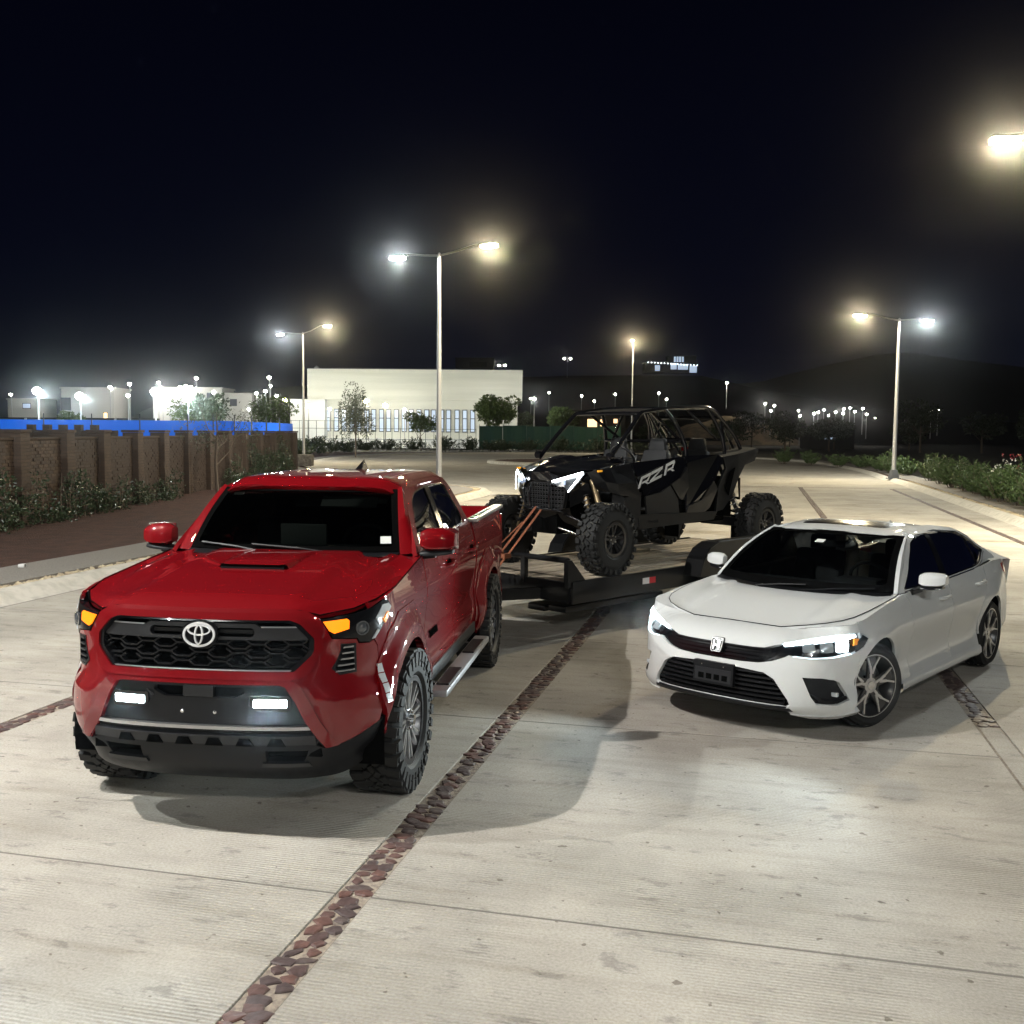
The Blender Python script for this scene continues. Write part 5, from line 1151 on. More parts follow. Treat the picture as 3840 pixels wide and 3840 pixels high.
# nose and grille
quadmesh([symrow([(.288, 0, 1.140), (.272, .13, 1.145), (.235, .26, 1.10)]), symrow([(.275, 0, 1.05), (.27, .17, 1.045), (.262, .24, 1.01)])], 'nose_panel', 'buggy_gloss', UT)
gp = [(-.34, .93), (-.25, 1.03), (.25, 1.03), (.34, .93), (.30, .74), (.18, .70), (-.18, .70), (-.30, .74)]
q = MB(); q.prism([(y, z) for y, z in gp], lambda u, v, w: (.235 - .25 * abs(u) ** 1.6 + w - (1.03 - v) * .05, u, v), -.06, -.05); gv = q.build('grille', 'void', UT)
q = MB()
def GS(u, v): return (.235 - .25 * abs(u) ** 1.6 - (1.03 - v) * .05, u, v)
for k in range(13):
    z = .72 + k * .025; 
    for y in np.arange(-.32, .30, .04):
        if inside((y + .02, z), gp): q.beam(GS(y, z), GS(y + .04, z + (.008 if k % 2 else -.008)), .012, .007)
for k in range(15):
    y = -.31 + k * .0443
    for z in np.arange(.70, 1.02, .04):
        if inside((y, z + .02), gp): q.beam(GS(y, z), GS(y, z + .04), .012, .006)
q.build('grille_mesh', 'buggy_grey', gv)
q = MB()
for (a, b), (c_, d_) in zip(gp, gp[1:] + gp[:1]): q.beam(GS(a, b), GS(c_, d_), .05, .022)
q.build('grille_frame', 'buggy_matte', gv)
for y in (-.155, .155): q = MB(); q.tube([(.265, y, .70), (.285, y, .86), (.255, y * 1.05, 1.01)], .014, 8); q.build('bumper_upright', 'buggy_gloss', UT, smooth=50)
q = MB(); q.tube([(.18, -.27, .69), (.29, -.20, .715), (.305, 0, .72), (.29, .20, .715), (.18, .27, .69)], .018, 8); q.build('bumper_tube', 'buggy_gloss', UT, smooth=50)
quadmesh([symrow([(.262, 0, .70), (.225, .2, .70), (.13, .34, .74)]), symrow([(.20, 0, .60), (.17, .18, .60), (.06, .30, .66)]), symrow([(-.2, 0, .42), (-.2, .18, .43), (-.2, .3, .46)])], 'skid_plate', 'buggy_matte', UT)
# headlights: triangular with a bright V
for s in (1, -1):
    H = [(.075, .53, 1.152), (.195, .365, 1.112), (.290, .215, 1.038), (.272, .285, .985), (.245, .355, .985), (.215, .405, .915), (.155, .475, 1.02)]
    q = MB(); q.add([(x, s * y, z) for x, y, z in H], [(0, 1, 2, 3, 4), (0, 4, 5, 6)]); hl = q.build('headlight', 'lens_dark', UT)
    def barp(a, b, wa, wb):
        a = Vector(a) + Vector((.03, s * .015, .0)); b = Vector(b) + Vector((.03, s * .012, .0)); n_ = Vector((.86, s * .45, .2)); d = (b - a).normalized(); t = n_.cross(d).normalized()
        q = MB(); q.add([a + t * wa + n_ * .008, a - t * wa + n_ * .008, b - t * wb + n_ * .008, b + t * wb + n_ * .008], [(0, 1, 2, 3)]); return q
    barp((.082, s * .515, 1.142), (.285, s * .225, 1.040), .017, .011).build('light_bar_upper', 'led_pure', hl)
    barp((.10, s * .51, 1.13), (.212, s * .402, .925), .011, .006).build('light_bar_lower', 'led_pure', hl)
    q = MB(); q.box((.225, s * .345, 1.035), (.02, .09, .05), rz=-s * .9); q.build('lamp_reflector', 'led_blue', hl)
    # cheek below the lamp
    q = MB(); q.grid([[(.212, s * .41, .912), (.15, s * .47, .95), (.06, s * .54, 1.04)], [(.15, s * .36, .74), (.05, s * .44, .80), (-.02, s * .54, .92)]]); q.build('cheek_panel', 'buggy_matte', UT)
    # front wing beside the bonnet, dropping to the door
    P = [(.06, .54, 1.150), (-.02, .60, 1.175), (-.20, .65, 1.205), (-.52, .70, 1.245)]
    Q_ = [(-.02, .56, 1.02), (-.12, .66, 1.04), (-.28, .70, 1.02), (-.60, .735, 1.02)]
    R_ = [(-.10, .55, .95), (-.2, .66, .92), (-.36, .70, .88), (-.68, .74, .84)]
    quadmesh([[(x, s * y, z) for x, y, z in r_] for r_ in (P, Q_, R_)], 'front_wing', 'buggy_matte', UT)
    quadmesh([[(x, s * y, z) for x, y, z in r_] for r_ in ([(-.30, .62, .94), (-.42, .70, .85), (-.68, .74, .90)], [(-.30, .60, .70), (-.46, .68, .64), (-.70, .72, .62)], [(-.34, .55, .52), (-.50, .66, .50), (-.70, .70, .49)])], 'splash_guard', 'buggy_grey', UT)
    q = MB(); q.box((-.06, s * .632, 1.165), (.13, .012, .02), rz=s * .25); q.build('side_marker', 'amber_mark', UT)
    # doors: gloss upper with print, matte lower facets
    def panel3(name, P, m, parent, y, th=.03):
        q = MB(); q.prism(P, lambda u, v, w: (u, s * (w + (y(u, v) if callable(y) else y)), v), -th, 0.); return q.build(name, m, parent)
    yf = lambda x, z: .735 - .05 * sstep(.95, .60, z) - .03 * sstep(1.1, 1.34, z)
    fd_ = panel3('door', [(-.53, 1.255), (-1.52, 1.315), (-1.60, 1.22), (-1.42, 1.05), (-1.05, .90), (-.76, .86)], 'buggy_gloss', UT, yf)
    panel3('door_lower', [(-.77, .85), (-1.05, .89), (-1.24, .97), (-1.42, .80), (-1.50, .62), (-.86, .62)], 'buggy_grey', fd_, lambda x, z: .748 - .05 * sstep(.95, .60, z))
    panel3('door_facet', [(-1.25, .985), (-1.43, 1.06), (-1.58, 1.19), (-1.62, .95), (-1.52, .78), (-1.44, .81)], 'buggy_matte', fd_, lambda x, z: .752 - .05 * sstep(.95, .60, z))
    rd2 = panel3('door', [(-1.62, 1.24), (-1.56, 1.325), (-2.30, 1.335), (-2.42, 1.28), (-2.20, 1.0), (-1.95, .74), (-1.66, .66)], 'buggy_gloss', UT, yf)
    panel3('door_lower', [(-1.67, .70), (-1.93, .76), (-2.16, 1.0), (-2.26, .90), (-2.14, .66), (-1.98, .58), (-1.62, .58)], 'buggy_matte', rd2, lambda x, z: .745 - .04 * sstep(.95, .60, z))
    panel3('side_skirt', [(-.66, .64), (-2.30, .60), (-2.22, .50), (-.70, .465)], 'buggy_matte', UT, .715)
    # rear wing
    rw = panel3('rear_wing', [(-2.40, 1.300), (-2.75, 1.335), (-3.27, 1.405), (-3.32, 1.385), (-3.22, 1.24), (-2.95, 1.19), (-2.78, 1.02), (-2.62, .78), (-2.42, .62), (-2.26, .60), (-2.30, .92), (-2.46, 1.16)], 'buggy_matte', UT, lambda x, z: .72 - .05 * sstep(-2.6, -3.3, x))
    q = MB(); q.add([(x, s * y, z) for x, y, z in [(-2.40, .72, 1.305), (-2.75, .70, 1.34), (-3.27, .66, 1.41), (-3.25, .46, 1.43), (-2.75, .50, 1.375), (-2.45, .52, 1.35)]], [(0, 1, 4, 5), (1, 2, 3, 4)]); q.build('wing_top', 'buggy_grey', rw)
    q = MB(); q.prism([(-2.45, .90), (-2.56, 1.12), (-2.66, 1.16), (-2.52, .80)], lambda u, v, w: (u, s * w, v), .722, .735); q.build('wing_vent', 'void', rw)
    # suspension
    q = MB(); q.tube([(.16, s * .20, .50), (.02, s * .70, .36)], .020, 8); q.tube([(-.18, s * .20, .50), (-.02, s * .70, .36)], .020, 8); q.tube([(.12, s * .24, .66), (0, s * .68, .50)], .016, 8); q.tube([(-.14, s * .24, .66), (0, s * .68, .50)], .016, 8); q.build('front_wishbone', 'buggy_gloss', UT, smooth=50)
    q = MB(); a, b = Vector((.0, s * .42, 1.02)), Vector((.02, s * .62, .45)); q.tube([a, a.lerp(b, .45)], .030, 10); q.tube([a.lerp(b, .4), b], .014, 8)
    sh = q.build('shock_absorber', 'shock_gold', UT, smooth=50); q = MB(); ax_ = (b - a); e1 = Vector((1, 0, 0)); e2 = ax_.normalized().cross(e1)
    q.tube([a + ax_ * (.08 + .72 * k / 70) + e1 * (.046 * cos(k * .72)) + e2 * (.046 * sin(k * .72)) for k in range(71)], .007, 5); q.build('spring', 'gunmetal', sh)
    q = MB(); a, b = Vector((-.12, s * .46, 1.06)), Vector((-.10, s * .60, .74)); q.tube([a, b], .034, 12); q.build('shock_reservoir', 'shock_gold', UT, smooth=50)
    q = MB(); q.beam((-2.25, s * .52, .50), (-3.12, s * .66, .40), .06, .12); q.build('trailing_arm', 'buggy_matte', UT, bevel=.01)
    q = MB(); q.tube([(-3.15, s * .10, .46), (-3.18, s * .68, .36)], .018, 8); q.tube([(-3.15, s * .10, .60), (-3.18, s * .68, .48)], .016, 8); q.tube([(-3.17, s * .08, .52), (-3.17, s * .72, .41)], .024, 8); q.build('radius_rod', 'buggy_gloss', UT, smooth=50)
    q = MB(); a, b = Vector((-2.62, s * .50, 1.20)), Vector((-2.98, s * .62, .46)); q.tube([a, b], .026, 10); sh = q.build('shock_absorber', 'gunmetal', UT, smooth=50)
    q = MB(); ax_ = (b - a); e1 = Vector((0, 1, 0)); e2 = ax_.normalized().cross(e1); e1 = e2.cross(ax_.normalized()); q.tube([a + ax_ * (.25 + .70 * k / 70) + e1 * (.052 * cos(k * .72)) + e2 * (.052 * sin(k * .72)) for k in range(71)], .008, 5); q.build('spring', 'satin_metal', sh)
    q = MB(); q.box((-3.05, s * .56, .30), (.02, .24, .34)); q.build('mud_flap', 'void', UT)
    # cage side
    R0 = .026
    q = MB(); q.tube(spline([(-.30, s * .56, 1.29), (-.60, s * .55, 1.565), (-.90, s * .52, 1.825)], .1) + spline([(-.96, s * .515, 1.85), (-1.45, s * .515, 1.905), (-2.0, s * .51, 1.935), (-2.36, s * .505, 1.935), (-2.50, s * .51, 1.885), (-2.66, s * .52, 1.77), (-2.90, s * .55, 1.57), (-3.02, s * .57, 1.40)], .1), R0, 10); q.build('cage_rail', 'buggy_gloss', UT, smooth=60)
    q = MB(); q.tube(spline([(-1.40, s * .515, 1.895), (-1.54, s * .57, 1.74), (-1.66, s * .64, 1.47), (-1.68, s * .66, 1.28)], .08), R0, 10); q.build('cage_pillar', 'buggy_gloss', UT, smooth=60)
    q = MB(); q.tube(spline([(-2.30, s * .505, 1.93), (-2.48, s * .55, 1.72), (-2.56, s * .60, 1.50), (-2.58, s * .62, 1.30)], .08), R0, 10); q.build('cage_pillar', 'buggy_gloss', UT, smooth=60)
    for a, b in (((-1.10, s * .49, 1.86), (-1.60, s * .34, 1.52)), ((-1.50, s * .20, 1.90), (-1.72, s * .60, 1.45)), ((-2.1, s * .30, 1.93), (-2.56, s * .52, 1.52)), ((-2.66, s * .50, 1.76), (-2.60, s * .60, 1.42)), ((-2.72, s * .50, 1.70), (-3.10, s * .46, 1.30))):
        q = MB(); q.tube([a, b], .019, 8); q.build('cage_brace', 'buggy_gloss', UT, smooth=60)
    q = MB(); q.lathe([(-.035, .0), (-.03, .045), (.03, .045), (.035, 0)], 14, 'X', (-.30, s * .575, 1.325)); q.build('pillar_lamp', 'buggy_gloss', UT, smooth=50)
for x, y, z in ((-.92, .52, 1.835), (-1.45, .515, 1.905), (-2.36, .505, 1.935), (-2.60, .515, 1.81)):
    q = MB(); q.tube([(x, -y, z), (x, y, z)], .024, 10); q.build('cage_cross_tube', 'buggy_gloss', UT, smooth=60)
q = MB(); q.tube([(-1.62, -.62, 1.50), (-1.62, .62, 1.50)], .02, 8); q.build('cage_cross_tube', 'buggy_gloss', UT, smooth=60)
q = MB(); q.tube([(-2.56, -.58, 1.52), (-2.56, .58, 1.52)], .02, 8); q.build('cage_cross_tube', 'buggy_gloss', UT, smooth=60)
quadmesh([[(x, y, z - .012 + .012 * (1 - (y / .5) ** 2)) for y in np.linspace(-.49, .49, 7)] for x, z in ((-.98, 1.865), (-1.45, 1.915), (-2.0, 1.945), (-2.34, 1.945))], 'roof_panel', 'buggy_matte', UT)
# door print
q = MB(); sl = .285
def PR(u, v, w): u *= .92; v *= .95; x = -.985 - u; z = 1.122 + v + u * sl; return (x, .742 + w - .03 * sstep(1.1, 1.34, z), z)
LW = .030
def stroke(P): q.prism(P, PR, .0, .004)
def R_(o):
    stroke([(o - .02, -.07), (o + .02, -.07), (o + .085, .055), (o + .045, .055)]); stroke([(o + .05, .055), (o + .235, .055), (o + .215, .022), (o + .068, .022)]); stroke([(o + .205, .022), (o + .238, .055), (o + .245, .03), (o + .20, -.012), (o + .165, -.012)]); stroke([(o + .07, -.012), (o + .20, -.012), (o + .19, -.034), (o + .055, -.034)]); stroke([(o + .115, -.034), (o + .155, -.034), (o + .215, -.07), (o + .17, -.07)])
R_(-.385)
stroke([(-.125, .055), (.125, .055), (.105, .022), (-.142, .022)]); stroke([(.03, .022), (.085, .022), (-.085, -.038), (-.145, -.038)]); stroke([(-.155, -.038), (.095, -.038), (.075, -.070), (-.175, -.070)])
R_(.155)
q.build('door_lettering', 'silver_print', UT)
q = MB(); text_mesh(q, 'POLARIS', .055, lambda u, v, w: (-.95 - u, .716 + w, .545 + v), .003, .2); q.build('skirt_lettering', 'buggy_grey', UT)
# floor, seats, controls, engine
q = MB(); q.box((-1.45, 0, .50), (2.2, 1.30, .06)); q.box((-2.75, 0, .75), (.7, .8, .55)); q.box((-.05, 0, .60), (.5, .42, .35)); q.build('chassis_tub', 'void', UT, bevel=.02)
for x in (-1.28, -2.12):
    for y in (-.32, .32):
        q = MB(); q.box((x + .10, y, .78), (.48, .46, .16)); q.box((x - .17, y, 1.10), (.13, .46, .58), rot=Matrix.Rotation(-.28, 3, 'Y'), taper=(.9, .8)); st_ = q.build('seat', 'seat_cloth', UT, bevel=.035)
        q = MB(); q.box((x - .27, y, 1.44), (.10, .28, .20), taper=(.8, .75)); q.build('headrest', 'seat_cloth', st_, bevel=.03)
        for s in (-1, 1): q = MB(); q.box((x - .12, y + s * .23, 1.10), (.16, .05, .42), rot=Matrix.Rotation(-.28, 3, 'Y')); q.build('bolster', 'buggy_grey', st_, bevel=.015)
q = MB(); ctr = Vector((-.83, .33, 1.30)); ax = Vector((-.85, 0, .5)); u_ = Vector((0, 1, 0)); w_ = ax.cross(u_); q.tube([ctr + u_ * (.165 * cos(a)) + w_ * (.165 * sin(a)) for a in [2 * pi * k / 24 for k in range(24)]], .016, 8, closed=True); q.beam(ctr - u_ * .15, ctr + u_ * .15, .03, .02); q.tube([ctr, ctr - ax * .25], .02, 6); q.build('steering_wheel', 'buggy_matte', UT, smooth=60)
q = MB(); q.tube(spline([(-3.1, .05, .86), (-3.38, .08, .84), (-3.50, .10, .80), (-3.56, .11, .72)], .05), .05, 12); q.build('exhaust', 'exhaust', UT, smooth=60)
q = MB(); q.box((-3.0, 0, 1.22), (.5, .95, .06)); q.build('cargo_bed', 'buggy_matte', UT, bevel=.01)
for s in (-1, 1): q = MB(); q.box((-3.26, s * .50, 1.38), (.03, .12, .05)); q.build('tail_lamp', 'red_lens', UT)
q = MB(); q.tube([(-3.12, -.5, 1.0), (-3.22, -.45, .72), (-3.22, .45, .72), (-3.12, .5, 1.0)], .02, 8); q.build('rear_bumper_tube', 'buggy_gloss', UT, smooth=60)
# tie-down straps
def strap(label, a, b, w=.032):
    q = MB(); a = Vector(a); b = Vector(b); m_ = a.lerp(b, .5) - Vector((0, 0, .015)); side = Vector((.0, 1, 0))
    for p0, p1 in ((a, m_), (m_, b)): q.beam(p0, p1, w, .006)
    q.box(a.lerp(b, .62), (.10, .06, .05)); t = thing('tie_down_strap', label, 'strap', (*UL, DZ), UA, 'orange straps holding the buggy on the trailer'); q.build('webbing', 'strap', t)
    q = MB(); q.tube([b, b + Vector((.01, 0, -.05)), b + Vector((.04, 0, -.07)), b + Vector((.06, 0, -.04))], .008, 6); q.build('hook', 'satin_metal', t)
strap('orange tie-down strap from the centre of the buggy bumper to the trailer tongue', (.30, -.03, .74), (1.35, .06, -.06))
strap('orange tie-down strap beside the centre one, clipped to the same tongue', (.30, .06, .72), (1.30, .14, -.08))
strap('short orange strap at the inner side of the buggy wheel near the pickup', (.10, -.45, .52), (.70, -.62, .02), .026)
# ================================================================== brick wall on the left
PATCH_C = None
rb_ = random.Random(21)
def brick_tex(name, c1, c2, mort, sc_=1.):
    m = mat(name, c1, .9); nt, b = nodes_of(m); tc = nt.nodes.new('ShaderNodeTexCoord'); bt = nt.nodes.new('ShaderNodeTexBrick'); mp = nt.nodes.new('ShaderNodeMapping')
    mp.inputs['Rotation'].default_value = (radians(90), 0, 0); L = nt.links.new
    sx = nt.nodes.new('ShaderNodeSeparateXYZ'); cb = nt.nodes.new('ShaderNodeCombineXYZ'); ad = nt.nodes.new('ShaderNodeMath'); L(tc.outputs['Object'], sx.inputs[0]); L(sx.outputs[0], ad.inputs[0]); L(sx.outputs[1], ad.inputs[1]); L(ad.outputs[0], cb.inputs[0]); L(sx.outputs[2], cb.inputs[1]); L(cb.outputs[0], bt.inputs[0])
    bt.inputs['Color1'].default_value = (*c1, 1); bt.inputs['Color2'].default_value = (*c2, 1); bt.inputs['Mortar'].default_value = (*mort, 1); bt.inputs['Scale'].default_value = 1.; bt.inputs['Brick Width'].default_value = .25; bt.inputs['Row Height'].default_value = .078; bt.inputs['Mortar Size'].default_value = .008
    bp = nt.nodes.new('ShaderNodeBump'); bp.inputs['Distance'].default_value = .01; bp.invert = True; L(bt.outputs['Fac'], bp.inputs['Height']); L(bp.outputs[0], b.inputs['Normal']); L(bt.outputs['Color'], b.inputs['Base Color'])
brick_tex('brick_pillar', (.078, .052, .037), (.062, .042, .031), (.055, .042, .033))
WX, WY0, WY1, WH = -10.9, 3.0, 50.0, 1.90
BWL = thing('brick_wall', 'long weathered brick wall with square pillars behind the planted bed', 'wall', (WX, 0, .05))
q = MB(); q.box((-.02, (WY0 + WY1) / 2, WH / 2), (.16, WY1 - WY0, WH)); q.build('core', 'brick_mortar', BWL)
q = MB(); q.box((-.02, (WY0 + WY1) / 2, WH + .03), (.26, WY1 - WY0, .06)); q.build('coping', 'brick_pillar', BWL, bevel=.01)
bme = []
for k in range(6):
    q = MB(); q.box((0, 0, 0), (.05, .238 - .006 * rb_.random(), .066)); bme.append(q.mesh('brick', 'brick', bevel=.0))
rest = MB(); cnt = 0
for r_ in range(24):
    y = WY0 + (.125 if r_ % 2 else 0)
    while y < WY1:
        z = .045 + r_ * .078; x = .062 + rb_.uniform(-.010, .012)
        if 21.5 < y < 24.6 and cnt < 300: link('brick', bme[cnt % 6], BWL, (x, y, z)); cnt += 1
        else: rest.box((x, y, z), (.05, .238, .066))
        y += .25
rest.build('bricks', 'brick', BWL, kind='stuff')
for y in (3.2, 5.5, 7.9, 10.2, 12.6, 15.0, 17.4, 19.8, 22.2, 24.5, 26.7, 29.1, 31.3, 33.6, 36.0, 38.4, 40.8, 43.2, 45.6, 48.0, 50.1):
    q = MB(); q.box((.03, y, (WH + .16) / 2), (.44, .44, WH + .16)); pi_ = q.build('pillar', 'brick_pillar', BWL, bevel=.01)
    q = MB(); q.box((.03, y, WH + .20), (.50, .50, .07)); q.build('pillar_cap', 'brick_pillar', pi_, bevel=.012)
W2 = thing('brick_wall', 'lower stretch of brick wall with stubby pillars seen over the long wall', 'wall', (0, 45.0, .05))
q = MB(); q.box((-21.5, 0, 1.05), (8, .2, 2.1)); q.build('core', 'brick_pillar', W2)
for x in (-21.3, -20.6, -19.9, -19.2, -18.5): q = MB(); q.box((x, 0, 1.17), (.3, .3, 2.34)); q.build('pillar', 'brick_pillar', W2)
WE = thing('stone_block', 'low rubble stone plinth at the end of the brick wall', 'stone plinth', (-13.2, 60.5, .1))
mat('rubble', (.30, .27, .23), .9, noise=(4., (.17, .15, .13), .4, .6), bump=(9., 1., .08))
q = MB(); q.box((0, 0, .35), (2.6, .7, .7)); q.build('rubble_base', 'rubble', WE, bevel=.08)
q = MB(); q.box((-.5, .1, 1.2), (1.5, .4, 1.0)); q.build('brick_upper', 'brick_pillar', WE, bevel=.02)
q = MB(); q.box((-.7, .1, 1.85), (.5, .45, .3)); q.build('brick_pier', 'brick_pillar', WE, bevel=.02)
# ================================================================== plants
def leafmat(name, c1, c2, spec=.5, rough=.45):
    m = mat(name, c1, rough, spec=spec); nt, b = nodes_of(m); geo = nt.nodes.new('ShaderNodeNewGeometry'); n = nt.nodes.new('ShaderNodeTexNoise'); n.inputs['Scale'].default_value = 9.; r = nt.nodes.new('ShaderNodeValToRGB')
    r.color_ramp.elements[0].position = .35; r.color_ramp.elements[1].position = .65; r.color_ramp.elements[0].color = (*c1, 1); r.color_ramp.elements[1].color = (*c2, 1)
    nt.links.new(geo.outputs['Position'], n.inputs[0]); nt.links.new(n.outputs['Fac'], r.inputs[0]); nt.links.new(r.outputs[0], b.inputs['Base Color'])
leafmat('leaf_vine', (.022, .040, .018), (.045, .068, .032), .8, .3); leafmat('leaf_oleander', (.040, .072, .022), (.075, .115, .040)); leafmat('leaf_dark', (.020, .034, .014), (.040, .058, .024)); leafmat('leaf_lit', (.060, .10, .025), (.10, .14, .04)); leafmat('leaf_grey', (.06, .075, .045), (.10, .11, .07))  # leaf_lit is a brighter green with the lamp light put into the colour
mat('bark', (.11, .085, .065), .9, bump=(30., .6, .01)); mat('petal_white', (.7, .7, .66), .6); mat('petal_red', (.28, .02, .035), .6)
def leaf(q, c, L_, W_, d, rr):
    d = Vector(d).normalized(); a = Vector((rr.gauss(0, 1), rr.gauss(0, 1), rr.gauss(0, 1))); s = d.cross(a)
    if s.length < 1e-4: return
    s.normalize(); c = Vector(c); t = c + d * L_; m = c + d * L_ * .5; n_ = s.cross(d) * (W_ * .18)
    q.add([c, m + s * W_ / 2 + n_, t, m - s * W_ / 2 + n_], [(0, 1, 2), (0, 2, 3)])
def cloud(q, rr, c, rad, n, L_, W_, up=.3, fill=.55):
    for _ in range(n):
        v = Vector((rr.gauss(0, 1), rr.gauss(0, 1), rr.gauss(0, 1))).normalized(); k = fill + (1 - fill) * rr.random() ** .5
        p = Vector((c[0] + v.x * rad[0] * k, c[1] + v.y * rad[1] * k, c[2] + v.z * rad[2] * k)); d = v + Vector((rr.gauss(0, .6), rr.gauss(0, .6), rr.gauss(0, .6) + up))
        leaf(q, p, L_ * rr.uniform(.7, 1.25), W_ * rr.uniform(.8, 1.2), d, rr)
def wall_shrub(label, y0, y1, h, dens, seed):
    rr = random.Random(seed); t = thing('wall_shrub', label, 'shrub', (WX + .35, (y0 + y1) / 2, .09), 0, 'shrubs along the brick wall'); q = MB(); w = y1 - y0
    for k in range(int(dens * w)):
        y = rr.uniform(-w / 2, w / 2); e = h * (.55 + .45 * sin(y * 2.3 + seed) * cos(y * 1.1 + seed * 2)); cz = rr.random() ** 1.2 * e
        cloud(q, rr, (rr.uniform(-.1, .38) * (1 - cz / h * .5), y, cz), (.16, .22, .18), 26, .085, .045, .2)
    q.build('foliage', 'leaf_vine', t); q = MB()
    for k in range(max(3, int(w * 2))): y = rr.uniform(-w / 2, w / 2); q.tube([(.15, y, 0), (.1, y + rr.uniform(-.1, .1), h * .4), (rr.uniform(-.05, .1), y + rr.uniform(-.25, .25), h * .8)], [.014, .010, .005], 5)
    q.build('stems', 'bark', t, kind='stuff')
for i, (y0, y1, h, d_, lb) in enumerate([(12.0, 19.5, 1.2, 14, 'long low creeper along the brick wall before the road bend'), (20.0, 23.4, 1.35, 22, 'dense dark creeper covering the foot of the brick wall beside the road bend'), (23.4, 26.0, 1.15, 22, 'dense dark creeper mass between two pillars of the brick wall'), (26.0, 27.6, .75, 14, 'low thin creeper at a pillar foot of the brick wall'), (28.2, 29.2, 1.3, 20, 'narrow upright creeper climbing the brick wall'), (29.9, 31.3, 1.45, 22, 'glossy-leaved creeper catching lamp light on the brick wall'), (37.5, 40.0, 1.6, 22, 'broad shrub against the far part of the brick wall'), (40.5, 43.5, 2.0, 24, 'tall broad shrub leaning over the far brick wall'), (44.0, 48.0, 1.9, 22, 'shrub mass at the end of the brick wall')]):
    wall_shrub(lb, y0, y1, h, d_, i + 3)
def tree(name, label, loc, h, crown, lm, seed, n=900, trunk=.07, group=None, L_=.16, W_=.07, limbs=6, clumps=16, cat='tree', lean=(0, 0)):
    rr = random.Random(seed); t = thing(name, label, cat, loc, rr.random() * 6, group); q = MB(); top = Vector((lean[0], lean[1], h * .8)); P0 = [(0, 0, 0), (top.x * .3 + .05, top.y * .3, h * .3), (top.x * .7, top.y * .7 + .06, h * .6), tuple(top)]
    q.tube(P0, [trunk, trunk * .8, trunk * .5, trunk * .18], 7); cz = h - crown[2]; ends = []
    for k in range(limbs):
        a = 2 * pi * k / limbs + rr.random(); z0 = h * rr.uniform(.22, .62); b = Vector(P0[1]).lerp(Vector(P0[2]), (z0 / h - .3) / .3 if z0 > h * .3 else 0); b.z = z0
        e = Vector((crown[0] * .75 * cos(a), crown[1] * .75 * sin(a), cz + crown[2] * rr.uniform(-.5, .7))); m_ = b.lerp(e, .5) + Vector((0, 0, -.08 * h)); q.tube([b, m_, e], [trunk * .45, trunk * .28, trunk * .08], 5); ends.append(e)
    q.build('trunk', 'bark', t); q = MB()
    for k in range(clumps):
        if k < len(ends): c_ = ends[k]
        else: v = Vector((rr.gauss(0, 1), rr.gauss(0, 1), rr.gauss(0, 1))).normalized() * rr.random() ** .4; c_ = Vector((v.x * crown[0] * .85, v.y * crown[1] * .85, cz + v.z * crown[2] * .85))
        cloud(q, rr, c_, (crown[0] * .38, crown[1] * .38, crown[2] * .30), n // clumps, L_, W_, .1, .3)
    q.build('crown', lm, t); return t
tree('small_tree', 'thin crooked tree with sparse leaves in front of the brick wall', (-9.9, 34.0, .09), 3.4, (1.5, 1.5, 1.1), 'leaf_grey', 5, 700, .06, None, .10, .035, 7, 22)
tree('slender_tree', 'tall slender feathery tree at the edge of the roundabout', (-12.6, 81.5, .1), 6.2, (1.35, 1.35, 2.7), 'leaf_grey', 8, 2600, .07, None, .24, .08, 9, 34)
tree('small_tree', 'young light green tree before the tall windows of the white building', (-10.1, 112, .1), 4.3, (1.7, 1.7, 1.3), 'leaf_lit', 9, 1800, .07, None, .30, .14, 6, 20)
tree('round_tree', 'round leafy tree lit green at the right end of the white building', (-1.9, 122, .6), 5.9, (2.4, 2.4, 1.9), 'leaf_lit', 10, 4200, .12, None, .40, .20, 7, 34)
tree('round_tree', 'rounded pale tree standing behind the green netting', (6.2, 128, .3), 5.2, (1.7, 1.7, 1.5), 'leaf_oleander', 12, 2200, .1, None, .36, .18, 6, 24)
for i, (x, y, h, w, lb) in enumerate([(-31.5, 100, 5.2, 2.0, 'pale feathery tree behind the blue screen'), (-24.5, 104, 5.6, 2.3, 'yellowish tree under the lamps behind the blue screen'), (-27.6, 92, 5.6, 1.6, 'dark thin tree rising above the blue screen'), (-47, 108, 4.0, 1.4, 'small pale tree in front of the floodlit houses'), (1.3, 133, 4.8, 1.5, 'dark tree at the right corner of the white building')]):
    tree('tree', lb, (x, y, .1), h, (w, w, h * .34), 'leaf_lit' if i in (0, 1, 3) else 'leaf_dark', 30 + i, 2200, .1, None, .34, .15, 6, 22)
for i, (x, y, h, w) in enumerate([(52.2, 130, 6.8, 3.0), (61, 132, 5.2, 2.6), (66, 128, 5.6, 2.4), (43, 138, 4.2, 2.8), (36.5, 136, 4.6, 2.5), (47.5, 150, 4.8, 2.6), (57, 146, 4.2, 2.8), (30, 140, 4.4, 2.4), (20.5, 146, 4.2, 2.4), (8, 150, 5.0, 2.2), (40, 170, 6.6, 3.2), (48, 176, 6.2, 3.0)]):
    tree('background_tree', 'dark tree in the unlit park beyond the roundabout', (x, y, 0), h, (w, w, h * .36), 'leaf_dark', 60 + i, 1500, .14, 'dark trees beyond the roundabout', .45, .2, 6, 18)
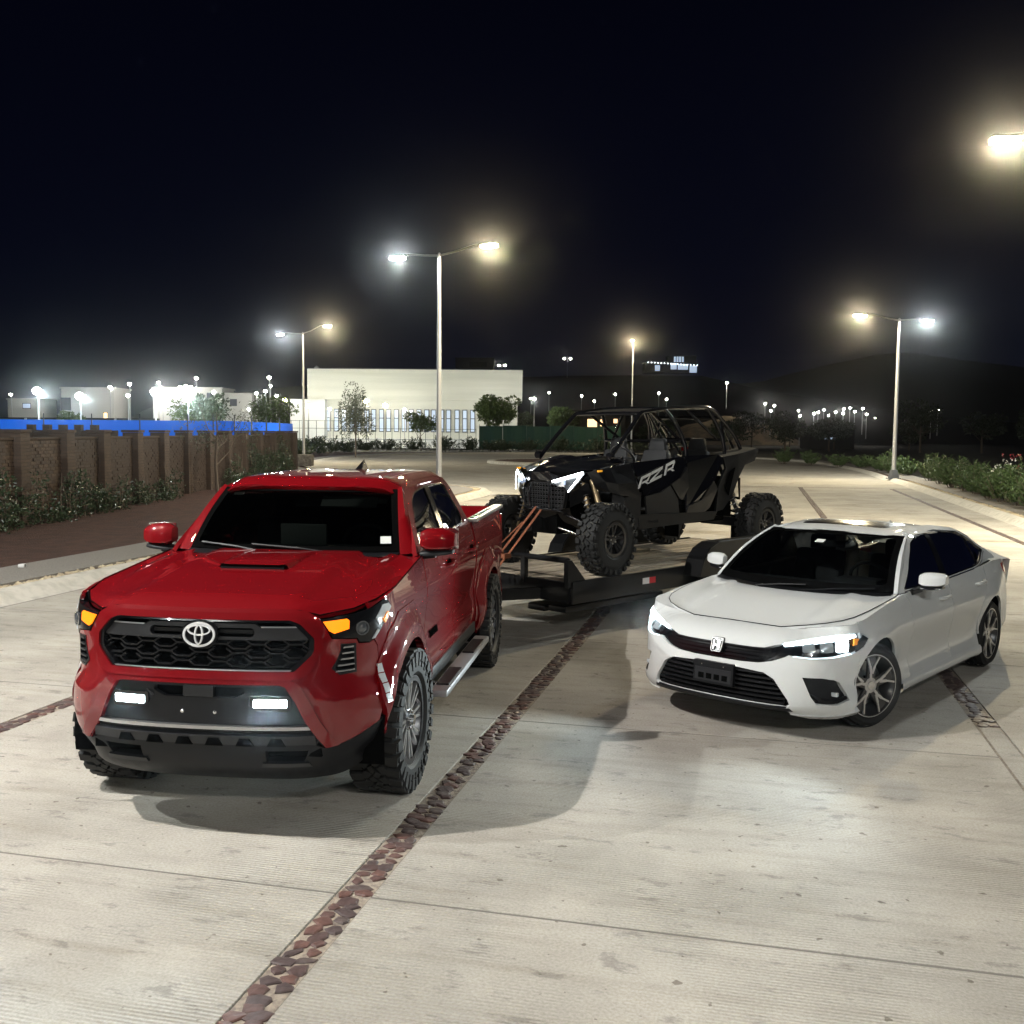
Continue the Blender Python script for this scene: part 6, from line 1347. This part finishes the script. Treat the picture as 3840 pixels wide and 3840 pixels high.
def bush(name, label, loc, w, h, lm, seed, n, L_, W_, group, flowers=None):
    rr = random.Random(seed); t = thing(name, label, 'bush', loc, 0, group); q = MB(); sq = MB()
    for k in range(n // 26):
        a = rr.random() * 6.28; r_ = rr.random() ** .5 * w * .32; tip = Vector((r_ * 1.9 * cos(a), r_ * 1.9 * sin(a), h * rr.uniform(.45, 1.0) * (1.05 - .35 * r_ / (w * .32)))); b = Vector((r_ * .4 * cos(a), r_ * .4 * sin(a), 0))
        if k % 3 == 0: sq.tube([b, b.lerp(tip, .6), tip], [.012, .009, .004], 4)
        for j in range(26):
            f = .2 + .8 * rr.random(); p = b.lerp(tip, f); a2 = rr.random() * 6.28; leaf(q, p, L_ * rr.uniform(.8, 1.25), W_, (cos(a2), sin(a2), rr.uniform(.3, 1.4)), rr)
    q.build('foliage', lm, t); sq.build('stems', 'bark', t, kind='stuff')
    if flowers:
        q = MB()
        for k in range(flowers[1]): p = Vector((rr.gauss(0, w * .3), rr.gauss(0, w * .3), h * rr.uniform(.75, 1.05))); cloud(q, rr, p, (.03, .03, .02), 5, .05, .04, .3)
        q.build('blossom', flowers[0], t)
ORD = 'first second third fourth fifth sixth seventh eighth ninth tenth eleventh twelfth thirteenth fourteenth fifteenth'.split()
HEDGE = [(19.74, 73.7), (20.81, 70.9), (21.82, 67.8), (22.4, 65.0), (21.4, 58.9), (20.9, 55.8), (20.6, 53.0), (19.0, 46.7), (18.3, 43.9), (17.5, 40.9), (16.9, 38.4), (16.35, 36.2), (15.7, 33.7), (15.3, 32.0), (14.95, 30.3), (14.5, 28.6), (13.95, 26.9), (13.5, 25.0)]
for i, (x, y) in enumerate(HEDGE):
    fl = None; lb = 'green oleander bush in the row along the right pavement'
    if i == 14: fl = ('petal_red', 9); lb = 'oleander bush full of small red flowers in the pavement hedge'
    if i == 13: fl = ('petal_white', 16); lb = 'oleander bush with a few white flowers beside the red-flowered one'
    if i > 6 and i not in (13, 14): lb = 'tall green oleander bush in the dense hedge row past the lamp post'
    if i not in (13, 14): lb = (ORD[min(i - 7, 14)] + ' oleander bush along the pavement hedge from the lamp post towards the white sedan') if i > 6 else (ORD[6 - i] + ' oleander bush along the pavement hedge from the lamp post towards the roundabout')
    hh = rnd.uniform(1.25, 1.7) if i > 6 else rnd.uniform(.95, 1.45)
    bush('oleander_bush', lb, (x + (.25 if i > 6 else 0), y, .07), 1.05 if i > 6 else 1.5, hh, 'leaf_oleander', 100 + i, 1900 if i > 8 else 1100, .17, .036 if i > 6 else .055, 'oleander hedge beside the right pavement', fl)
for i, x in enumerate((-21.8, -19.5, -17.2, -14.9, -12.8, -10.9, -7.5, -4.5, -2.3, -.9, 2.0, 5.4, 9.7, 11.7, 15.5)):
    bush('roundabout_bush', ORD[i] + ' dark rounded bush behind the roundabout kerb, counted from the wall-end lamp', (x + rnd.uniform(-.3, .3), (109 if x > -12 else 104 - abs(x + 12) * .9) + rnd.uniform(0, 1.5), .1), rnd.uniform(1.6, 2.6), rnd.uniform(1.2, 2.0), 'leaf_dark', 140 + i, 500, .3, .12, 'bushes behind the roundabout')
for i, (x, y, w, h) in enumerate([(-16.4, 78, 2.2, 1.7), (-15.9, 86, 2.4, 2.0), (-17.2, 70, 1.8, 1.6), (-15.0, 92, 2.0, 1.5)]):
    bush('verge_bush', 'dark bush on the verge beside the wall-end street lamp', (x, y, .1), w, h, 'leaf_dark', 170 + i, 520, .26, .10, 'bushes near the wall-end lamp')
q = MB(); q.box((0, 0, .55), (46, .8, 1.1)); rr = random.Random(9)
hd = thing('clipped_hedge', 'long dark clipped hedge below the white building', 'hedge', (-4, 112.6, .0)); q = MB()
for k in range(420): cloud(q, rr, (rr.uniform(-20, 24), rr.uniform(-.4, .4), rr.uniform(.1, 1.15)), (.35, .3, .2), 12, .24, .1)
q.build('foliage', 'leaf_dark', hd)
# ================================================================== white building
mat('render_white', (.62, .635, .59), .85, noise=(.4, (.54, .56, .52), .4, .65, (.15, 1, 3.))); mat('render_cool', (.60, .63, .64), .85); mat('window_frame', (.05, .06, .08), .5); mat('window_lit', (.3, .35, .42), .2, emit=(.62, .78, 1.), es=.45, sample=False); mat('window_warm', (.5, .4, .25), .2, emit=(1., .62, .30), es=2.0, sample=False)
WB = thing('white_building', 'long windowless white hall above a row of tall narrow lit windows', 'building', (0, 130, 0))
q = MB(); q.box((-12.5, 6, 8.15), (27.4, 12, 3.9)); q.build('upper_wall', 'render_white', WB)
q = MB(); q.box((-14.0, 6.6, 3.6), (24.2, 11.6, 5.2)); q.build('lower_wall', 'render_white', WB)
q = MB(); q.box((-26.0, 2, 3.6), (4.4, 6, 5.2)); q.build('side_block', 'render_cool', WB)
q = MB(); q.box((-.7, 6.6, 3.0), (2.6, 11, 6.4)); q.build('end_wall', 'render_white', WB)
q = MB(); q.box((-14, .2, .7), (26, 1.6, 1.2)); q.build('terrace', 'render_cool', WB)
q = MB(); q.box((-12.5, .0, 10.13), (27.5, .2, .08)); q.build('parapet', 'window_frame', WB)
for x in (-23.9, -22.9, -21.9, -20.9, -20.0, -19.0, -18.1, -17.1, -16.2, -15.2, -14.2, -13.3, -12.3, -11.3, -10.4, -9.4, -8.5, -7.4, -6.4, -5.4):
    q = MB(); q.box((x + .25, .72, 3.6), (.62, .16, 2.9)); w_ = q.build('window', 'window_frame', WB)
    q = MB(); q.box((x + .25, .63, 3.05), (.46, .03, 1.6)); q.build('pane', 'window_lit', w_)
    q = MB(); q.box((x + .25, .63, 4.45), (.46, .03, 1.0)); q.build('pane', 'window_lit', w_)
dm = MB(); dm.lathe([(0, .35), (.2, .34), (.4, .22), (.5, 0)], 14, 'Z'); dd = dm.build('roof_dome', 'render_cool', WB, loc=(-25.4, 2, 10.1), smooth=60)
# court fence in front of it
mat('fence_steel', (.08, .12, .11), .5, metal=.5); mat('net_green', (.012, .05, .035), .8)
CF = thing('court_fence', 'thin steel court fence standing before the white building', 'fence', (0, 115, .3))
for k in range(24): q = MB(); q.tube([(-26 + k * .95, 0, 0), (-26 + k * .95, 0, 2.3 + (.8 if k < 10 else 0))], .03, 5); q.build('post', 'fence_steel', CF)
for z, x0, x1 in ((1.0, -26, -4.2), (2.2, -26, -4.2), (3.05, -26, -17)): q = MB(); q.tube([(x0, 0, z), (x1, 0, z)], .025, 5); q.build('rail', 'fence_steel', CF)
NT = thing('green_netting', 'dark green netting stretched along the far side of the roundabout', 'netting', (0, 116, 0))
for k in range(6):
    q = MB(); x0 = -3.8 + k * 2.7; q.grid([[(x0 + 2.65 * j / 6, .12 * sin(j * 1.3 + k), z) for j in range(7)] for z in (.3, 1.6, 2.9 + .08 * (k % 2))]); q.build('net_panel', 'net_green', NT)
    q = MB(); q.tube([(x0, 0, 0), (x0, 0, 3.1)], .035, 6); q.build('net_post', 'fence_steel', NT)
# ================================================================== blue screen round the courts
mat('blue_sheet', (.012, .12, .58), .6); _nt, _bb = nodes_of(M['blue_sheet']); _tr = _nt.nodes.new('ShaderNodeBsdfTranslucent'); _tr.inputs[0].default_value = (.01, .16, .9, 1); _mx = _nt.nodes.new('ShaderNodeMixShader'); _mx.inputs[0].default_value = .42
_nt.links.new(_bb.outputs[0], _mx.inputs[1]); _nt.links.new(_tr.outputs[0], _mx.inputs[2]); _nt.links.new(_mx.outputs[0], _nt.nodes['Material Output'].inputs[0]); mat('dark_post', (.03, .035, .05), .5)
BS = thing('blue_screen', 'bright blue windscreen sheets hung along the court fence', 'screen', (0, 0, 0))
pts = [(-44, 72), (-40.5, 72), (-36.8, 72), (-33.2, 72), (-29.8, 72), (-26.4, 72), (-23.0, 72), (-21.2, 72), (-19.7, 72), (-19.9, 77.5), (-20.1, 83), (-20.4, 89), (-20.7, 96)]
for (a, b) in zip(pts, pts[1:]):
    q = MB(); d = Vector((b[0] - a[0], b[1] - a[1], 0)); n_ = Vector((-d.y, d.x, 0)).normalized()
    q.grid([[(a[0] + d.x * (f * .975 + .0125) + n_.x * .05 * sin(f * 9 + a[0]), a[1] + d.y * (f * .975 + .0125) + n_.y * .05 * sin(f * 9), z) for f in np.linspace(0, 1, 9)] for z in (.3, 1.5, 2.85)]); q.build('sheet', 'blue_sheet', BS, smooth=60)
    q = MB(); q.tube([(a[0], a[1], 0), (a[0], a[1], 3.3)], .04, 6); q.build('post', 'dark_post', BS)
# ================================================================== houses behind the courts
mat('house_white', (.55, .56, .54), .85); mat('house_dark', (.05, .05, .05), .9)
def house(label, x, y, w, d, z0, z1, wins=(), m_='house_white', cat='house', name='house'):
    t = thing(name, label, cat, (x, y, 0)); q = MB(); q.box((0, 0, (z0 + z1) / 2), (w, d, z1 - z0)); q.build('wall', m_, t)
    q = MB(); q.box((0, 0, z1 + .1), (w + .3, d + .3, .2)); q.build('roof', m_, t)
    for (wx, wz, ww, wh, mm) in wins:
        q = MB(); q.box((wx, -d / 2 - .02, wz), (ww + .16, .08, wh + .16)); wo_ = q.build('window', 'window_frame', t); q = MB(); q.box((wx, -d / 2 - .07, wz), (ww, .04, wh)); q.build('pane', mm, wo_)
    return t
house('white two-storey house with a dark recess behind the left floodlights', -58, 142, 7.2, 6, 0, 7.7, [(-3.0, 5.6, 1.2, 1.6, 'window_frame'), (2.4, 4.0, .5, .9, 'window_warm')])
house('broad white flat-roofed house behind the floodlit courts', -44.4, 142, 9.4, 6, 0, 7.8, [(3.2, 5.4, .9, 1.2, 'window_frame'), (3.2, 6.8, .9, .8, 'window_frame')])
house('grey house beside the broad white one, closer to the hall', -37.8, 143, 4.0, 6, 0, 7.1, [(-.6, 6.0, .8, .8, 'window_frame')])
house('low white house at the left end of the row behind the courts', -66.5, 141, 4.4, 5, 0, 6.1, [(.4, 5.3, 1.0, .6, 'window_lit')])
house('dark flat-roofed house on the rise behind the white hall', -11, 296, 11, 8, 12, 23.2, [(1., 21.5, 5, 1.5, 'void')], 'house_dark')
house('dark house with glowing orange windows beyond the buggy', 12.7, 154, 8, 6, 0, 5.4, [(-.9, 3.6, 1.4, 1.3, 'window_warm'), (.65, 3.6, .7, 1.2, 'window_warm'), (2.55, 4.0, .55, .6, 'window_warm')], 'house_dark')
house('dark house with a small lit doorway among the park trees', 49.5, 160, 7, 5, 0, 3.4, [(-.9, 2.0, .5, 1.0, 'window_lit'), (.1, 2.0, .8, 1.0, 'window_lit')], 'house_dark')
BW2 = thing('boundary_wall', 'low dark boundary wall in front of the floodlit houses', 'wall', (-58, 118, 0)); q = MB(); q.box((0, 0, 1.8), (34, .3, 3.4)); q.build('wall_panel', 'house_dark', BW2)
for k in range(6): q = MB(); q.box((-14 + k * 5.2, -.25, 2.6), (.2, .2, 1.7)); q.build('wall_post', 'house_white', BW2)
HH = thing('hill_house', 'white lit villa with a row of lamps under its eaves on the hill', 'house', (51, 328, 0))
mat('villa_glow', (.6, .65, .7), .5, emit=(.62, .78, 1.), es=.55, sample=False); mat('villa_dark', (.02, .02, .025), .8); mat('dot_glow', (1, 1, 1), .5, emit=(.85, .93, 1.), es=9., sample=False)
q = MB(); q.box((0, 4, 23.4), (17, 7, 3.2)); q.box((3.5, 4.5, 26.0), (9, 6, 2.6)); q.build('wall', 'villa_dark', HH)
for k in range(4): q = MB(); q.box((1.1 + k * .85, 1.4, 26.1), (.62, .1, 1.7)); q.build('window', 'villa_glow', HH)
for x, w, z, h in ((-4.6, 1.6, 23.2, 1.8), (.6, 1.9, 23.8, 2.0), (3.6, 3.2, 23.6, 1.7), (6.9, 2.3, 22.9, 2.2)): q = MB(); q.box((x, .45, z), (w, .1, h)); q.build('lit_bay', 'villa_glow', HH)
for k in range(16): q = MB(); x = -7.6 + k * 1.05; q.box((x, .3, 25.0 - .055 * (x + 7.6)), (.22, .1, .22)); q.build('eaves_lamp', 'dot_glow', HH)
# ================================================================== hills
mat('hill_dark', (.012, .013, .012), 1.); mat('hill_far', (.006, .007, .008), 1.)
def hill(pts, m_, depth):
    P = spline(pts, 12.); rr = random.Random(4); q = MB(); A = [(x, y, z + rr.uniform(-.4, .4)) for x, y, z in P]
    q.grid([[(x, y - depth, 0) for x, y, z in A], [(x, y - depth * .5, z * .55) for x, y, z in A], A, [(x, y + depth * .8, z * .5) for x, y, z in A]]); q.build('hill', m_, smooth=70, kind='structure')
hill([(-300, 900, 30), (-100, 900, 50), (0, 900, 52), (112, 900, 45), (206, 900, 47), (253, 900, 58), (332, 900, 74), (393, 900, 69), (450, 900, 63), (535, 900, 54), (724, 900, 36), (900, 900, 20)], 'hill_far', 160)
hill([(-120, 335, 3), (-80, 335, 6.), (-36, 335, 15), (-19, 335, 20.5), (5, 335, 20.5), (43, 335, 21.5), (62, 335, 21.5), (84, 335, 16.5), (128, 335, 9.5), (180, 335, 6), (260, 335, 2)], 'hill_dark', 70)
mat('dry_grass', (.22, .17, .11), 1., noise=(.5, (.12, .10, .07), .4, .6))
q = MB(); q.grid([[(30 + 4 * k, 206, 0.) for k in range(9)], [(30 + 4 * k, 214, (.2, 2.0, 3.6, 4.0, 5.2, 5.4, 4.0, 2., .2)[k]) for k in range(9)], [(30 + 4 * k, 222, (.2, 2.4, 4.2, 4.8, 6.2, 6.0, 4.6, 2.2, 0)[k]) for k in range(9)], [(30 + 4 * k, 232, 0.) for k in range(9)]]); q.build('grass_bank', 'dry_grass', smooth=60, kind='structure')
# ================================================================== distant lamps
mat('far_glow', (1, 1, 1), .5, emit=(1., .96, .82), es=45., sample=False); mat('far_cool', (1, 1, 1), .5, emit=(.88, 1., .98), es=60., sample=False); mat('far_yellow', (1, 1, 1), .5, emit=(1., .86, .34), es=60., sample=False)
def far_lamp(label, pos, plen, group, m_='far_glow', size=.5, light=0., color=(1, .95, .85), pair=False, kind='SPOT'):
    t = thing('street_lamp', label, 'street lamp', (pos[0], pos[1], pos[2] - plen), 0, group); q = MB(); q.tube([(0, .1, 0), (0, .1, plen + .1)], [.075, .05], 6); q.build('pole', 'pole_grey', t)
    for s in ((-1, 1) if pair else (0,)):
        q = MB(); q.box((s * .9, 0, .12), (size * 1.15, .3, .08), taper=(.7, .7)); h_ = q.build('lamp_head', 'lamp_housing', t, loc=(0, 0, plen)); q = MB(); q.lathe([(size * .34 * cos(pi * k / 8), max(.001, size * .40 * sin(pi * k / 8))) for k in range(9)], 10, 'Z', (s * .9, -.02, 0)); q.build('lens', m_, h_)
    if light:
        ld = bpy.data.lights.new('lamp_light', kind); ld.energy = light; ld.color = color; ld.shadow_soft_size = .25
        if kind == 'SPOT': ld.spot_size = radians(170); ld.spot_blend = .3
        lo = bpy.data.objects.new('lamp_light', ld); COL.objects.link(lo); lo.parent = t; lo.location = (0, (.9 if kind == 'POINT' else -.8), plen - .25)
LL = [(-66.5, 135.0, 6.7), (-49.8, 126.0, 7.4), (-44.0, 117.0, 7.4), (-40.8, 108.0, 5.8), (-46.9, 135.0, 8.4), (-43.3, 126.0, 5.1), (-39.4, 117.0, 6.3), (-35.2, 108.0, 6.7), (-43.3, 135.0, 8.0), (-39.8, 126.0, 7.5), (-36.3, 117.0, 8.1), (-31.7, 108.0, 6.2), (-35.0, 135.0, 5.0), (-31.7, 126.0, 6.8), (-28.4, 117.0, 6.7), (-25.8, 108.0, 7.8), (-32.1, 135.0, 8.1), (-29.2, 126.0, 6.5)]
for i, p in enumerate(LL): far_lamp('small lit street lamp among the houses behind the blue screen', p, 4.6 + (i % 3), 'street lamps behind the courts', 'far_glow', .5, 1100. if i in (1, 4, 9, 13) else 0., kind='POINT')
for i, p in enumerate([(-39.2, 84.0, 5.3), (-35.7, 84.0, 4.9), (-29.5, 84.0, 5.3), (-26.8, 84.0, 4.8)]): far_lamp(ORD[3 - i] + ' bright white floodlight mast behind the blue screen, counted from the white hall', p, 5., 'floodlights over the courts', 'far_cool', .9, 2600., (.85, 1, .97), kind='POINT')
for p, lb in [((-3.3, 300.0, 21.8), 'double street lamp rising over the roof of the white hall'), ((15.9, 300.0, 23.9), 'double street lamp on the dark rise between the hall and the villa')]: far_lamp(lb, p, 5.5, 'double lamps on the rise', 'far_glow', .8, 0, pair=True)
for i, p in enumerate([(3.6, 205.0, 9.0), (7.8, 220.0, 10.8), (12.8, 190.0, 9.1), (16.4, 205.0, 8.6), (22.1, 220.0, 10.6), (27.2, 190.0, 9.7), (30.9, 205.0, 9.1)]): far_lamp(ORD[i] + ' small lit street lamp on the slope beyond the buggy, counted from the white hall', p, 4.2, 'street lamps on the slope beyond the buggy', 'far_glow', .55)
far_lamp('street lamp above the dry grass bank on the slope', (46.1, 220.0, 13.2), 5.5, None, 'far_glow', .6, 700., (1, .9, .7))
for i, p in enumerate([(44.6, 180.0, 7.6), (49.3, 192.0, 7.6), (51.7, 204.0, 6.9), (60.6, 216.0, 7.3), (50.8, 180.0, 5.5), (56.8, 192.0, 6.2), (61.2, 204.0, 6.7), (66.0, 216.0, 7.5), (55.9, 180.0, 5.6), (60.9, 192.0, 6.5), (66.3, 204.0, 7.4), (71.5, 216.0, 7.9), (58.4, 180.0, 6.0), (64.5, 192.0, 6.6), (70.1, 204.0, 7.5), (75.1, 216.0, 6.6), (85.2, 204.0, 7.4), (78.9, 192.0, 6.8)]): far_lamp('small lit street lamp in the cluster above the dark park trees', p, 5.2, 'street lamps above the park trees', 'far_glow', .55, 500. if i % 5 == 0 else 0, kind='POINT')
for p in [(106.8, 300.0, 7.3), (112.8, 300.0, 7.4), (115.6, 300.0, 8.8)]: far_lamp('tiny distant lamp at the foot of the far hill', p, 4., 'tiny lamps below the far hill', 'far_glow', .4)
for i, p in enumerate([(-26.4, 118.0, 5.7), (-23.7, 118.0, 5.1), (-17.0, 118.0, 5.7), (-14.8, 118.0, 5.2)]): far_lamp(ORD[i] + ' yellow-glowing mast lamp before the white hall, counted from the blue screen', p, 5.2, 'yellow lamps before the white hall', 'far_yellow', .7, 950., (1, .97, .80), kind='POINT')
for i, p in enumerate([(-22.3, 124.0, 4.9), (-13.2, 124.0, 4.9), (-3.3, 124.0, 5.7), (2.6, 124, 6.3)]): far_lamp(ORD[i] + ' white lamp on a thin post along the hall, counted from the blue screen', p, 4.6, 'white lamps beside the hall', 'far_glow', .5, 420., kind='POINT')
# litter and specks on the road
mat('litter_white', (.6, .58, .55), .7)
lt = thing('paper_cup', 'small white crumpled cup lying at the pavement edge', 'cup', (-7.35, 15.1, .14)); q = MB(); q.lathe([(-.05, .03), (.05, .042), (.05, .036), (-.04, .026)], 12, 'X'); q.build('cup_body', 'litter_white', lt)
# haze volume added to spread halos around the lamps in place of lens glare
hzm = bpy.data.materials.new('air'); hzm.use_nodes = True; hn = hzm.node_tree; hn.nodes.clear(); ho_ = hn.nodes.new('ShaderNodeOutputMaterial'); hv = hn.nodes.new('ShaderNodeVolumePrincipled')
hv.inputs['Color'].default_value = (.9, .93, 1., 1); hv.inputs['Density'].default_value = .00026; hv.inputs['Anisotropy'].default_value = .98; hn.links.new(hv.outputs[0], ho_.inputs['Volume']); M['air'] = hzm
q = MB(); q.box((60, 480, 40), (1800, 1150, 84)); q.build('haze', 'air', kind='stuff')
